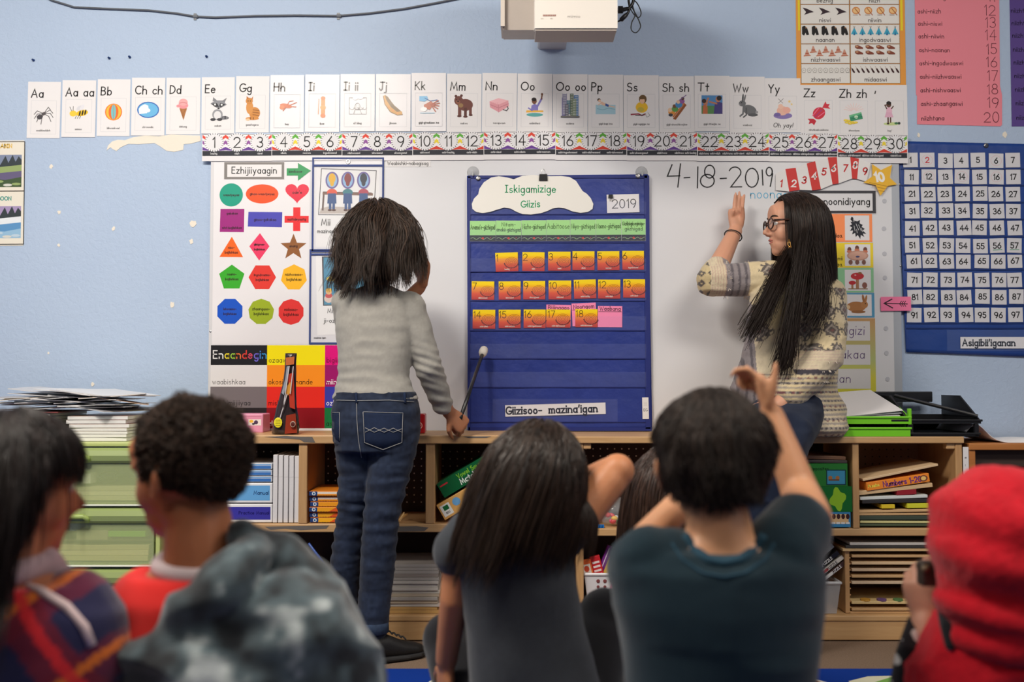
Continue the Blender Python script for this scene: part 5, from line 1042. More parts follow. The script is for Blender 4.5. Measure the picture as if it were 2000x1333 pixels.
# a standing bag: wide printed foot that twists up into a narrow neck
prof = [(0,.043,.03,0),(.02,.044,.03,0),(.05,.040,.026,.002),(.09,.032,.02,.006),(.13,.026,.016,.012),(.17,.022,.012,.017),(.21,.019,.010,.018),(.245,.018,.008,.017),(.262,.019,.006,.017),(.27,.019,.004,.017)]
c0 = P(556,850,-.27); m = MB(); n_ = 20; vs = []; fs = []
zb = .665
for j, (z, rx, ry, dx) in enumerate(prof):
    for k in range(n_): a = 2*pi*k/n_+j*.12; fl = 1+.12*sin(3*a+j*.9); vs.append((c0.x+dx+rx*fl*cos(a), -.27+ry*fl*sin(a), zb+z*.985))
for j in range(len(prof)-1):
    for k in range(n_): a = j*n_+k; b = j*n_+(k+1)%n_; fs.append((a,b,b+n_,a+n_))
fs += [tuple(range(n_))[::-1], tuple(range((len(prof)-1)*n_, len(prof)*n_))]
m.add(vs, fs); m.obj('film', mat('dark_film', (52,42,44), .15, .6, bump=.5, bscale=30), t, True)
def pk(name, c, pts, y=-.31, lab=None):
    f = Flat(1, 0); q = [P(x, yy, y) for x, yy in pts]
    o = MB().prism([(p.x, p.z) for p in q], y, y+.004).obj(name, colmat(c,.3), t)
    if lab: o['label'] = lab
pk('printed_panel', (150,52,30), [(559,812),(577,808),(580,846),(556,848)], -.303); pk('printed_panel', (214,150,60), [(557,760),(567,746),(570,764),(560,776)], -.300, 'yellow-orange panel'); pk('printed_panel', (190,60,40), [(562,732),(573,728),(576,800),(566,796)], -.298, 'red panel'); pk('printed_panel', (200,110,60), [(558,699),(575,697),(574,712),(558,714)], -.289, 'orange strip at the neck'); pk('printed_panel', (150,158,170), [(560,716),(566,715),(562,745),(554,772),(550,768),(557,740)], -.292, 'silvery strip')
for x0,y0,x1,y1 in ((564,716,552,800),(572,716,566,770),(560,770,542,830)):
    pk('painted_glint', (214,208,210), [(x0,y0),(x0+1.6,y0),(x1+1.6,y1),(x1,y1)], -.306)  # pale strips paint highlights onto the dark film
q = P(543,826,-.311); o = MB().ell((0,0,0),(.0135,.0015,.017),20,6).obj('sticker', colmat((240,226,40),.4), t); o.location = q; o['label'] = 'round yellow sticker'
for k in range(4): MB().box(-.008,-.0022,.008-k*.006,.008,-.0012,.0095-k*.006).obj('print_line', colmat((150,140,40),.5), o)
q = P(572,829,-.312); o = MB().ell((0,0,0),(.009,.0015,.010),16,6).obj('emblem', colmat((190,170,150),.4), t); o.location = q; q2 = MB().ell((0,-.001,0),(.007,.0015,.008),16,6).obj('emblem_centre', colmat((90,34,26),.4), o); 
MB().tube([P(574,697,-.285), P(577,692,-.285)], .0025, 6).obj('tie', colmat((60,46,50),.5), t); rebase(t)
t = thing('red_tin', 'small red tin with a ring emblem half hidden behind the jeans', 'tin'); a = P(800,850,-.2); b = P(832,808,-.2)
MB().box(a.x,-.24,.664,b.x,-.18,b.z,bev=.004).obj('tin_body', colmat((176,30,36),.3), t)
f = Flat(1,.0006,.0002)
for rr, c in ((.012,(230,190,180)),(.0095,(176,30,36)),(.006,(230,190,180)),(.0035,(176,30,36))): f.ell(0,0,rr,rr,c)
o = f.obj('emblem', t); o.location = (b.x-.02,-.24,.69); rebase(t)
for x0, y0, x1, y1 in ((815,806,-.2,822),): pass
# green paper trays
GT = mat('lime_plastic', (120,206,40), .35, .5)
def tray_shell(t, x0, x1, y0, y1, zb, h, m, th=.004, name='tray', lip=.012, front=.35, slope=.03):
    """open letter tray: low front wall, full sides and back"""
    w_ = MB(); w_.box(x0, y0, zb, x1, y1, zb+th); w_.box(x0, y1-th, zb, x1, y1, zb+h)
    for xa, sg in ((x0,1),(x1,-1)):
        pts = [(y0,zb),(y1,zb),(y1,zb+h),(y0+slope,zb+h),(y0,zb+h*front)]
        a = [(xa, y, z) for y, z in pts]; b = [(xa+sg*th, y, z) for y, z in pts]; n_ = 5
        w_.add(a+b, [tuple(range(n_)), tuple(range(n_,2*n_))[::-1]]+[(i, i+n_, (i+1)%n_+n_, (i+1)%n_) for i in range(n_)])
    w_.box(x0, y0-.002, zb, x1, y0+th, zb+h*front); w_.box(x0-.004, y0-.006, zb+h*front-.004, x1+.004, y0+th, zb+h*front+.003, bev=.0015)
    return w_.obj(name, m, t)
ty = -.335; a = P(1629,860,ty); b = P(1778,860,ty); zt = .6595
t = thing('paper_tray', 'lime green paper tray, lower of the two stacked', 'tray', group='stacked lime green paper trays'); tray_shell(t, a.x, b.x, -.335, -.07, zt, .036, GT, front=.75); rebase(t)
t = thing('paper_tray', 'lime green paper tray, upper of the two stacked', 'tray', group='stacked lime green paper trays'); z2 = zt+.040
tray_shell(t, a.x, b.x, -.335, -.07, z2, .070, GT, front=.32, slope=.13)
m = MB()
for i in range(10):
    for j in range(4): m.box(a.x+.02+i*.012, -.0752, z2+.022+j*.011, a.x+.027+i*.012, -.0745, z2+.029+j*.011)
o = m.obj('grid_holes', colmat((70,140,24),.5), t); o['kind'] = 'stuff'
for k, (x0, x1) in enumerate(((a.x-.004,a.x+.006),(b.x-.006,b.x+.004))): MB().box(x0,-.340,z2-.002,x1,-.325,z2+.05,bev=.002).obj('corner_post', GT, t)
rebase(t)
for k in range(5):
    t = thing('paper_sheet', 'sheet of paper in the lime green trays', 'paper', ((a.x+b.x)/2+.006*k-.008, -.32, (z2+.006+.006*k) if k else zt+.008), (R(0 if k < 2 else 8+2*k), R(-1.2*k), .02*k), 'sheets in the lime green trays')
    me = sheet('s', .19, .24, PAPER, .0016, .006, 8, 8, k); me.transform(Matrix.Rotation(-pi/2, 4, 'X')); me.transform(Matrix.Translation((0,.12,.001))); link('page', me, t, [PAPER, mat('grey_paper', (170,172,180), .6)][k%2])
# black paper trays
BK = mat('black_plastic', (22,22,26), .35, .5)
t = thing('paper_tray', 'black plastic paper tray, lower of the black pair', 'tray', group='stacked black paper trays'); a = P(1742,858,-.33); b = P(1912,858,-.33)
tray_shell(t, a.x, b.x, -.33, -.06, .6595, .03, BK, front=.3, slope=.03); MB().box(b.x-.014,-.332,.6595,b.x,-.32,.70,bev=.002).obj('corner_post', BK, t); MB().box(a.x+.05,-.332,.6595,a.x+.07,-.32,.70,bev=.002).obj('corner_post', BK, t)
rebase(t)
t = thing('paper_tray', 'black plastic paper tray propped above the other black tray', 'tray', group='stacked black paper trays')
tray_shell(t, a.x, b.x+.006, -.332, -.06, .7005, .022, BK, front=.5, slope=.02)
zc = .7225
for xa in (a.x+.045, b.x-.004):
    pts = [(-.325,zc),(-.06,zc),(-.06,.79),(-.20,.79)]; va = [(xa,y,z) for y,z in pts]+[(xa+.005,y,z) for y,z in pts]
    MB().add(va, [(0,1,2,3),(7,6,5,4),(0,4,5,1),(1,5,6,2),(2,6,7,3),(3,7,4,0)]).obj('side_frame', BK, t)
MB().box(a.x-.01,-.075,.765,b.x-.04,-.06,.802,bev=.003).obj('back_rail', BK, t)
q = [P(1784,770,-.2), P(1908,823,-.325)]; MB().tube([(a.x+.06,-.20,.79),(b.x,-.325,.7245)], .006, 8).obj('front_rail', BK, t); rebase(t)
t = thing('paper_sheet', 'grey sheet of paper in the lower black tray', 'paper'); MB().box(a.x+.03,-.31,.6645,b.x-.02,-.09,.668).obj('page', mat('grey_paper', (170,172,180), .6), t); rebase(t)
t = thing('paper_roll', 'white curled sheet of paper on the far right shelf unit', 'paper'); me = MB(); vs = []; fs = []
for side in (0,1):
    for i in range(25):
        u = i/24; x = xw(1893)+u*.33; z = .639+(.052*math.exp(-((u-.09)/.13)**2) if 1 else 0)+.008*sin(u*9)*(1-u)+side*.002
        for y in (-.30,-.05): vs.append((x, y, z))
for s_ in (0,50):
    for i in range(24): a_ = s_+i*2; fs.append((a_,a_+2,a_+3,a_+1) if s_ else (a_,a_+1,a_+3,a_+2))
for i in range(24): fs.append((i*2, i*2+2, i*2+52, i*2+50))
me.add(vs, fs); me.obj('page', PAPER, t, True); rebase(t)
t = thing('wooden_lip', None, None); bpy.data.objects.remove(t)

# ------------------------------------------------------------------ drawer cart and magazines
t = thing('drawer_cart', 'green translucent plastic three-drawer cart behind the seated children', 'drawer cart'); cx0, cx1 = P(24,1000,-.42).x, P(313,1000,-.42).x; zc = lambda py: CAMZ-(py-744)/617.
GF = mat('green_frame', (186,198,124), .4); GD = mat('green_drawer', (200,214,158), .25, .6, alpha=.34); GL = mat('green_lip', (148,164,104), .3, .6)
for xa, xb in ((cx0,cx0+.014),(cx1-.014,cx1)): MB().box(xa,-.42,.03,xb,-.04,zc(868),bev=.003).obj('side_frame', GF, t)
MB().box(cx0,-.425,zc(872),cx1,-.04,zc(864),bev=.003).obj('top_panel', GF, t)
for k in range(4): pass
MB().box(cx0,-.42,.03,cx1,-.04,zc(1222),bev=.003).obj('base_panel', GF, t)
for x in (cx0+.03, cx1-.03):
    for y in (-.38,-.08): MB().tube([(x-.012,y,.02),(x+.012,y,.02)], .02, 14).obj('caster', colmat((60,60,64),.5), t)
for k, (y0, y1) in enumerate(((872,983),(988,1100),(1106,1218))):
    zt, zb = zc(y0), zc(y1)
    d_ = MB(); xa, xb = cx0+.016, cx1-.018
    d_.box(xa,-.425,zb,xb,-.420,zt-.048,bev=.001); d_.box(xa,-.42,zb,xb,-.05,zb+.003); d_.box(xa,-.42,zb,xa+.003,-.05,zt-.03); d_.box(xb-.003,-.42,zb,xb,-.05,zt-.03)
    dr = d_.obj('drawer', GD, t)
    lp = MB(); pr = [(-.428,zt-.052),(-.436,zt-.044),(-.440,zt-.028),(-.434,zt-.012),(-.420,zt-.004),(-.415,zt-.004),(-.415,zt-.052)]
    n_ = len(pr); lp.add([(xa,y,z) for y,z in pr]+[(xb,y,z) for y,z in pr], [tuple(range(n_))[::-1], tuple(range(n_,2*n_))]+[(i,(i+1)%n_,(i+1)%n_+n_,i+n_) for i in range(n_)]); lp.obj('drawer_lip', GL, dr)
    ha, hb = P(150,0,-.44).x, P(188,0,-.44).x
    MB().tube([(ha-.03,-.440,zt-.036),(ha,-.452,zt-.028),(hb-.008,-.452,zt-.028),(hb,-.448,zt-.034),(hb,-.440,zt-.044)], .008, 10).obj('handle', mat('green_handle', (164,186,104), .35), dr, True)
    MB().box(xa,-.430,zb-.006,xb,-.418,zb-.001,bev=.001).obj('drawer_rim_highlight', mat('rim_highlight', (230,234,220), .35), dr)  # drawer rim, its highlight painted in as a pale colour
    if 0: pass
rebase(t)
for k, (y1, h, c, n_) in enumerate(((980,.045,(206,196,150),3),(1097,.05,(214,196,140),3),(1215,.03,(150,160,130),2))):
    zb = zc(y1)+.0035
    for j in range(n_):
        tt = thing('paper_pad', ['cream pad of paper inside the top drawer of the green cart','yellow pad of paper inside the middle drawer of the green cart','olive pad of paper inside the bottom drawer of the green cart'][k], 'paper pad', ((cx0+cx1)/2, -.40, zb+j*h/n_), (0,0,.02*j-.02), 'paper pads in drawer %s' % 'abc'[k])
        MB().box(-.19,0,0,.19,.3,h/n_-.001,bev=.001).obj('pages', colmat(c if j%2 == 0 else tuple(min(255,v+18) for v in c),.8), tt)
for k, (x0, y0, x1, y1, c, l, cat_) in enumerate(((150,925,178,945,(226,226,206),'small white card box in the top drawer','card box'),(212,1037,285,1049,(130,196,40),'lime green ruler tray in the middle drawer','ruler'),(150,1035,212,1055,(176,164,120),'brown envelope in the middle drawer','envelope'))):
    tt = thing(l.split(' in ')[0].replace(' ','_'), l, cat_); a = P(x0,y1,-.405); b = P(x1,y0,-.405); MB().box(a.x,-.41,a.z,b.x,-.36,b.z,bev=.002).obj('body', colmat(c,.5), tt); rebase(tt)
tt = thing('wire_coil', 'thin dark wire coil in the top drawer of the green cart', 'wire'); q = P(212,940,-.40); MB().tube([q+Vector((.028*cos(a),.004*sin(a*3),.013*sin(a)+.002*a)) for a in (i*.35 for i in range(40))], .0009, 5).obj('wire', colmat((60,66,50),.5), tt); rebase(tt)
tt = thing('spiral_notebook', 'pale notebook with a wire binding in the bottom drawer of the green cart', 'notebook'); a = P(148,1190,-.406); b = P(232,1172,-.406)
MB().box(a.x,-.40,a.z,b.x,-.36,b.z,bev=.001).obj('pages', colmat((196,200,170),.7), tt); m = MB()
for i in range(20): x = a.x+.003+i*(b.x-a.x-.006)/19; m.tube([(x,-.401,a.z),(x,-.408,(a.z+b.z)/2),(x,-.401,b.z)], .0012, 5)
m.obj('wire_binding', colmat((226,230,210),.4), tt); rebase(tt)
# two stacks of magazines and the loose heap on top
rn = random.Random(21); top = zc(864)+.0005
def magazine(x, y, z, w_, d_, h_, c, rz, label, grp, tilt=0, curl=.004, cover=None):
    t = thing('magazine', label, 'magazine', (x, y, z), (0, tilt, rz), grp)
    me = sheet('m', w_, d_, PAPER, h_, curl, 10, 8, x*50+z*90); me.transform(Matrix.Rotation(-pi/2, 4, 'X')); link('page_block', me, t, colmat((222,220,218),.7))
    me2 = sheet('m', w_*.997, d_*.997, PAPER, .0008, curl, 10, 8, x*50+z*90); me2.transform(Matrix.Rotation(-pi/2, 4, 'X')); me2.transform(Matrix.Translation((0,0,h_+.0002)))
    link('cover', me2, t, colmat(cover or c, .35))
covs = [(214,212,210),(196,196,200),(150,150,160),(226,224,220),(176,130,110),(120,130,150),(206,190,170)]
zL = top
for i in range(8):
    h_ = rn.uniform(.007,.011); magazine(P(88,0,-.24).x+rn.uniform(-.008,.008), -.24, zL, .20, .27, h_, (0,0,0), rn.uniform(-.05,.05), ORD[i]+' magazine from the bottom of the left stack on the green cart', 'magazines in the left stack on the cart', 0, .001, rn.choice(covs)); zL += h_+.0022
zR = top
for i in range(7):
    h_ = rn.uniform(.007,.011); magazine(P(236,0,-.24).x+rn.uniform(-.006,.006), -.24, zR, .19, .27, h_, (0,0,0), rn.uniform(-.04,.04), ORD[i]+' magazine from the bottom of the right stack on the green cart', 'magazines in the right stack on the cart', 0, .001, rn.choice(covs)); zR += h_+.0022
for k in range(3):
    q = P(158,0,-.4).x; 
t = thing('red_folder', 'dark red folder under the loose papers on the cart', 'folder'); MB().box(P(40,0,-.24).x,-.38,zL+.001,P(165,0,-.24).x,-.1,zL+.005,bev=.001).obj('cover', colmat((130,60,60),.5), t); rebase(t)
z = max(zL,zR)+.0055
for i in range(24):
    x = P([80,140,215,120,190,240,90,170,60,230,130,200,150,105,185,220][(i*5)%16],0,-.24).x; c = rn.choice([(220,220,222),(200,200,204),(170,170,176),(214,198,180),(186,184,190)])
    tilt = rn.uniform(-.07,.08) if i < 20 else .14-.02*i/12; h = max(0, 7-abs(i-8))*.0006
    magazine(x, -.25+rn.uniform(-.02,.02), z+i*.0026, .20, .26, .0012, c, rn.uniform(-.5,.5), 'loose printed newsletter in the untidy heap on top of the cart', 'loose newsletters heaped on the cart', tilt, .010, c)
t = thing('brochure', 'tan printed brochure lying on the right slope of the paper heap', 'brochure', (P(245,0,-.3).x, -.28, z+.03), (0, R(9), .35)); me = sheet('m', .17, .2, PAPER, .0014, .006, 8, 8, 3); me.transform(Matrix.Rotation(-pi/2, 4, 'X')); link('page', me, t, colmat((206,178,156),.5))

# ------------------------------------------------------------------ projector on the wall
t = thing('projector', 'white and grey short-throw projector mounted high on the wall', 'projector')
PB = mat('projector_grey', (178,168,160), .5, bump=.1, bscale=60, var=.08, vscale=9); PW = mat('projector_white', (228,222,214), .4)
def wedge(x0, x1, y0, y1, z0f, z0b, z1):
    v = [(x0,y0,z0f),(x1,y0,z0f),(x1,y1,z0b),(x0,y1,z0b),(x0,y0,z1),(x1,y0,z1),(x1,y1,z1),(x0,y1,z1)]
    return MB().add(v, [(0,3,2,1),(4,5,6,7),(0,1,5,4),(1,2,6,5),(2,3,7,6),(3,0,4,7)])
wedge(-.028, .312, -.60, -.30, 1.900, 1.975, 2.25).obj('body', PB, t); wedge(.066, .308, -.705, -.60, 1.868, 1.895, 2.25).obj('front_cover', PW, t)
wedge(-.034, -.022, -.62, -.30, 1.905, 1.978, 2.25).obj('side_rib', mat('projector_rib', (196,186,176), .5), t)
MB().box(.068,-.70,1.862,.306,-.60,1.868,bev=.002).obj('bottom_edge', mat('projector_edge', (190,180,170), .5), t)
MB().box(.10,-.42,1.944,.155,-.40,1.9475).obj('vent_slot', colmat((60,50,50),.6), t)
f = Flat(.001, 0); f.text('mimio', 0, 0, 8, 1.1, (178,172,168), wx=1.6, gap=6); o = f.obj('emblem', t); o.location = (.163,-.7056,1.899); o['label'] = 'pale grey lettering'
f = Flat(.001, 0); f.rect(0,0,38,5,(150,110,100)); [f.rect(2+k*5,1,4+k*5,4,(196,170,160)) for k in range(7)]; f.text('www', -6, -8, 3, .6, (190,180,172)); f.text('info', 22, -8, 3, .6, (190,180,172)); o = f.obj('label_sticker', t); o.location = (.09,-.7056,1.903)
MB().box(.10,-.30,2.07,.2,0,2.2,bev=.005).obj('wall_arm', PW, t); 
rebase(t)
t = thing('wall_bracket', 'small white bracket below the projector', 'bracket'); a = P(1050,82,-.08); b = P(1107,66,-.08)
MB().prism([(a.x+.008,a.z),(b.x,a.z),(b.x,b.z+.05),(a.x,b.z+.05),(a.x,a.z+.01),(a.x+.003,a.z+.003)], -.08, 0).obj('bracket_body', colmat((206,206,210),.4), t); rebase(t)
t = thing('power_cable', 'black power cables looping beside the projector', 'cable')
CB_ = colmat((20,20,24),.4); Yc = -.52; PP = lambda L: [P(x,y,Yc) for x,y in L]
def spline(L, n=8):
    out = []
    for i in range(len(L)-1):
        p0, p1, p2, p3 = L[max(i-1,0)], L[i], L[i+1], L[min(i+2,len(L)-1)]
        for k in range(n):
            u = k/n; out.append(.5*((2*p1)+(p2-p0)*u+(2*p0-5*p1+4*p2-p3)*u*u+(3*p1-p0-3*p2+p3)*u**3))
    return out+[L[-1]]
MB().tube(spline(PP([(1226,18),(1234,10),(1238,-4),(1240,-30)])), .005, 8).obj('cable', CB_, t, True); MB().tube(spline(PP([(1224,30),(1230,16),(1228,0),(1229,-30)])), .004, 8).obj('cable', CB_, t, True)
MB().tube(spline(PP([(1230,-6),(1244,6),(1252,24),(1248,34),(1238,28),(1230,14)])), .0018, 6).obj('cable', CB_, t, True); MB().tube(spline(PP([(1234,14),(1245,34),(1251,52),(1242,64),(1233,58),(1234,44),(1240,30),(1236,12)])), .0018, 6).obj('cable', CB_, t, True)
MB().tube(PP([(1207,19),(1216,19),(1217,19),(1226,17)]), [.012,.012,.007,.006], 8).obj('plug', CB_, t); MB().tube(PP([(1204,44),(1211,40),(1213,39),(1222,30),(1226,25)]), [.002,.003,.007,.007,.003], 8).obj('plug', CB_, t, True); rebase(t)

# ------------------------------------------------------------------ rug
t = thing('rug', 'bright blue classroom rug with green and cream figures on the carpet', 'rug', (0,0,0))
ry = -.655; MB().box(-1.9,-2.9,0,1.75,ry,.008,bev=.003).obj('pile', mat('blue_pile', (16,54,142), .95, .1, bump=.8, bscale=500), t)
def rugpoly(name, pts, c, h=.0085):
    m = MB(); n_ = len(pts); m.add([(x,y,h) for x,y in pts], [tuple(range(n_))]); return m.obj(name, mat('r_%d_%d_%d' % c, c, .95, .1, bump=.8, bscale=500), t)
def G_(px, py): p = P(px,py,0); d = p-cam.location; k = (0.0085-CAMZ)/d.z; q = cam.location+d*k; return (q.x, q.y)
def ell2(cx, cy, rx, ry_, n=28): return [(cx+rx*cos(2*pi*i/n), cy+ry_*sin(2*pi*i/n)) for i in range(n)][::1]
for cx, cy, rr in ((-.66,-.83,.14),(-1.3,-.85,.14),(-.1,-.83,.14),(.5,-.84,.14),(-.9,-1.5,.16),(-.2,-1.5,.16),(.5,-1.5,.16),(1.2,-1.5,.16)):
    rugpoly('cream_ring', ell2(cx,cy,rr,rr*.9), (206,206,190)); rugpoly('green_disc', ell2(cx,cy,rr*.88,rr*.78), (120,164,70), .0089); rugpoly('dark_figure', [(cx-.03,cy-.05),(cx+.05,cy-.02),(cx+.02,cy+.06),(cx-.05,cy+.03)], (50,60,56), .0093)
rugpoly('cream_figure', [(.93,-.78),(1.00,-.735),(1.12,-.725),(1.24,-.735),(1.30,-.79),(1.28,-.95),(.98,-.95)], (214,212,186)); rugpoly('green_figure', [(1.0,-.79),(1.06,-.745),(1.18,-.742),(1.25,-.79),(1.22,-.93),(1.03,-.93)], (120,168,84), .0089)
rugpoly('cream_figure', [(1.08,-.80),(1.15,-.775),(1.20,-.80),(1.16,-.86),(1.08,-.86)], (214,212,186), .0093)
rugpoly('orange_figure', [(.80,-.72),(.86,-.79),(.90,-.86),(.86,-.87),(.80,-.80),(.775,-.74)], (190,110,60)); rugpoly('white_figure', [(.785,-.70),(.80,-.705),(.90,-.83),(.885,-.835)], (220,216,206), .0089)
# ------------------------------------------------------------------ people: one skin surface each, clothes and hair as parts
def loft(mb, secs, n=28, p=2.4):
    """secs: (centre, half-width vector, half-depth vector)"""
    vs = []; fs = []
    for c, a, b in secs:
        for k in range(n):
            t_ = 2*pi*k/n; ct, st = cos(t_), sin(t_)
            vs.append(c+a*(abs(ct)**(2/p)*(1 if ct > 0 else -1))+b*(abs(st)**(2/p)*(1 if st > 0 else -1)))
    for j in range(len(secs)-1):
        for k in range(n): x = j*n+k; y = j*n+(k+1)%n; fs.append((x, y, y+n, x+n))
    fs += [tuple(range(n))[::-1], tuple(range((len(secs)-1)*n, len(secs)*n))]
    return mb.add(vs, fs)
def limb(mb, pts, rs, n=14):
    pts = [Vector(p) for p in pts]
    P_ = []; Rr = []
    for i in range(len(pts)-1):
        p0, p1, p2, p3 = pts[max(i-1,0)], pts[i], pts[i+1], pts[min(i+2,len(pts)-1)]
        for k in range(5):
            u = k/5; P_.append(.5*((2*p1)+(p2-p0)*u*.6+(2*p0-5*p1+4*p2-p3)*u*u*.0+0*(p3)) if 0 else p1.lerp(p2, u)); Rr.append(rs[i]*(1-u)+rs[i+1]*u)
    P_.append(pts[-1]); Rr.append(rs[-1])
    mb.tube(P_, Rr, n)
    for p, r in zip(pts, rs): mb.ell(p, (r,r,r), 14, 8)
    return mb
def finish(mb, name, parent, m, voxel=.006, smooth=6, disp=None, color=None, keep=True):
    me = mb.mesh('tmp'); o = bpy.data.objects.new('tmp', me); COL.objects.link(o)
    r = o.modifiers.new('r', 'REMESH'); r.mode = 'VOXEL'; r.voxel_size = voxel; r.use_smooth_shade = True
    if smooth: s_ = o.modifiers.new('s', 'SMOOTH'); s_.iterations = smooth; s_.factor = .5
    dg = bpy.context.evaluated_depsgraph_get(); dg.update(); out = bpy.data.meshes.new_from_object(o.evaluated_get(dg)); bpy.data.objects.remove(o)
    out.name = name; n_ = len(out.vertices); co = np.empty(n_*3, 'f'); out.vertices.foreach_get('co', co); co = co.reshape(-1,3)
    if disp is not None:
        no = np.empty(n_*3, 'f'); out.vertices.foreach_get('normal', no); no = no.reshape(-1,3)
        co = co+no*disp(co)[:,None]; out.vertices.foreach_set('co', co.astype('f').ravel()); out.update()
    if color is not None:
        ca = out.color_attributes.new('Col', 'FLOAT_COLOR', 'POINT'); c = np.ones((n_,4), 'f'); c[:,:3] = color(co); ca.data.foreach_set('color', c.ravel())
    out.materials.clear(); out.polygons.foreach_set('use_smooth', [True]*len(out.polygons))
    return link(name, out, parent, m)
def vnoise(co, f, seed=0, aniso=(1,1,1)):
    """cheap smooth value noise on arrays"""
    q = co*np.array(aniso)*f+seed*17.3; i = np.floor(q).astype(np.int64); u = q-i; u = u*u*(3-2*u); out = 0
    def h(a, b, c): n = (a*374761393+b*668265263+c*2147483647+seed*1013) & 0xffffffff; n = ((n ^ (n >> 13))*1274126177) & 0xffffffff; return ((n ^ (n >> 16)) & 0xffff)/65535.
    for dx in (0,1):
        for dy in (0,1):
            for dz in (0,1):
                w_ = (u[:,0] if dx else 1-u[:,0])*(u[:,1] if dy else 1-u[:,1])*(u[:,2] if dz else 1-u[:,2]); out = out+w_*h(i[:,0]+dx, i[:,1]+dy, i[:,2]+dz)
    return out*2-1
def folds(amp, f=14, seed=1, aniso=(1,1,2.2)):
    def fn(co):
        a = vnoise(co, f, seed, aniso); b = vnoise(co, f*2.3, seed+3, aniso)
        return amp*((1-np.abs(a)*2)*.7+.35*b)
    return fn
L3 = lambda c: np.array(lin(c)[:3])
def mixc(a, b, t_): t_ = np.clip(t_, 0, 1)[:,None]; return a*(1-t_)+b*t_
def frame(f, tilt=0, up=(0,0,1)):
    f = Vector(f).normalized(); u = Vector(up); r = f.cross(u).normalized(); u = r.cross(f).normalized()
    M = Matrix((r, f, u)).transposed()          # columns: right, forward, up
    return M @ Matrix.Rotation(tilt, 3, 'Y')
def head(mb, c, H, M, face=1, child=False):
    """skull, jaw, nose, lips, ears in head heights; M columns are right, forward, up"""
    def e(p, r, rot=None): mb.ell(Vector(c)+M @ (Vector(p)*H), tuple(x*H for x in r), 20, 14, M if rot is None else M @ rot)
    k = 1.06 if child else 1
    e((0,-.045,.13), (.345*k,.425,.37)); e((0,.10,-.06), (.285*k,.29,.33)); e((0,.17,-.30), (.20*k,.20,.17)); e((0,.27,-.40), (.10,.09,.085)); e((0,.0,-.28), (.24,.22,.18))
    for s_ in (-1,1):
        e((s_*.14*k,.20,-.13), (.115,.15,.16)); e((s_*.13,.325,.075), (.11,.055,.035)); ez = -.07 if child else -.02; e((s_*.35*k,-.03,ez), (.022,.075,.115), Matrix.Rotation(.25*s_,3,'Z')); e((s_*.375*k,-.055,ez+.04), (.014,.06,.085), Matrix.Rotation(.5*s_,3,'Z')); e((s_*.345*k,.0,ez-.09), (.025,.035,.04))
        e((s_*.045,.405,-.145), (.035,.04,.028))
    e((0,.32,.17), (.20,.07,.17)) if not child else e((0,.34,.19), (.22,.09,.17))
    w_ = lambda p: Vector(c)+M @ (Vector(p)*H)
    mb.tube([w_((0,.34,.05)), w_((0,.40,-.03)), w_((0,.455,-.10)), w_((0,.45,-.13))], [.028*H,.034*H,.042*H,.034*H], 12); e((0,.455,-.112), (.042,.045,.036))
    e((0,.345,-.218), (.085,.058,.022)); e((0,.34,-.282), (.072,.052,.024)); e((0,.315,-.25), (.11,.05,.07))
def hand(mb, w_, a, n, L, curl=(.5,.5,.5,.5), thumb=.6, side=1, spread=.12, thumbdir=None):
    """w_ wrist, a along the hand, n palm normal; fingers curl toward n; side = +1 when the thumb is on a x n"""
    a = Vector(a).normalized(); n = Vector(n); n = (n-a*n.dot(a)).normalized(); s_ = a.cross(n)*side; w_ = Vector(w_)
    loft(mb, [(w_+a*L*t_, s_*L*hw, n*L*hd) for t_, hw, hd in ((-.05,.135,.11),(.08,.16,.10),(.25,.20,.10),(.42,.225,.085),(.52,.205,.07))], 20, 2.6)
    for i, (off, ln, cu) in enumerate(zip((.165,.055,-.055,-.155), (.43,.48,.44,.34), curl)):
        p = w_+a*L*(.44+(.03,.05,.035,0)[i])+s_*L*off*.95; d = (a+s_*spread*off*8).normalized(); pts = [p]; rs = [L*.052]; ang = 0
        for k, fr_ in enumerate((.46,.30,.24)):
            ang += cu*(.8,1.1,.9)[k]; q = (d*cos(ang)+n*sin(ang)); pts.append(pts[-1]+q*L*ln*fr_); rs.append(L*(.050,.045,.036)[k]*(1 if i < 3 else .88))
        limb(mb, pts, rs, 10)
    b = w_+a*L*.12+s_*L*.13; d = (s_*.75+a*.65+n*.25*thumb).normalized() if thumbdir is None else Vector(thumbdir).normalized()
    d2 = (d+(a*.7-s_*.5+n*.5)*thumb).normalized(); limb(mb, [b, b+d*L*.22, b+d*L*.22+d2*L*.17, b+d*L*.22+d2*L*.17+(d2+(a*.3-s_*.3+n*.3)*thumb).normalized()*L*.13], [L*.075,L*.062,L*.052,L*.042], 10)
def skinmat(key, c):
    m = mat(key, c, .48, .4, sss=.12, var=.06, vscale=14); return m
HAIRM = {}
def hairmat(key, rough=.38):
    if key in HAIRM: return HAIRM[key]
    m = bpy.data.materials.new(key); m.use_nodes = True; b = m.node_tree.nodes['Principled BSDF']; a = m.node_tree.nodes.new('ShaderNodeAttribute'); a.attribute_name = 'Col'
    m.node_tree.links.new(a.outputs['Color'], b.inputs['Base Color']); b.inputs['Roughness'].default_value = rough; b.inputs['Specular IOR Level'].default_value = .4; HAIRM[key] = m; return m
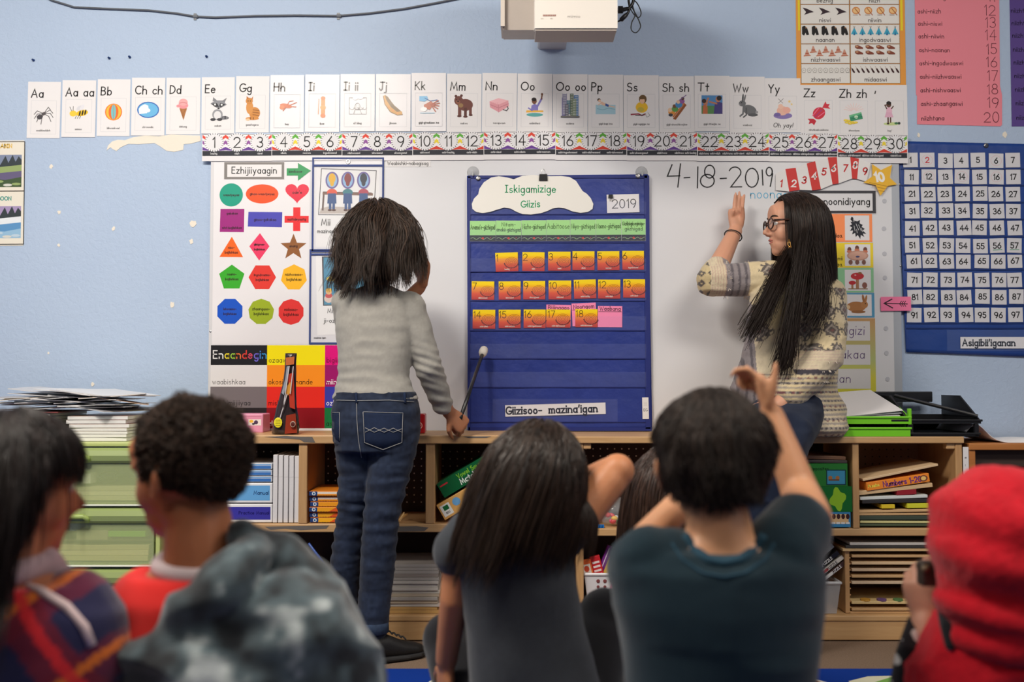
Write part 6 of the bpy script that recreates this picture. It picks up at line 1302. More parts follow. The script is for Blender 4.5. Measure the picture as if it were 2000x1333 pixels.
def hair(parent, c, H, M, crown, n, length, col, region, steps=14, grav=.5, stiff=1.0, wave=.12, wid=.0011, seed=1, blockers=(), push=None, curl=0, rough=.38, vol=.05, part_dir=None, child=1.04, name='hair', capcol=None, lenvar=.25, cap=True):
    """strands drawn out from the scalp: each leaves the crown, slides over the head and shoulders, then hangs"""
    rg = np.random.RandomState(seed); Mn = np.array(M); c = np.array(c)
    E = np.array((.36*child,.44,.395))*H; ec = np.array((0,-.04,.12))*H
    d = rg.normal(size=(n*3,3)); d /= np.linalg.norm(d,axis=1)[:,None]; d = d[region(d)][:n]; n = len(d)
    cr = np.array(crown)/np.linalg.norm(crown); p = ec+d*E
    tang = d-cr*(d@cr)[:,None]; tang /= np.linalg.norm(tang,axis=1)[:,None]+1e-6
    if part_dir is not None:
        tang = np.stack([np.sign(d[:,0]-part_dir)*1.0, tang[:,1]*.5, tang[:,2]*.2], 1); tang /= np.linalg.norm(tang,axis=1)[:,None]
    v = tang*.9+d*.25*(vol*8+.3)
    Lh = (length(d) if callable(length) else np.full(n, length))*(1-lenvar*rg.rand(n)); ds = (Lh/steps)[:,None]
    down = Mn.T @ np.array((0,0,-1.)); 
    if push is not None: down = down+Mn.T @ np.array(push); down /= np.linalg.norm(down)
    lay = 1.02+vol*rg.rand(n)[:,None]; ph = rg.rand(n,3)*6; clump = np.round(d*4)/4; bl = [((Mn.T @ (np.array(b[0])-c)), np.array(b[1])) for b in blockers]
    path = [p*1.0]
    for i in range(steps):
        nz = np.stack([vnoise(p*1.0, 28/H*.2, seed+k) for k in range(3)],1)*wave+rg.normal(size=(n,3))*wave*.25
        v = v*stiff+down*grav+nz
        if curl: v = v+curl*np.stack([np.sin(i*1.9+ph[:,0]), np.cos(i*1.9+ph[:,1]), np.sin(i*2.3+ph[:,2])],1)
        v /= np.linalg.norm(v,axis=1)[:,None]; p = p+v*ds
        for cc, rr, ly in [(ec, E, lay)]+[(b0, b1, 1.02+.06*rg.rand(1)) for b0, b1 in bl]:
            q = (p-cc)/(rr*ly); r_ = np.linalg.norm(q,axis=1)[:,None]; ins = r_ < 1
            nn = q/(r_+1e-9)/rr; nn /= np.linalg.norm(nn,axis=1)[:,None]
            p = np.where(ins, cc+q/(r_+1e-9)*rr*ly, p); vn = np.sum(v*nn,axis=1)[:,None]; v = np.where(ins & (vn < 0), v-nn*vn, v)
        path.append(p*1.0)
    Pp = np.stack(path,1) @ Mn.T + c; S_ = steps+1
    T = np.gradient(Pp, axis=1); T /= np.linalg.norm(T,axis=2)[:,:,None]+1e-9
    ref = rg.normal(size=(n,1,3)); U = np.cross(T, ref); U /= np.linalg.norm(U,axis=2)[:,:,None]+1e-9; V = np.cross(T, U)
    wv = wid*np.linspace(1,.25,S_)[None,:,None]*(.7+.6*rg.rand(n,1,1))
    rings = np.stack([Pp+(U*cos(a)+V*sin(a))*wv for a in (0,2*pi/3,4*pi/3)],2)     # n,S,3,3
    co = rings.reshape(-1,3); base = (np.arange(n)*S_*3)[:,None,None,None]+(np.arange(S_-1)*3)[None,:,None,None]; k3 = np.array([[0,1,4,3],[1,2,5,4],[2,0,3,5]])[None,None]
    fs = (base+k3).reshape(-1,4); me = bpy.data.meshes.new(name); me.vertices.add(len(co)); me.vertices.foreach_set('co', co.astype('f').ravel())
    me.loops.add(fs.size); me.loops.foreach_set('vertex_index', fs.astype('i').ravel()); me.polygons.add(len(fs)); me.polygons.foreach_set('loop_start', np.arange(0,fs.size,4,dtype='i')); me.polygons.foreach_set('use_smooth', np.ones(len(fs),bool)); me.update(calc_edges=True)
    cc = np.repeat(L3(col)[None]*(.45+1.5*rg.rand(n,1)**2), S_*3, 0); cc4 = np.ones((len(cc),4),'f'); cc4[:,:3] = cc
    ca = me.color_attributes.new('Col','FLOAT_COLOR','POINT'); ca.data.foreach_set('color', cc4.ravel())
    o = link(name, me, parent, hairmat('hair_%d' % int(rough*100), rough))
    if cap:   # scalp cap under the strands
        m_ = MB(); nn_, mm_ = 40, 26; g = []
        for j in range(mm_+1):
            for k in range(nn_): a, b = pi*j/mm_, 2*pi*k/nn_; g.append(np.array((sin(a)*cos(b), sin(a)*sin(b), cos(a))))
        ok = region(np.array(g)); pts = [Vector(Mn @ (ec+x*E*1.015)+c) for x in g]
        fs_ = [(j*nn_+k, (j+1)*nn_+k, (j+1)*nn_+(k+1)%nn_, j*nn_+(k+1)%nn_) for j in range(mm_) for k in range(nn_)]
        m_.add(pts, [f for f in fs_ if sum(ok[i] for i in f) >= 2]); m_.obj('scalp_hair', mat('scalp_%d%d' % (int(col[0]),int(seed)), tuple(x*.5 for x in (capcol or col)), .7, .2), parent, True)
    return o
FABM = {}
def fabric_mat(key, rough=.9, bump=.5, bscale=700, sheen=.2):
    return mat('cloth_'+key, (128,128,128), rough, .2, bump=bump, bscale=bscale, attr=True, sheen=sheen)
solid = lambda c: (lambda co: np.repeat(L3(c)[None], len(co), 0)*(1+.05*vnoise(co, 60, 2))[:,None])
def back_hair(zf=-.25, yf=.35):
    """true where the head carries hair: everywhere but the face and below the nape line"""
    def fn(d): return ~((d[:,1] > yf+.25*np.clip(d[:,2],0,1)) & (d[:,2] < .62)) & (d[:,2] > zf-.55*np.clip(-d[:,1],0,1)+.55*np.clip(d[:,1],0,1))
    return fn
def person(label, base): return thing('person', label, 'person', base)
def settle(t):
    b = Vector(t.location)
    for c_ in children_of(t): c_.location = c_.location-b
    return t
def eye(t, c, H, M, sx, iris=(60,40,28), k=1):
    p = Vector(c)+M @ (Vector((sx*.135*k,.305,.02))*H); o = MB().ell((0,0,0), (.052*H,)*3, 16, 10).obj('eye', mat('eye_white', (225,222,218), .2), t, True); o.location = p
    q = MB().ell(M @ Vector((0,.031*H,0)), (.026*H,)*3, 12, 8).obj('iris', mat('iris', iris, .15), o, True); return o
# ---- the girl in jeans, standing at the board
YG = -.53
base = P(735,1270,YG); base.z = 0; t = person('girl in a grey long-sleeved top and dark jeans pointing at the calendar chart', base)
SK = skinmat('skin_light_brown', (176,118,86)); b = MB(); hc = P(742,460,-.50); Mh = frame((.42,.9,-.05)); Hh = .195
head(b, hc, Hh, Mh, child=True)
V3 = Vector
shL, shR = P(676,592,-.50), P(800,600,-.52); elR = P(836,715,-.50); wrR = P(876,806,-.40); elL = P(690,690,-.40); wrL = P(819,562,-.40)
limb(b, [P(740,520,-.50), P(735,570,-.51)], [.038,.042]); 
limb(b, [shR, elR, wrR], [.036,.028,.021]); limb(b, [shL, elL, wrL], [.036,.028,.021])
hand(b, wrR+V3((.002,.0,.0)), (.62,.35,-.62), (-.4,.75,-.1), .142, (1.15,1.2,1.2,1.2), .9, -1)
hand(b, wrL+V3((.01,-.005,.01)), (.12,-.15,.98), (-.7,-.5,-.1), .138, (.25,.38,.42,.5), .3, -1, .2)
loft(b, [(P(735,575,-.52),V3((.05,0,0)),V3((0,.04,0))),(P(735,600,-.52),V3((.10,0,0)),V3((0,.06,0))),(P(732,700,-.52),V3((.095,0,0)),V3((0,.065,0))),(P(730,800,-.52),V3((.105,0,0)),V3((0,.075,0)))])
hipL, hipR = P(692,830,-.52), P(775,830,-.54); knL, knR = P(697,985,-.50), P(745,985,-.56); anL, anR = P(679,1200,-.46), P(730,1228,-.56)
limb(b, [hipL, knL, anL], [.05,.030,.024]); limb(b, [hipR, knR, anR], [.05,.030,.024])
finish(b, 'body', t, SK, .0042, 4)
# top
b = MB(); U = V3((1,0,0))
secs = [(702+36,560,.045,.042),(736,572,.085,.055),(735,590,.118,.070),(733,640,.122,.078),(732,690,.113,.078),(730,735,.108,.080),(731,765,.121,.088),(734,780,.132,.094)]
loft(b, [(P(x,y,-.52), V3((a,-.02*a,0)), V3((0,d_,0))) for x,y,a,d_ in secs], 32, 2.3)
limb(b, [shR, elR, P(864,790,-.42)], [.050,.043,.034]); limb(b, [shL+V3((.004,0,0)), elL, elL.lerp(wrL,.72)], [.050,.038,.033])
def dispG(co):
    px = co[:,0]*637+1000; z = co[:,2]; w_ = np.clip((.96-z)/.2,0,1)
    f = np.sin((z+.10*co[:,0]+.02*vnoise(co,9,3))*190)*.0022*w_*np.clip(1.4-np.abs(vnoise(co,7,8))*2,0,1); el = np.exp(-((z-.88)/.06)**2)*np.clip((px-795)/20,0,1)*np.sin(z*260+co[:,0]*90)*.002
    return f+el+folds(.0025,12,4)(co)
o = finish(b, 'grey_top', t, fabric_mat('grey_knit', .95, .35, 900), .005, 4, dispG, lambda co: np.repeat(L3((160,157,150))[None],len(co),0)*(1+.07*vnoise(co,260,5)+.05*vnoise(co,90,6))[:,None]); 
# jeans
b = MB()
loft(b, [(P(x,y,-.525), V3((a,0,0)), V3((0,d_,0))) for x,y,a,d_ in ((733,766,.122,.085),(734,800,.133,.100),(735,840,.134,.108),(736,880,.122,.100))], 32, 2.4)
limb(b, [P(697,850,-.52), P(699,925,-.51), P(688,1000,-.50), P(675,1100,-.48), P(676,1170,-.465), P(680,1205,-.46)], [.072,.060,.046,.047,.042,.038], 18)
limb(b, [P(772,850,-.54), P(760,925,-.55), P(746,1000,-.56), P(738,1100,-.56), P(731,1180,-.56), P(727,1228,-.56)], [.074,.064,.054,.052,.048,.046], 18)
def jeansdisp(co):
    z = co[:,2]; return folds(.0028,15,7,(1,1,3))(co)+.0022*np.sin(z*150+8*co[:,0]+2*vnoise(co,8,2))*np.exp(-((z-.45)/.17)**2)
def jeanscol(co):
    px = co[:,0]*640+1000; c = mixc(L3((22,30,48)), L3((50,62,86)), .3+.3*vnoise(co,22,4,(1,1,3))+.25*vnoise(co,120,9)); return c
o = finish(b, 'jeans', t, fabric_mat('denim', .85, .5, 900, .1), .005, 3, jeansdisp, jeanscol)
JD = mat('denim_dark', (30,42,68), .85, .2, bump=.4, bscale=900, var=.2, vscale=80); ST = mat('stitch', (150,150,150), .8)
from mathutils.bvhtree import BVHTree
def onto(o, px, py, off=.0012, Y0=None):
    """the point where the ray through a picture point meets a garment, lifted a little"""
    if 'bv' not in onto.c or onto.c.get('o') is not o: onto.c = {'o': o, 'bv': BVHTree.FromPolygons([v.co for v in o.data.vertices], [p.vertices[:] for p in o.data.polygons])}
    org = Vector(cam.location); d = (P(px,py,0)-org).normalized(); h = onto.c['bv'].ray_cast(org, d)
    return (h[0]-d*off) if h[0] is not None else P(px,py,YG)
onto.c = {}
def seam(o, pts, r, name, m, n=6, off=.0012):
    L_ = []
    for i in range(len(pts)-1):
        for k in range(n): L_.append(onto(o, pts[i][0]+(pts[i+1][0]-pts[i][0])*k/n, pts[i][1]+(pts[i+1][1]-pts[i][1])*k/n, off))
    L_.append(onto(o, *pts[-1], off)); return MB().tube(L_, r, 6).obj(name, m, t, True)
def patch(o, corners, name, m, nx=8, ny=8, off=.0022):
    """cloth patch laid on a garment; corners tl, tr, br, bl in picture points"""
    vs = []; fs = []
    for j in range(ny+1):
        for i in range(nx+1):
            u, v = i/nx, j/ny; x = (corners[0][0]*(1-u)+corners[1][0]*u)*(1-v)+(corners[3][0]*(1-u)+corners[2][0]*u)*v; y = (corners[0][1]*(1-u)+corners[1][1]*u)*(1-v)+(corners[3][1]*(1-u)+corners[2][1]*u)*v
            if v == 1: y += (1-abs(2*u-1))*(corners[2][1]-corners[1][1])*.22
            vs.append(onto(o, x, y, off))
    n0 = len(vs); vs += [v+Vector((0,.004,0)) for v in vs]
    for j in range(ny):
        for i in range(nx): a = j*(nx+1)+i; fs += [(a,a+nx+1,a+nx+2,a+1),(n0+a,n0+a+1,n0+a+nx+2,n0+a+nx+1)]
    edge = [i for i in range(nx+1)]+[j*(nx+1)+nx for j in range(1,ny+1)]+[ny*(nx+1)+i for i in range(nx-1,-1,-1)]+[j*(nx+1) for j in range(ny-1,0,-1)]
    for k in range(len(edge)): a, c_ = edge[k], edge[(k+1)%len(edge)]; fs.append((a,c_,n0+c_,n0+a))
    m_ = MB(); m_.add(vs, fs); return m_.obj(name, m, t, True)
patch(o, [(707,803),(788,805),(786,866),(711,866)], 'back_pocket', JD); patch(o, [(648,804),(664,805),(664,862),(650,862)], 'back_pocket', JD, 3, 8)
for pts in ([(709,805),(787,807),(785,865),(748,879),(712,865),(709,805)], [(713,836),(731,845),(750,837),(768,845),(785,838)], [(713,845),(731,836),(750,845),(768,837),(785,845)], [(696,772),(697,820),(700,860),(706,895)], [(652,782),(700,783),(760,782),(815,786)], [(649,806),(663,806),(663,862)]):
    seam(o, pts, .0009, 'stitching', ST, 6, .0034)
for x in (695,790): seam(o, [(x,768),(x+(2 if x < 700 else 1),788)], .0045, 'belt_loop', JD, 3, .001)
for c_, r_ in ((P(727,1224,-.56),.0495),(P(680,1196,-.46),.0415)):
    m_ = MB(); m_.tube([c_+V3((0,0,.016)), c_+V3((0,0,.014)), c_+V3((0,0,-.016)), c_+V3((0,0,-.018))], [r_-.004,r_,r_*1.02,r_-.004], 24); m_.obj('turned_cuff', mat('denim_cuff', (54,68,92), .85, .2, bump=.5, bscale=900, var=.3, vscale=60), t, True)
# shoes
SB = mat('black_shoe', (24,24,26), .55, .4, bump=.3, bscale=200)
def shoe(heel, toe, L, m=SB, name='shoe', h=.06):
    d = (Vector(toe)-Vector(heel)); d.z = 0; d.normalize(); s_ = Vector((-d.y, d.x, 0)); h0 = Vector(heel); h0.z = .0095 if h0.y < -.6 else .001; mb = MB()
    loft(mb, [(h0+d*L*a+V3((0,0,zc_+.010)), s_*w_, V3((0,0,hh))) for a, w_, zc_, hh in ((0,.022,h*.5,h*.5),(.12,.032,h*.62,h*.62),(.35,.033,h*.55,h*.6),(.6,.038,h*.35,h*.42),(.85,.036,h*.25,h*.3),(.99,.022,h*.2,h*.2))], 20, 2.4)
    o_ = finish(mb, name, t, m, .004, 3)
    sb = MB(); loft(sb, [(h0+d*L*a+V3((0,0,.010)), s_*w_, V3((0,0,.010))) for a, w_ in ((-.03,.02),(.05,.034),(.35,.036),(.65,.043),(.88,.04),(1.02,.022))], 20, 3); sb.obj('sole', mat('black_sole', (30,30,32), .7, bump=.4, bscale=90), o_)
    lm = MB()
    for k in range(4): q = h0+d*L*(.40+k*.08)+V3((0,0,h*(1.06-.12*k)+.018)); lm.tube([q-s_*.02, q+V3((0,0,.005)), q+s_*.02], .0025, 6)
    lm.obj('lace', mat('black_lace', (34,34,36), .8), o_); return o_
shoe(P(716,1280,-.585), P(812,1262,-.50), .185); shoe(P(672,1245,-.50), P(690,1240,-.40), .15)
hair(t, hc, Hh, Mh, (.1,-.35,.94), 9500, lambda d: np.where(d[:,2]<.2,.195,.235), (58,43,34), back_hair(-.60,.30), 16, .38, 1.0, .30, .0011, 11, blockers=[(P(735,630,-.52),(.14,.085,.10))], vol=.20, curl=.05, rough=.45, child=1.06, lenvar=.28, push=(-.10,-.05,0))
settle(t)
# pointer in her hand
t = thing('pointer_stick', 'black pointer stick with a white rubber tip held against the calendar chart', 'pointer'); a = P(899,818,-.395); c_ = P(943,690,-.10)
MB().tube([a, c_], [.0065,.0060], 10).obj('shaft', mat('black_shaft', (30,30,34), .3), t, True); d = (c_-a).normalized()
MB().tube([c_-d*.012, c_, c_+d*.012, c_+d*.024, c_+d*.03], [.011,.015,.0155,.014,.008], 12).obj('rubber_tip', colmat((222,216,206),.6), t, True); rebase(t)
# ---- the teacher, sitting on the shelf and pointing at the date
t = person('woman with long dark hair and glasses sitting on the shelf and pointing at the board', P(1585,850,-.25))
SKT = skinmat('skin_light', (214,158,130)); hc = P(1549,441,-.30); Mh = frame((-1,-.04,-.02)); Hh = .206; b = MB()
head(b, hc, Hh, Mh)
shR, elR, wrR = P(1500,545,-.27), P(1392,551,-.21), P(1436,452,-.10); shL, elL, wrL = P(1618,580,-.31), P(1614,695,-.40), P(1522,792,-.44)
limb(b, [P(1562,470,-.29), P(1566,535,-.28)], [.050,.056]); limb(b, [shR, elR, P(1403,520,-.18), wrR], [.048,.038,.036,.025]); limb(b, [shL, elL, wrL], [.048,.036,.027])
hand(b, wrR+V3((.002,0,.004)), (.05,.10,1), (.25,-.9,0), .142, (.10,.05,.1,2.0), 1.1, 1, .03, (.15,-.45,.9))
hand(b, wrL, (-.75,-.1,-.7), (.3,.9,-.2), .155, (.3,.3,.35,.4), .4, -1)
TS = [(1556,520,.055,.05,0),(1560,545,.105,.075,-.2),(1556,575,.152,.095,-.25),(1552,640,.158,.105,-.3),(1542,700,.156,.105,-.3),(1530,760,.172,.12,-.3),(1556,800,.160,.12,-.25)]
tv = lambda a, k: V3((a, -a*k, 0)); 
loft(b, [(P(x,y,-.28), tv(w_*.82,k), V3((d_*.8*k,d_*.8,0))) for x,y,w_,d_,k in TS], 28, 2.2)
limb(b, [P(1600,800,-.24), P(1562,808,-.36), P(1507,925,-.61), P(1505,1200,-.56)], [.045,.045,.040,.030]); limb(b, [P(1540,800,-.24), P(1510,810,-.36), P(1462,930,-.61), P(1455,1195,-.60)], [.045,.045,.040,.030])
finish(b, 'body', t, SKT, .0038, 3)
for s_ in (-1,1): eye(t, hc, Hh, Mh, s_)
mm = MB(); w_ = lambda p: hc+Mh @ (Vector(p)*Hh); mm.tube([w_((-.07,.37,-.243)), w_((-.03,.382,-.229)), w_((0,.387,-.232)), w_((.03,.382,-.229)), w_((.07,.37,-.243))], [.0015,.0038,.0035,.0038,.0015], 8); mm.tube([w_((-.065,.365,-.268)), w_((0,.376,-.280)), w_((.065,.365,-.268))], [.0015,.0042,.0015], 8); mm.obj('lips', mat('lips', (190,112,100), .45), t, True)
bw = MB()
for s_ in (-1,1): bw.tube([w_((s_*.05,.375,.115)), w_((s_*.09,.376,.13)), w_((s_*.14,.368,.14)), w_((s_*.19,.345,.135)), w_((s_*.23,.315,.12))], [.0022,.003,.003,.0026,.0012], 6)
bw.obj('eyebrows', mat('brow', (52,38,32), .8), t, True)
# glasses
g = thing('glasses', 'dark tortoiseshell glasses worn by the woman', 'glasses', group=None); gm = mat('tortoiseshell', (58,34,26), .25); 
for s_ in (-1,1):
    R_ = [w_((s_*.155+.105*cos(a)*(1 if abs(cos(a))<.8 else 1.02), .425-.10*abs(s_*.155+.105*cos(a)), .01+.08*sin(a)*(1.05 if sin(a) > 0 else 1))) for a in (2*pi*k/20 for k in range(21))]
    MB().tube(R_, .0026, 6).obj('rim', gm, g, True)
    MB().add([R_[k] for k in range(20)], [tuple(range(20))]).obj('lens', mat('lens', (225,230,235), .05, .6, alpha=.12), g)
    MB().tube([w_((s_*.26,.385,.055)), w_((s_*.355,.25,.045)), w_((s_*.385,-.02,.04)), w_((s_*.38,-.09,-.01))], [.0034,.0028,.0022,.002], 6).obj('temple_arm', gm, g, True)
MB().tube([w_((-.055,.42,.03)), w_((0,.445,.04)), w_((.055,.42,.03))], .0022, 6).obj('bridge', gm, g, True); rebase(g)
q = wrR; wd = Vector((P(1438,440,-.09)-P(1418,495,-.15))).normalized(); c_ = P(1432,461,-.115); o1 = wd.orthogonal().normalized(); o2 = wd.cross(o1)
bt = thing('hair_tie', 'thin black hair tie around the raised wrist', 'hair tie'); MB().tube([c_+(o1*cos(a)+o2*sin(a))*.0305 for a in (2*pi*k/24 for k in range(25))], .0022, 6).obj('band', mat('black_elastic', (24,22,24), .7), bt, True); rebase(bt)
er = thing('earring', 'small gold triangle earring hanging from her ear', 'earring'); q = P(1541,478,-.43); m_ = MB(); m_.tube([q+V3((0,0,.018)), q+V3((-.004,0,0)), q+V3((.008,0,-.012)), q+V3((0,0,.018))], .0012, 6); m_.tube([q+V3((.001,0,-.004)), q+V3((.001,0,-.012))], .003, 6); m_.obj('drop', mat('gold', (200,150,80), .3, metal=1), er, True); rebase(er)
# patterned top
b = MB(); loft(b, [(P(x,y,-.28), tv(w_,k), V3((d_*k,d_,0))) for x,y,w_,d_,k in TS[:-1]]+[(P(1552,800,-.29), tv(.168,-.3), V3((-.03,.125,0))),(P(1578,838,-.30), tv(.122,-.3), V3((-.03,.12,0))),(P(1604,852,-.315), tv(.050,-.3), V3((-.02,.07,0)))], 36, 2.2)
limb(b, [shR+V3((.01,0,0)), P(1440,546,-.24), P(1392,548,-.21), P(1399,530,-.19)], [.060,.054,.056,.050]); limb(b, [shL, P(1618,640,-.36), elL, P(1570,745,-.42), P(1545,770,-.43)], [.062,.058,.055,.054,.048])
def tcol(co):
    x, z = co[:,0]+.35*co[:,1], co[:,2]; n1 = vnoise(co,40,3); cream = L3((214,194,150)); dk = L3((70,66,74)); gr = L3((140,132,134)); mar = L3((122,70,78)); wh = L3((214,200,172))
    c = mixc(np.repeat(cream[None],len(co),0), wh, .5+.8*vnoise(co,9,5))
    u, v = x*15, z*15
    def dia(u, v): return np.abs(u-np.round(u))+np.abs(v-np.round(v))
    motif = vnoise(np.stack([np.round(u),np.round(v),u*0],1),.9,7) > -.1
    d1 = dia(u, v); tri = (np.abs((x*60)%1-.5)*2+.15*n1) > ((z*60)%1)
    ring_ = ((d1 < .42) & (d1 > .30)) | ((d1 < .20) & (d1 > .08)); spk = (d1 >= .42) & (d1 < .60) & tri
    zone = np.exp(-((z-1.085)/.050)**2)+np.exp(-((z-.955-.10*(x-.45))/.055)**2)+(z > 1.16)*.9
    m = motif & (zone > .3)
    c = mixc(c, dk, ((ring_ | spk) & m)*.9); c = mixc(c, mar, ((d1 < .08) & m)*.9); c = mixc(c, gr, ((d1 < .30) & (d1 > .2) & m)*.7)
    # knitted stripes low on the body
    low = z < .86; fr = (z*70)%1; c = mixc(c, gr, (low & (fr < .5))*.75); c = mixc(c, dk, (low & (np.abs(((x*55)%1)-.5) < .25) & (((z*35)%1) < .22))*.85); c = mixc(c, mar, (low & (np.abs(((x*40+.3)%1)-.5) < .2) & (((z*22+.4)%1) < .12))*.8)
    # sleeve bands
    px = 1000+co[:,0]*600; slv = (px < 1470); sx = (px-1358)/112
    c = np.where((slv & (sx > .62))[:,None], mixc(np.repeat(gr[None],len(co),0), dk, (np.abs((sx*9)%1-.5) < .16)*.7), c); c = np.where((slv & (sx > .36) & (sx <= .62))[:,None], mixc(np.repeat(wh[None],len(co),0), L3((190,150,140)), (np.abs((sx*22)%1-.5) < .12)*.6), c)
    c = np.where((slv & (sx <= .36))[:,None], mixc(np.repeat(cream[None]*.9,len(co),0), dk, ((dia(px*.055, z*30) < .38) & (dia(px*.055, z*30) > .12))*.9), c)
    ls = (co[:,1] < -.36) & (px > 1530); lz = z; c = np.where((ls & (lz < .935) & (lz > .875))[:,None], mixc(np.repeat(wh[None],len(co),0), L3((200,170,160)), (np.abs((lz*110)%1-.5) < .13)*.6), c); c = np.where((ls & (lz <= .875) & (lz > .86))[:,None], dk, c)
    return c*(1+.08*vnoise(co,220,3))[:,None]
finish(b, 'patterned_top', t, fabric_mat('soft_knit', .95, .5, 500, .3), .0042, 3, folds(.005,11,6), tcol)
m_ = MB(); rn = random.Random(8)       # fringe on the sleeves
for i in range(70):
    a = rn.uniform(0, 2*pi); q = P(1440+rn.choice([-22,18])+rn.uniform(-2,2), 548, -.24)+V3((0, .056*cos(a), .056*sin(a))); m_.tube([q, q+V3((rn.uniform(-.004,.008), 0, 0))+V3((0,cos(a),sin(a)))*.010], .0009, 4)
for i in range(90):
    a = rn.uniform(0, 2*pi); zz = rn.choice([705,722,742]); q = P(1606-(zz-705)*.7, zz, -.405)+V3((.052*cos(a), .052*sin(a), 0)); m_.tube([q, q+V3((.010*cos(a), .010*sin(a), -.010))], .0010, 4)
o = m_.obj('fringe', mat('fringe_wool', (216,204,190), .9), t); o['kind'] = 'stuff'
b = MB(); limb(b, [P(1592,800,-.235), P(1562,808,-.36), P(1540,850,-.49), P(1507,928,-.61), P(1506,1060,-.585), P(1505,1195,-.565)], [.084,.078,.078,.066,.058,.046], 18); limb(b, [P(1540,800,-.235), P(1512,808,-.36), P(1490,855,-.49), P(1462,930,-.61), P(1458,1060,-.60), P(1455,1190,-.60)], [.084,.078,.076,.066,.058,.046], 18)
finish(b, 'jeans', t, fabric_mat('denim'), .007, 3, folds(.003,14,2), lambda co: mixc(np.repeat(L3((24,32,52))[None],len(co),0), L3((40,52,76)), .3+.3*vnoise(co,26,4)))
shoe(P(1505,1240,-.55)+V3((0,.02,0)), P(1480,1260,-.75), .24, mat('black_boot', (30,28,30), .5), h=.075); shoe(P(1455,1240,-.60)+V3((0,.03,0)), P(1440,1260,-.80), .24, MATS['black_boot'], h=.075)
def teach_reg(d): return (d[:,1] < .12+.75*np.clip(d[:,2],0,1)**1.2) & (d[:,2] > -.40) & ~((d[:,1] > -.12) & (d[:,2] < .12))
bk = [(P(1556,600,-.28),(.150,.105,.11)), (P(1615,590,-.31),(.062,.066,.066)), (P(1552,690,-.28),(.150,.115,.14)), (P(1505,550,-.27),(.06,.06,.06))]
hair(t, hc, Hh, Mh, (0,.80,.60), 9500, lambda d: np.where(d[:,1] < -.1, .25, .32), (46,33,27), teach_reg, 24, .62, 1.0, .04, .0009, 31, blockers=bk, vol=.03, rough=.4, lenvar=.3, push=(.02,.02,0))
# the lock that falls in front of her shoulder
def lock(parent, pts, n, spread, col, wid=.0011, seed=5, name='hair_lock'):
    rg = np.random.RandomState(seed); pts = spline([Vector(p) for p in pts], 8); A = np.array([list(p) for p in pts]); m_ = MB()
    for i in range(n):
        o_ = rg.normal(size=3)*spread; o2_ = rg.normal(size=3)*spread*.5; k = int(len(A)*rg.uniform(.72,1)); tt_ = np.linspace(0,1,len(A))
        q = A+o_[None]*(.4+.9*tt_[:,None])+o2_[None]*np.sin(tt_*5+i)[:,None]; m_.tube([Vector(x) for x in q[:max(k,3):2]], wid, 3, False)
    return m_.obj(name, mat('hair_dark_%d%d%d' % col, col, .5, .3), parent, True)
lock(t, [P(1556,470,-.30), P(1534,512,-.36), P(1512,560,-.42), P(1486,612,-.44), P(1458,664,-.44)], 620, .013, (40,29,24), .0007)
lock(t, [P(1574,450,-.40), P(1562,530,-.44), P(1548,620,-.46), P(1536,690,-.46), P(1524,735,-.45)], 520, .013, (40,29,24), .0007, 9)
lock(t, [P(1590,480,-.40), P(1600,540,-.43), P(1598,600,-.45), P(1580,640,-.46)], 420, .016, (40,29,24), .0007, 12)
settle(t)

# ---- the boy in the teal shirt, arms raised in front
def torso(b, secs, Y, k=1, yaw=0): return loft(b, [(P(x,y,Y+dy), V3((w_*k, w_*k*yaw, 0)), V3((-d_*k*yaw,d_*k,0))) for x,y,w_,d_,dy in secs], 36, 2.3)
YT = -2.14; t = person('boy in a dark teal T-shirt holding both arms up in front of his face', V3((P(1400,1000,YT).x, YT, 0)))
SKB = skinmat('skin_tan', (206,150,112)); b = MB(); hc = P(1392,905,YT+.02); Mh = frame((.03,1,-.02)); Hh = .205; head(b, hc, Hh, Mh, child=True)
shL, shR = P(1268,1102,YT), P(1540,1075,YT); elL, hdL = P(1230,1094,YT+.10), P(1345,968,YT+.17); elR, wrR = P(1562,960,YT+.13), P(1506,812,YT+.17)
limb(b, [P(1400,985,YT+.005), P(1408,1075,YT)], [.043,.052]); limb(b, [shL, elL, hdL], [.040,.031,.023]); limb(b, [shR, P(1578,1010,YT+.07), elR, wrR], [.040,.036,.030,.021])
hand(b, hdL, (.55,.15,.55), (0,.3,-.9), .125, (.6,.7,.7,.8), .5, 1)
hand(b, wrR+V3((0,0,.004)), (-.30,.10,.95), (-.9,.2,-.1), .125, (.75,1.35,1.5,1.6), .15, 1, .10, (.25,-.1,.95))
TB = [(1404,1040,.055,.05,0),(1404,1072,.105,.065,0),(1400,1105,.142,.085,0),(1400,1180,.142,.095,0),(1405,1300,.128,.095,0),(1412,1480,.118,.09,.0),(1412,1640,.125,.10,.02)]
torso(b, TB, YT, .8); 
z0 = .06
def folded_legs(b, x0, Yc, yhip, sp=.20, r=.055, k=1.):
    """kneeling, sitting back on the heels"""
    for s_ in (-1,1): limb(b, [V3((x0+s_*.06,Yc+.02,yhip)), V3((x0+s_*(sp*.75),Yc+.26,.09)), V3((x0+s_*sp*.55,Yc-.02,.055)), V3((x0+s_*sp*.4,Yc-.12,.05))], [r*1.2*k,r*k,r*.7*k,r*.55*k], 16)
hipz = .30
folded_legs(b, P(1410,1000,YT).x, YT, hipz, k=.7); finish(b, 'body', t, SKB, .005, 4)
b = MB(); torso(b, TB[1:], YT, 1.03); limb(b, [shL, P(1248,1106,YT+.06)], [.052,.050]); limb(b, [shL+V3((.03,0,.0)), P(1252,1110,YT+.06), P(1242,1112,YT+.07)], [.050,.048,.046]); limb(b, [P(1525,1080,YT), P(1556,1035,YT+.045)], [.056,.050])
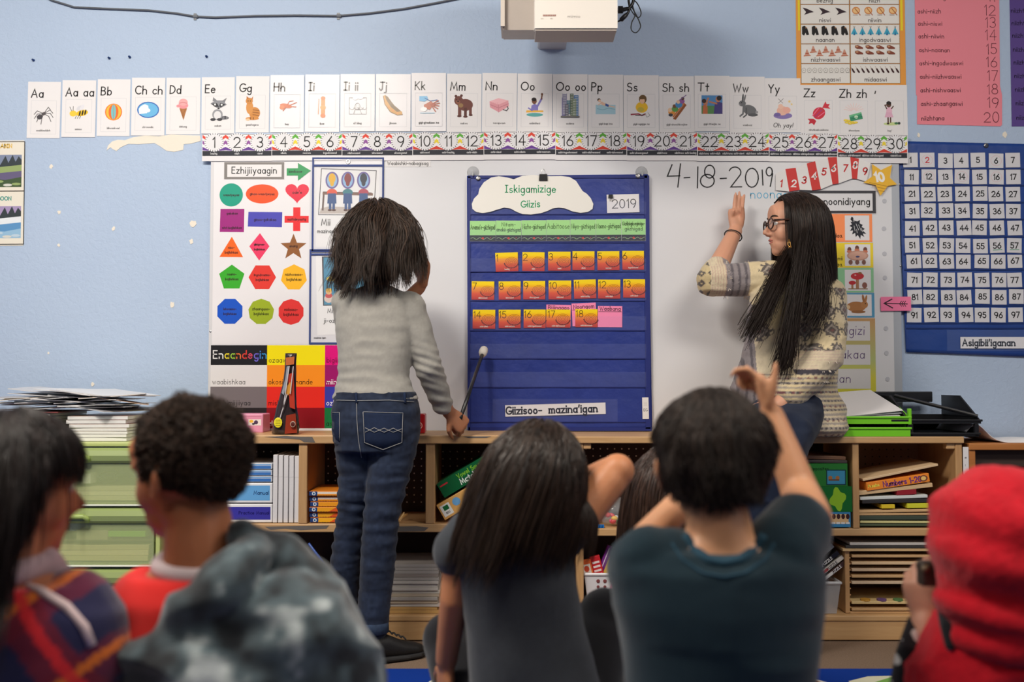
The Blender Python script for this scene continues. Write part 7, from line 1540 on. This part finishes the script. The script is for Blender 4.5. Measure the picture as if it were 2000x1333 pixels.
loft(b, [(P(1400,1240,YT),V3((.135,0,0)),V3((0,.1,0))),(P(1400,1120,YT),V3((.15,0,0)),V3((0,.085,0)))])
o = finish(b, 'tee_shirt', t, fabric_mat('jersey', .9, .3, 900), .006, 5, folds(.006,7,5), solid((20,42,52)))
seam(o, [(1338,1048),(1356,1076),(1385,1096),(1414,1101),(1445,1095),(1474,1076),(1492,1046)], .0075, 'neckband', mat('teal_rib', (24,62,80), .9, bump=.4, bscale=400), 5, -.001)
seam(o, [(1312,1062),(1335,1095),(1372,1120),(1414,1128),(1456,1120),(1494,1094),(1512,1062)], .0022, 'neck_seam', MATS['teal_rib'], 5, .0005)
sm_ = [P(1404,1068,YT)+V3((.080*cos(a), .064*sin(a)-.006, .020+.030*sin(a))) for a in (pi+pi*k/20 for k in range(21))]
b = MB(); folded_legs(b, P(1410,1000,YT).x, YT, hipz, k=1.15); loft(b, [(V3((P(1412,1000,YT).x,YT+.02,z)),V3((w_,0,0)),V3((0,d_,0))) for z,w_,d_ in ((.15,.12,.12),(.24,.14,.13),(.36,.125,.10))]); finish(b, 'trousers', t, fabric_mat('jersey'), .01, 4, None, solid((40,40,48)))
for s_ in (-1,1): shoe(V3((P(1410,1000,YT).x+s_*.08,YT-.10,0)), V3((P(1410,1000,YT).x+s_*.07,YT-.25,0)), .18)
hair(t, hc, Hh, Mh, (.08,-.35,.93), 9000, lambda d: np.where(d[:,2] > .3, .050, .030), (46,34,27), back_hair(-.62,.30), 8, .40, .9, .22, .0011, 41, vol=.055, rough=.6, lenvar=.4, child=1.0)
settle(t)

# ---- the girl in the charcoal T-shirt, elbow raised
YD = -1.67; t = person('girl in a charcoal T-shirt with one elbow raised beside her bowed head', V3((P(1030,1000,YD).x, YD, 0)))
SKD = skinmat('skin_warm_brown', (196,132,92)); b = MB(); hc = P(1050,930,YD+.01); Mh = frame((.10,1,-.48), .12); Hh = .195; head(b, hc, Hh, Mh, child=True)
shL, elL, wrL = P(908,1058,YD), P(888,1172,YD+.0), P(872,1290,YD+.05); shR, elR, wrR = P(1120,1022,YD), P(1206,920,YD+.04), P(1128,948,YD+.10)
limb(b, [P(1035,985,YD), P(1015,1045,YD)], [.042,.05]); limb(b, [shL, elL, wrL], [.040,.029,.022]); limb(b, [shR, elR, wrR], [.042,.034,.026])
hand(b, wrL, (-.05,.1,-1), (.8,.5,0), .128, (.3,.35,.4,.4), .3, -1); hand(b, wrR, (-1,.2,.1), (0,-.2,-1), .128, (.6,.7,.8,.8), .4, 1)
TD = [(1012,1020,.05,.05,0),(1004,1042,.080,.062,0),(1005,1075,.105,.078,0),(1012,1140,.106,.085,0),(1024,1220,.106,.088,0),(1042,1333,.118,.095,0),(1050,1480,.135,.11,.01)]
torso(b, TD, YD, .8); XD = P(1040,1000,YD).x
for s_ in (-1,1): limb(b, [V3((XD+s_*.07,YD+.03,.14)), V3((XD+s_*.17,YD+.26,.30)), V3((XD+s_*.04,YD+.42,.06))], [.05,.035,.025])
finish(b, 'body', t, SKD, .005, 4)
b = MB(); torso(b, TD[1:], YD, 1.03); limb(b, [P(925,1052,YD), P(900,1075,YD)], [.056,.052]); limb(b, [P(1095,1045,YD), P(1124,1012,YD+.01)], [.048,.046])
finish(b, 'tee_shirt', t, fabric_mat('jersey'), .0055, 5, folds(.006,7,9,(1.6,1,1)), lambda co: np.repeat(L3((58,62,68))[None],len(co),0)*(1+.10*vnoise(co,200,4)+.08*vnoise(co,40,6))[:,None])
b = MB(); loft(b, [(V3((XD,YD+.02,z)),V3((w_,0,0)),V3((0,d_,0))) for z,w_,d_ in ((.05,.11,.11),(.14,.15,.14),(.27,.125,.10))])
for s_ in (-1,1): limb(b, [V3((XD+s_*.08,YD+.03,.14)), V3((XD+s_*(.155 if s_ > 0 else .17),YD+.20,.35 if s_ > 0 else .30)), V3((XD+s_*.06,YD+.42,.06))], [.078,.058,.042], 16)
finish(b, 'leggings', t, fabric_mat('jersey'), .009, 4, None, solid((26,26,30)))
for s_ in (-1,1): shoe(V3((XD+s_*.05,YD+.40,0)), V3((XD+s_*.06,YD+.58,0)), .16)
hair(t, hc, Hh, Mh, (.02,-.30,.95), 9000, lambda d: np.where(d[:,0] < 0, .235, .185), (52,40,33), back_hair(-.45,.25), 18, .42, 1.0, .07, .0010, 51, blockers=[(P(1010,1110,YD),(.112,.09,.085)), (P(1115,1015,YD),(.050,.050,.050))], vol=.09, rough=.32, push=(-.30,-.10,0), lenvar=.3, child=1.05)
settle(t)

# ---- the girl with long hair behind the teal-shirted boy
YH2 = -1.15; t = person('girl with very long brown hair sitting behind the boy in teal', V3((P(1312,1000,YH2).x, YH2, 0)))
b = MB(); hc = P(1312,952,YH2); Mh = frame((.05,1,-.08)); Hh = .20; head(b, hc, Hh, Mh, child=True); XH = hc.x
limb(b, [P(1312,1010,YH2), P(1312,1080,YH2)], [.042,.05]); TH = [(1312,1060,.05,.05,0),(1312,1085,.085,.06,0),(1312,1120,.108,.08,0),(1312,1220,.115,.085,0),(1312,1330,.125,.09,0),(1312,1400,.13,.1,0)]
torso(b, TH, YH2, .8)
for s_ in (-1,1): limb(b, [P(1312+s_*82,1120,YH2), P(1312+s_*92,1230,YH2+.02), P(1312+s_*70,1290,YH2+.16)], [.038,.030,.022]); hand(b, P(1312+s_*70,1290,YH2+.16), (-s_*.4,.9,-.1), (0,.1,-1), .12, (.4,.4,.4,.4), .3, s_)
for s_ in (-1,1): limb(b, [V3((XH+s_*.07,YH2+.03,.10)), V3((XH+s_*.13,YH2+.22,.12)), V3((XH-s_*.03,YH2+.20,.06))], [.05,.035,.025])
finish(b, 'body', t, SKD, .006, 4)
b = MB(); torso(b, TH[1:], YH2, 1.03)
for s_ in (-1,1): limb(b, [P(1312+s_*78,1115,YH2), P(1312+s_*90,1225,YH2+.02), P(1312+s_*74,1284,YH2+.14)], [.05,.042,.034])
finish(b, 'pink_top', t, fabric_mat('jersey'), .007, 4, folds(.004,9,3), solid((206,112,144)))
b = MB(); loft(b, [(V3((XH,YH2+.02,z)),V3((w_,0,0)),V3((0,d_,0))) for z,w_,d_ in ((.03,.12,.11),(.10,.15,.14),(.22,.125,.10))])
for s_ in (-1,1): limb(b, [V3((XH+s_*.08,YH2+.03,.10)), V3((XH+s_*.13,YH2+.22,.12)), V3((XH-s_*.03,YH2+.20,.065))], [.075,.055,.04], 16)
finish(b, 'leggings', t, fabric_mat('jersey'), .009, 4, None, solid((26,26,34)))
hair(t, hc, Hh, Mh, (0,-.1,.99), 6500, lambda d: np.full(len(d), .50), (62,44,36), back_hair(-.45,.28), 24, .6, 1.0, .07, .0011, 61, blockers=[(P(1312,1150,YH2),(.128,.09,.12)),(P(1312,1260,YH2),(.122,.095,.12))], vol=.06, rough=.32, push=(-.04,-.02,0), lenvar=.25)
settle(t)

# ---- the curly-haired boy in red with a tie-dye hoodie over his back
YC2 = -2.12; t = person('curly-haired boy in a red shirt with a grey tie-dye hoodie slipping off his shoulder', V3((P(400,1000,YC2).x, YC2, 0)))
SKC = skinmat('skin_brown', (178,112,76)); b = MB(); hc = P(366,922,YC2); Mh = frame((-.92,.42,-.12)); Hh = .192; head(b, hc, Hh, Mh, child=True)
limb(b, [P(385,990,YC2), P(395,1110,YC2)], [.045,.056]); TC = [(395,1095,.06,.055,0),(400,1120,.11,.07,0),(410,1165,.150,.09,0),(425,1250,.155,.10,0),(430,1340,.150,.105,0),(430,1500,.14,.10,0),(430,1600,.14,.11,0)]
torso(b, TC, YC2, .8); XC = P(430,1000,YC2).x
for s_ in (-1,1): limb(b, [P(430+s_*145,1190,YC2), P(430+s_*160,1340,YC2+.02), P(425+s_*120,1440,YC2+.17)], [.042,.034,.025]); hand(b, P(425+s_*120,1440,YC2+.17), (-s_*.4,.9,-.1), (0,.1,-1), .12, (.4,.4,.4,.4), .3, s_)
folded_legs(b, XC, YC2, .22, .11, k=.7); finish(b, 'body', t, SKC, .005, 4)
for s_ in (-1,1): eye(t, hc, Hh, Mh, s_, k=1.0)
b = MB(); torso(b, TC[1:], YC2, 1.0)
for s_ in (-1,1): limb(b, [P(425+s_*140,1185,YC2), P(430+s_*160,1300,YC2+.01)], [.055,.052])
finish(b, 'red_shirt', t, fabric_mat('jersey'), .007, 5, folds(.004,8,3), solid((222,42,38)))
cm = MB(); cm.tube([P(393,1108,YC2)+V3((.058*cos(a), .050*sin(a), .006+.010*sin(a))) for a in (2*pi*k/28 for k in range(29))], .013, 12); o = cm.obj('collar', mat('pale_collar', (214,196,198), .85), t, True)
b = MB()
# hoodie: a thick cloth over the back and right shoulder with its hood fallen behind the neck
loft(b, [(P(x,y,YC2-.045+dy), V3((w_,0,0)), V3((0,d_,0))) for x,y,w_,d_,dy in ((555,1120,.035,.060,.01),(552,1160,.080,.085,0),(535,1215,.130,.10,0),(480,1300,.185,.115,0),(470,1400,.20,.12,0),(470,1540,.20,.12,0))], 36, 2.3)
limb(b, [P(470,1052,YC2-.03), P(538,1100,YC2-.01), P(588,1165,YC2), P(628,1250,YC2+.01), P(665,1345,YC2+.02)], [.026,.040,.052,.060,.062], 16)
limb(b, [P(498,1072,YC2-.05), P(448,1140,YC2-.10), P(375,1215,YC2-.11), P(285,1290,YC2-.10)], [.024,.034,.038,.034], 16)
limb(b, [P(225,1292,YC2-.06), P(300,1300,YC2-.09), P(400,1290,YC2-.11)], [.024,.044,.06], 16)
def tie(co):
    n_ = .8*vnoise(co,15,4)+.8*vnoise(co,34,9)+.4*vnoise(co,75,2); return mixc(mixc(np.repeat(L3((30,34,38))[None],len(co),0), L3((78,92,98)), (n_+.35)*1.2), L3((192,200,200)), (n_-.55)*1.9)
finish(b, 'tie_dye_hoodie', t, fabric_mat('fleece', .95, .5, 300, .4), .007, 5, folds(.014,8,7), tie)
b = MB(); folded_legs(b, XC, YC2, .22, .11, k=1.15); loft(b, [(V3((XC,YC2+.02,z)),V3((w_,0,0)),V3((0,d_,0))) for z,w_,d_ in ((.10,.12,.12),(.18,.14,.13),(.30,.125,.10))]); finish(b, 'trousers', t, fabric_mat('jersey'), .01, 4, None, solid((44,46,58)))
hair(t, hc, Hh, Mh, (0,-.3,.95), 9500, lambda d: np.where(d[:,2] > .1, .050, .028), (64,46,35), back_hair(-.48,.32), 14, .05, .35, .25, .0011, 71, vol=.13, curl=.85, rough=.6, lenvar=.4, child=1.0)
settle(t)

# ---- the child in the plaid shirt at the left edge
YP2 = -2.22; t = person('dark-haired child in a navy and red plaid shirt, turned to the curly-haired boy', V3((P(30,1000,YP2).x, YP2, 0)))
b = MB(); hc = P(26,952,YP2); Mh = frame((.78,.62,-.10)); Hh = .196; head(b, hc, Hh, Mh, child=True)
limb(b, [P(30,1010,YP2), P(20,1130,YP2)], [.045,.055]); TP = [(20,1105,.06,.055,0),(15,1135,.11,.075,0),(12,1190,.150,.09,0),(5,1290,.165,.10,0),(0,1400,.155,.10,0),(0,1640,.14,.11,0)]
torso(b, TP, YP2, .8); XP = P(5,1000,YP2).x
for s_ in (-1,1): limb(b, [P(5+s_*155,1220,YP2), P(5+s_*165,1380,YP2+.0), P(12+s_*120,1480,YP2+.17)], [.042,.034,.025]); hand(b, P(12+s_*120,1480,YP2+.17), (-s_*.4,.9,-.1), (0,.1,-1), .12, (.4,.4,.4,.4), .3, s_)
folded_legs(b, XP, YP2, .22, .10, k=.7); finish(b, 'body', t, skinmat('skin_deep_tan', (168,104,74)), .0055, 4)
for s_ in (-1,1): eye(t, hc, Hh, Mh, s_, k=1.0)
b = MB(); torso(b, TP[1:], YP2, 1.03)
for s_ in (-1,1): limb(b, [P(8+s_*135,1205,YP2), P(5+s_*160,1320,YP2+.0), P(5+s_*160,1420,YP2+.0)], [.062,.058,.05])
def plaid(co):
    u = co[:,0]*.82+co[:,2]*.57; v = -co[:,0]*.57+co[:,2]*.82; c = np.repeat(L3((34,34,70))[None],len(co),0); c = mixc(c, L3((120,26,44)), (((u*9)%1) < .45)*.75); c = mixc(c, L3((120,26,44)), (((v*9)%1) < .45)*.55)
    c = mixc(c, L3((216,110,40)), (np.abs((v*9+.2)%1-.5) < .055)*.95); c = mixc(c, L3((220,40,48)), (np.abs((u*9+.22)%1-.5) < .06)*.9); return c*(1+.08*vnoise(co,150,3))[:,None]
finish(b, 'plaid_shirt', t, fabric_mat('flannel', .95, .4, 500, .3), .005, 5, folds(.004,8,11), plaid)
b = MB(); limb(b, [P(95,1095,YP2+.0), P(122,1160,YP2+.03), P(150,1225,YP2+.03)], [.018,.026,.02]); limb(b, [P(95,1100,YP2), P(20,1125,YP2-.06), P(-60,1105,YP2)], [.018,.016,.018]); finish(b, 'collar', t, fabric_mat('jersey'), .005, 4, None, solid((176,150,156)))
b = MB(); b.tube([onto(children_of(t)[-2], x, y, .001) for x, y in ((30,1140),(80,1155),(130,1185),(165,1225),(180,1262))], .006, 8); b.obj('shoulder_piping', mat('pale_piping', (214,190,190), .8), t, True)
b = MB(); folded_legs(b, XP, YP2, .22, .10, k=1.15); loft(b, [(V3((XP,YP2+.02,z)),V3((w_,0,0)),V3((0,d_,0))) for z,w_,d_ in ((.10,.12,.12),(.18,.14,.13),(.30,.125,.10))]); finish(b, 'trousers', t, fabric_mat('jersey'), .01, 4, None, solid((34,36,48)))
hair(t, hc, Hh, Mh, (0,-.15,.98), 8500, lambda d: np.where(d[:,1] > -.05, .085, .25), (36,27,25), back_hair(-.45,.22), 14, .45, 1.0, .10, .0012, 81, blockers=[(P(12,1200,YP2),(.15,.09,.06))], vol=.10, rough=.45, lenvar=.3, child=1.04, push=(-.15,0,0))
settle(t)

# ---- the child in the red hood at the right
YR = -2.05; t = person('child in a red fleece hood holding a dark toy up to the face', V3((P(1960,1000,YR).x, YR, 0)))
b = MB(); hc = P(1960,1045,YR+.01); Mh = frame((-.62,.78,-.12)); Hh = .20; head(b, hc, Hh, Mh, child=True); SKR = skinmat('skin_fair', (206,150,124))
TR = [(1970,1170,.06,.055,0),(1980,1205,.105,.08,0),(1990,1250,.135,.095,0),(1985,1333,.16,.10,0),(1985,1450,.155,.1,0),(1985,1560,.15,.11,0)]
limb(b, [P(1955,1120,YR), P(1962,1200,YR)], [.045,.055]); torso(b, TR, YR, .8); wrL = P(1808,1216,YR+.08)
limb(b, [P(1880,1275,YR), P(1812,1350,YR+.05), wrL], [.042,.034,.024]); hand(b, wrL, (-.12,.05,1), (.55,.8,0), .130, (.55,.65,.75,.8), .3, -1, .1, (.5,-.3,.8))
limb(b, [P(2100,1260,YR), P(2120,1380,YR+.06), P(2010,1450,YR+.18)], [.042,.034,.024]); hand(b, P(2010,1450,YR+.18), (-.6,.7,0), (0,.1,-1), .12, (.4,.4,.4,.4), .3, 1)
XR = P(1985,1000,YR).x; folded_legs(b, XR, YR, .22, k=.7); finish(b, 'body', t, SKR, .0045, 4)
b = MB(); e_ = lambda x, y, dy, rx, ry, rz: b.ell(P(x,y,YR+dy), (rx,ry,rz), 28, 18)
e_(1964,1042,-.015,.107,.125,.100); e_(1976,1087,-.035,.112,.11,.085); e_(1984,1130,-.03,.112,.10,.07); e_(1998,1185,-.035,.125,.095,.055); e_(2010,1230,-.035,.125,.095,.05); e_(1926,1062,.03,.075,.10,.09)
redf = lambda co: np.repeat(L3((196,22,38))[None],len(co),0)*(1+.10*vnoise(co,70,4)+.06*vnoise(co,180,8))[:,None]
def hooddisp(co): z = co[:,2]; return .0055*np.sin((z+.22*co[:,0]+.03*vnoise(co,6,3))*105)*np.clip(vnoise(co,5,2)+.75,0,1)*np.clip((.80-z)/.1,0,1)+folds(.004,9,2)(co)+.0012*vnoise(co,160,5)
FL = fabric_mat('red_fleece', 1.0, 1.0, 320, .15)
finish(b, 'hood', t, FL, .0045, 4, hooddisp, redf)
b = MB(); torso(b, TR[1:], YR, 1.05); limb(b, [P(1892,1285,YR), P(1830,1345,YR+.045), P(1820,1262,YR+.07)], [.056,.052,.036], 16); limb(b, [P(2085,1240,YR), P(2120,1380,YR+.06), P(2030,1440,YR+.15)], [.064,.055,.045], 16)
finish(b, 'fleece_jacket', t, FL, .005, 4, lambda co: folds(.008,8,4)(co)+.0012*vnoise(co,160,5), redf)
b = MB(); limb(b, [P(1840,1168,YR+.02), P(1852,1225,YR-.04), P(1856,1262,YR-.055)], [.011,.012,.008]); limb(b, [P(1784,1215,YR+.09), P(1774,1280,YR+.04), P(1768,1360,YR+.02)], [.010,.019,.026])
def dots(co): q = co*34; i = np.round(q[:,[0,2]]+.5*(np.round(q[:,[2]])%2)); d_ = np.sqrt((q[:,0]+.5*(np.round(q[:,2])%2)-np.round(q[:,0]+.5*(np.round(q[:,2])%2)))**2+(q[:,2]-np.round(q[:,2]))**2); return np.where((d_ < .27)[:,None], L3((226,222,216)), L3((26,26,30)))
finish(b, 'spotted_lining', t, fabric_mat('jersey'), .0028, 2, None, dots)
b = MB(); folded_legs(b, XR, YR, .22, k=1.15); loft(b, [(V3((XR,YR+.02,z)),V3((w_,0,0)),V3((0,d_,0))) for z,w_,d_ in ((.10,.12,.12),(.18,.14,.13),(.30,.125,.10))]); finish(b, 'trousers', t, fabric_mat('jersey'), .01, 4, None, solid((34,36,48)))
settle(t)
t = thing('toy', 'small dark toy held up between the fingers of the child in red', 'toy'); q = P(1812,1124,YR+.04)
m_ = MB(); m_.box(q.x-.014,q.y-.012,q.z-.016,q.x+.014,q.y+.012,q.z+.022,bev=.004); m_.obj('toy_body', colmat((58,48,40),.5), t); MB().tube([q+V3((-.008,-.014,.012)), q+V3((-.008,.014,.012))], .006, 12).obj('knob', colmat((120,104,80),.35), t, True); rebase(t)
t = thing('red_band', 'thin red band around the hand of the child in red', 'band'); q = P(1806,1192,YR+.10); MB().tube([q+V3((.030*cos(a), .022*sin(a), .020*cos(a)*-.9)) for a in (2*pi*k/24 for k in range(25))], .0022, 6).obj('loop', colmat((206,40,50),.5), t, True); rebase(t)
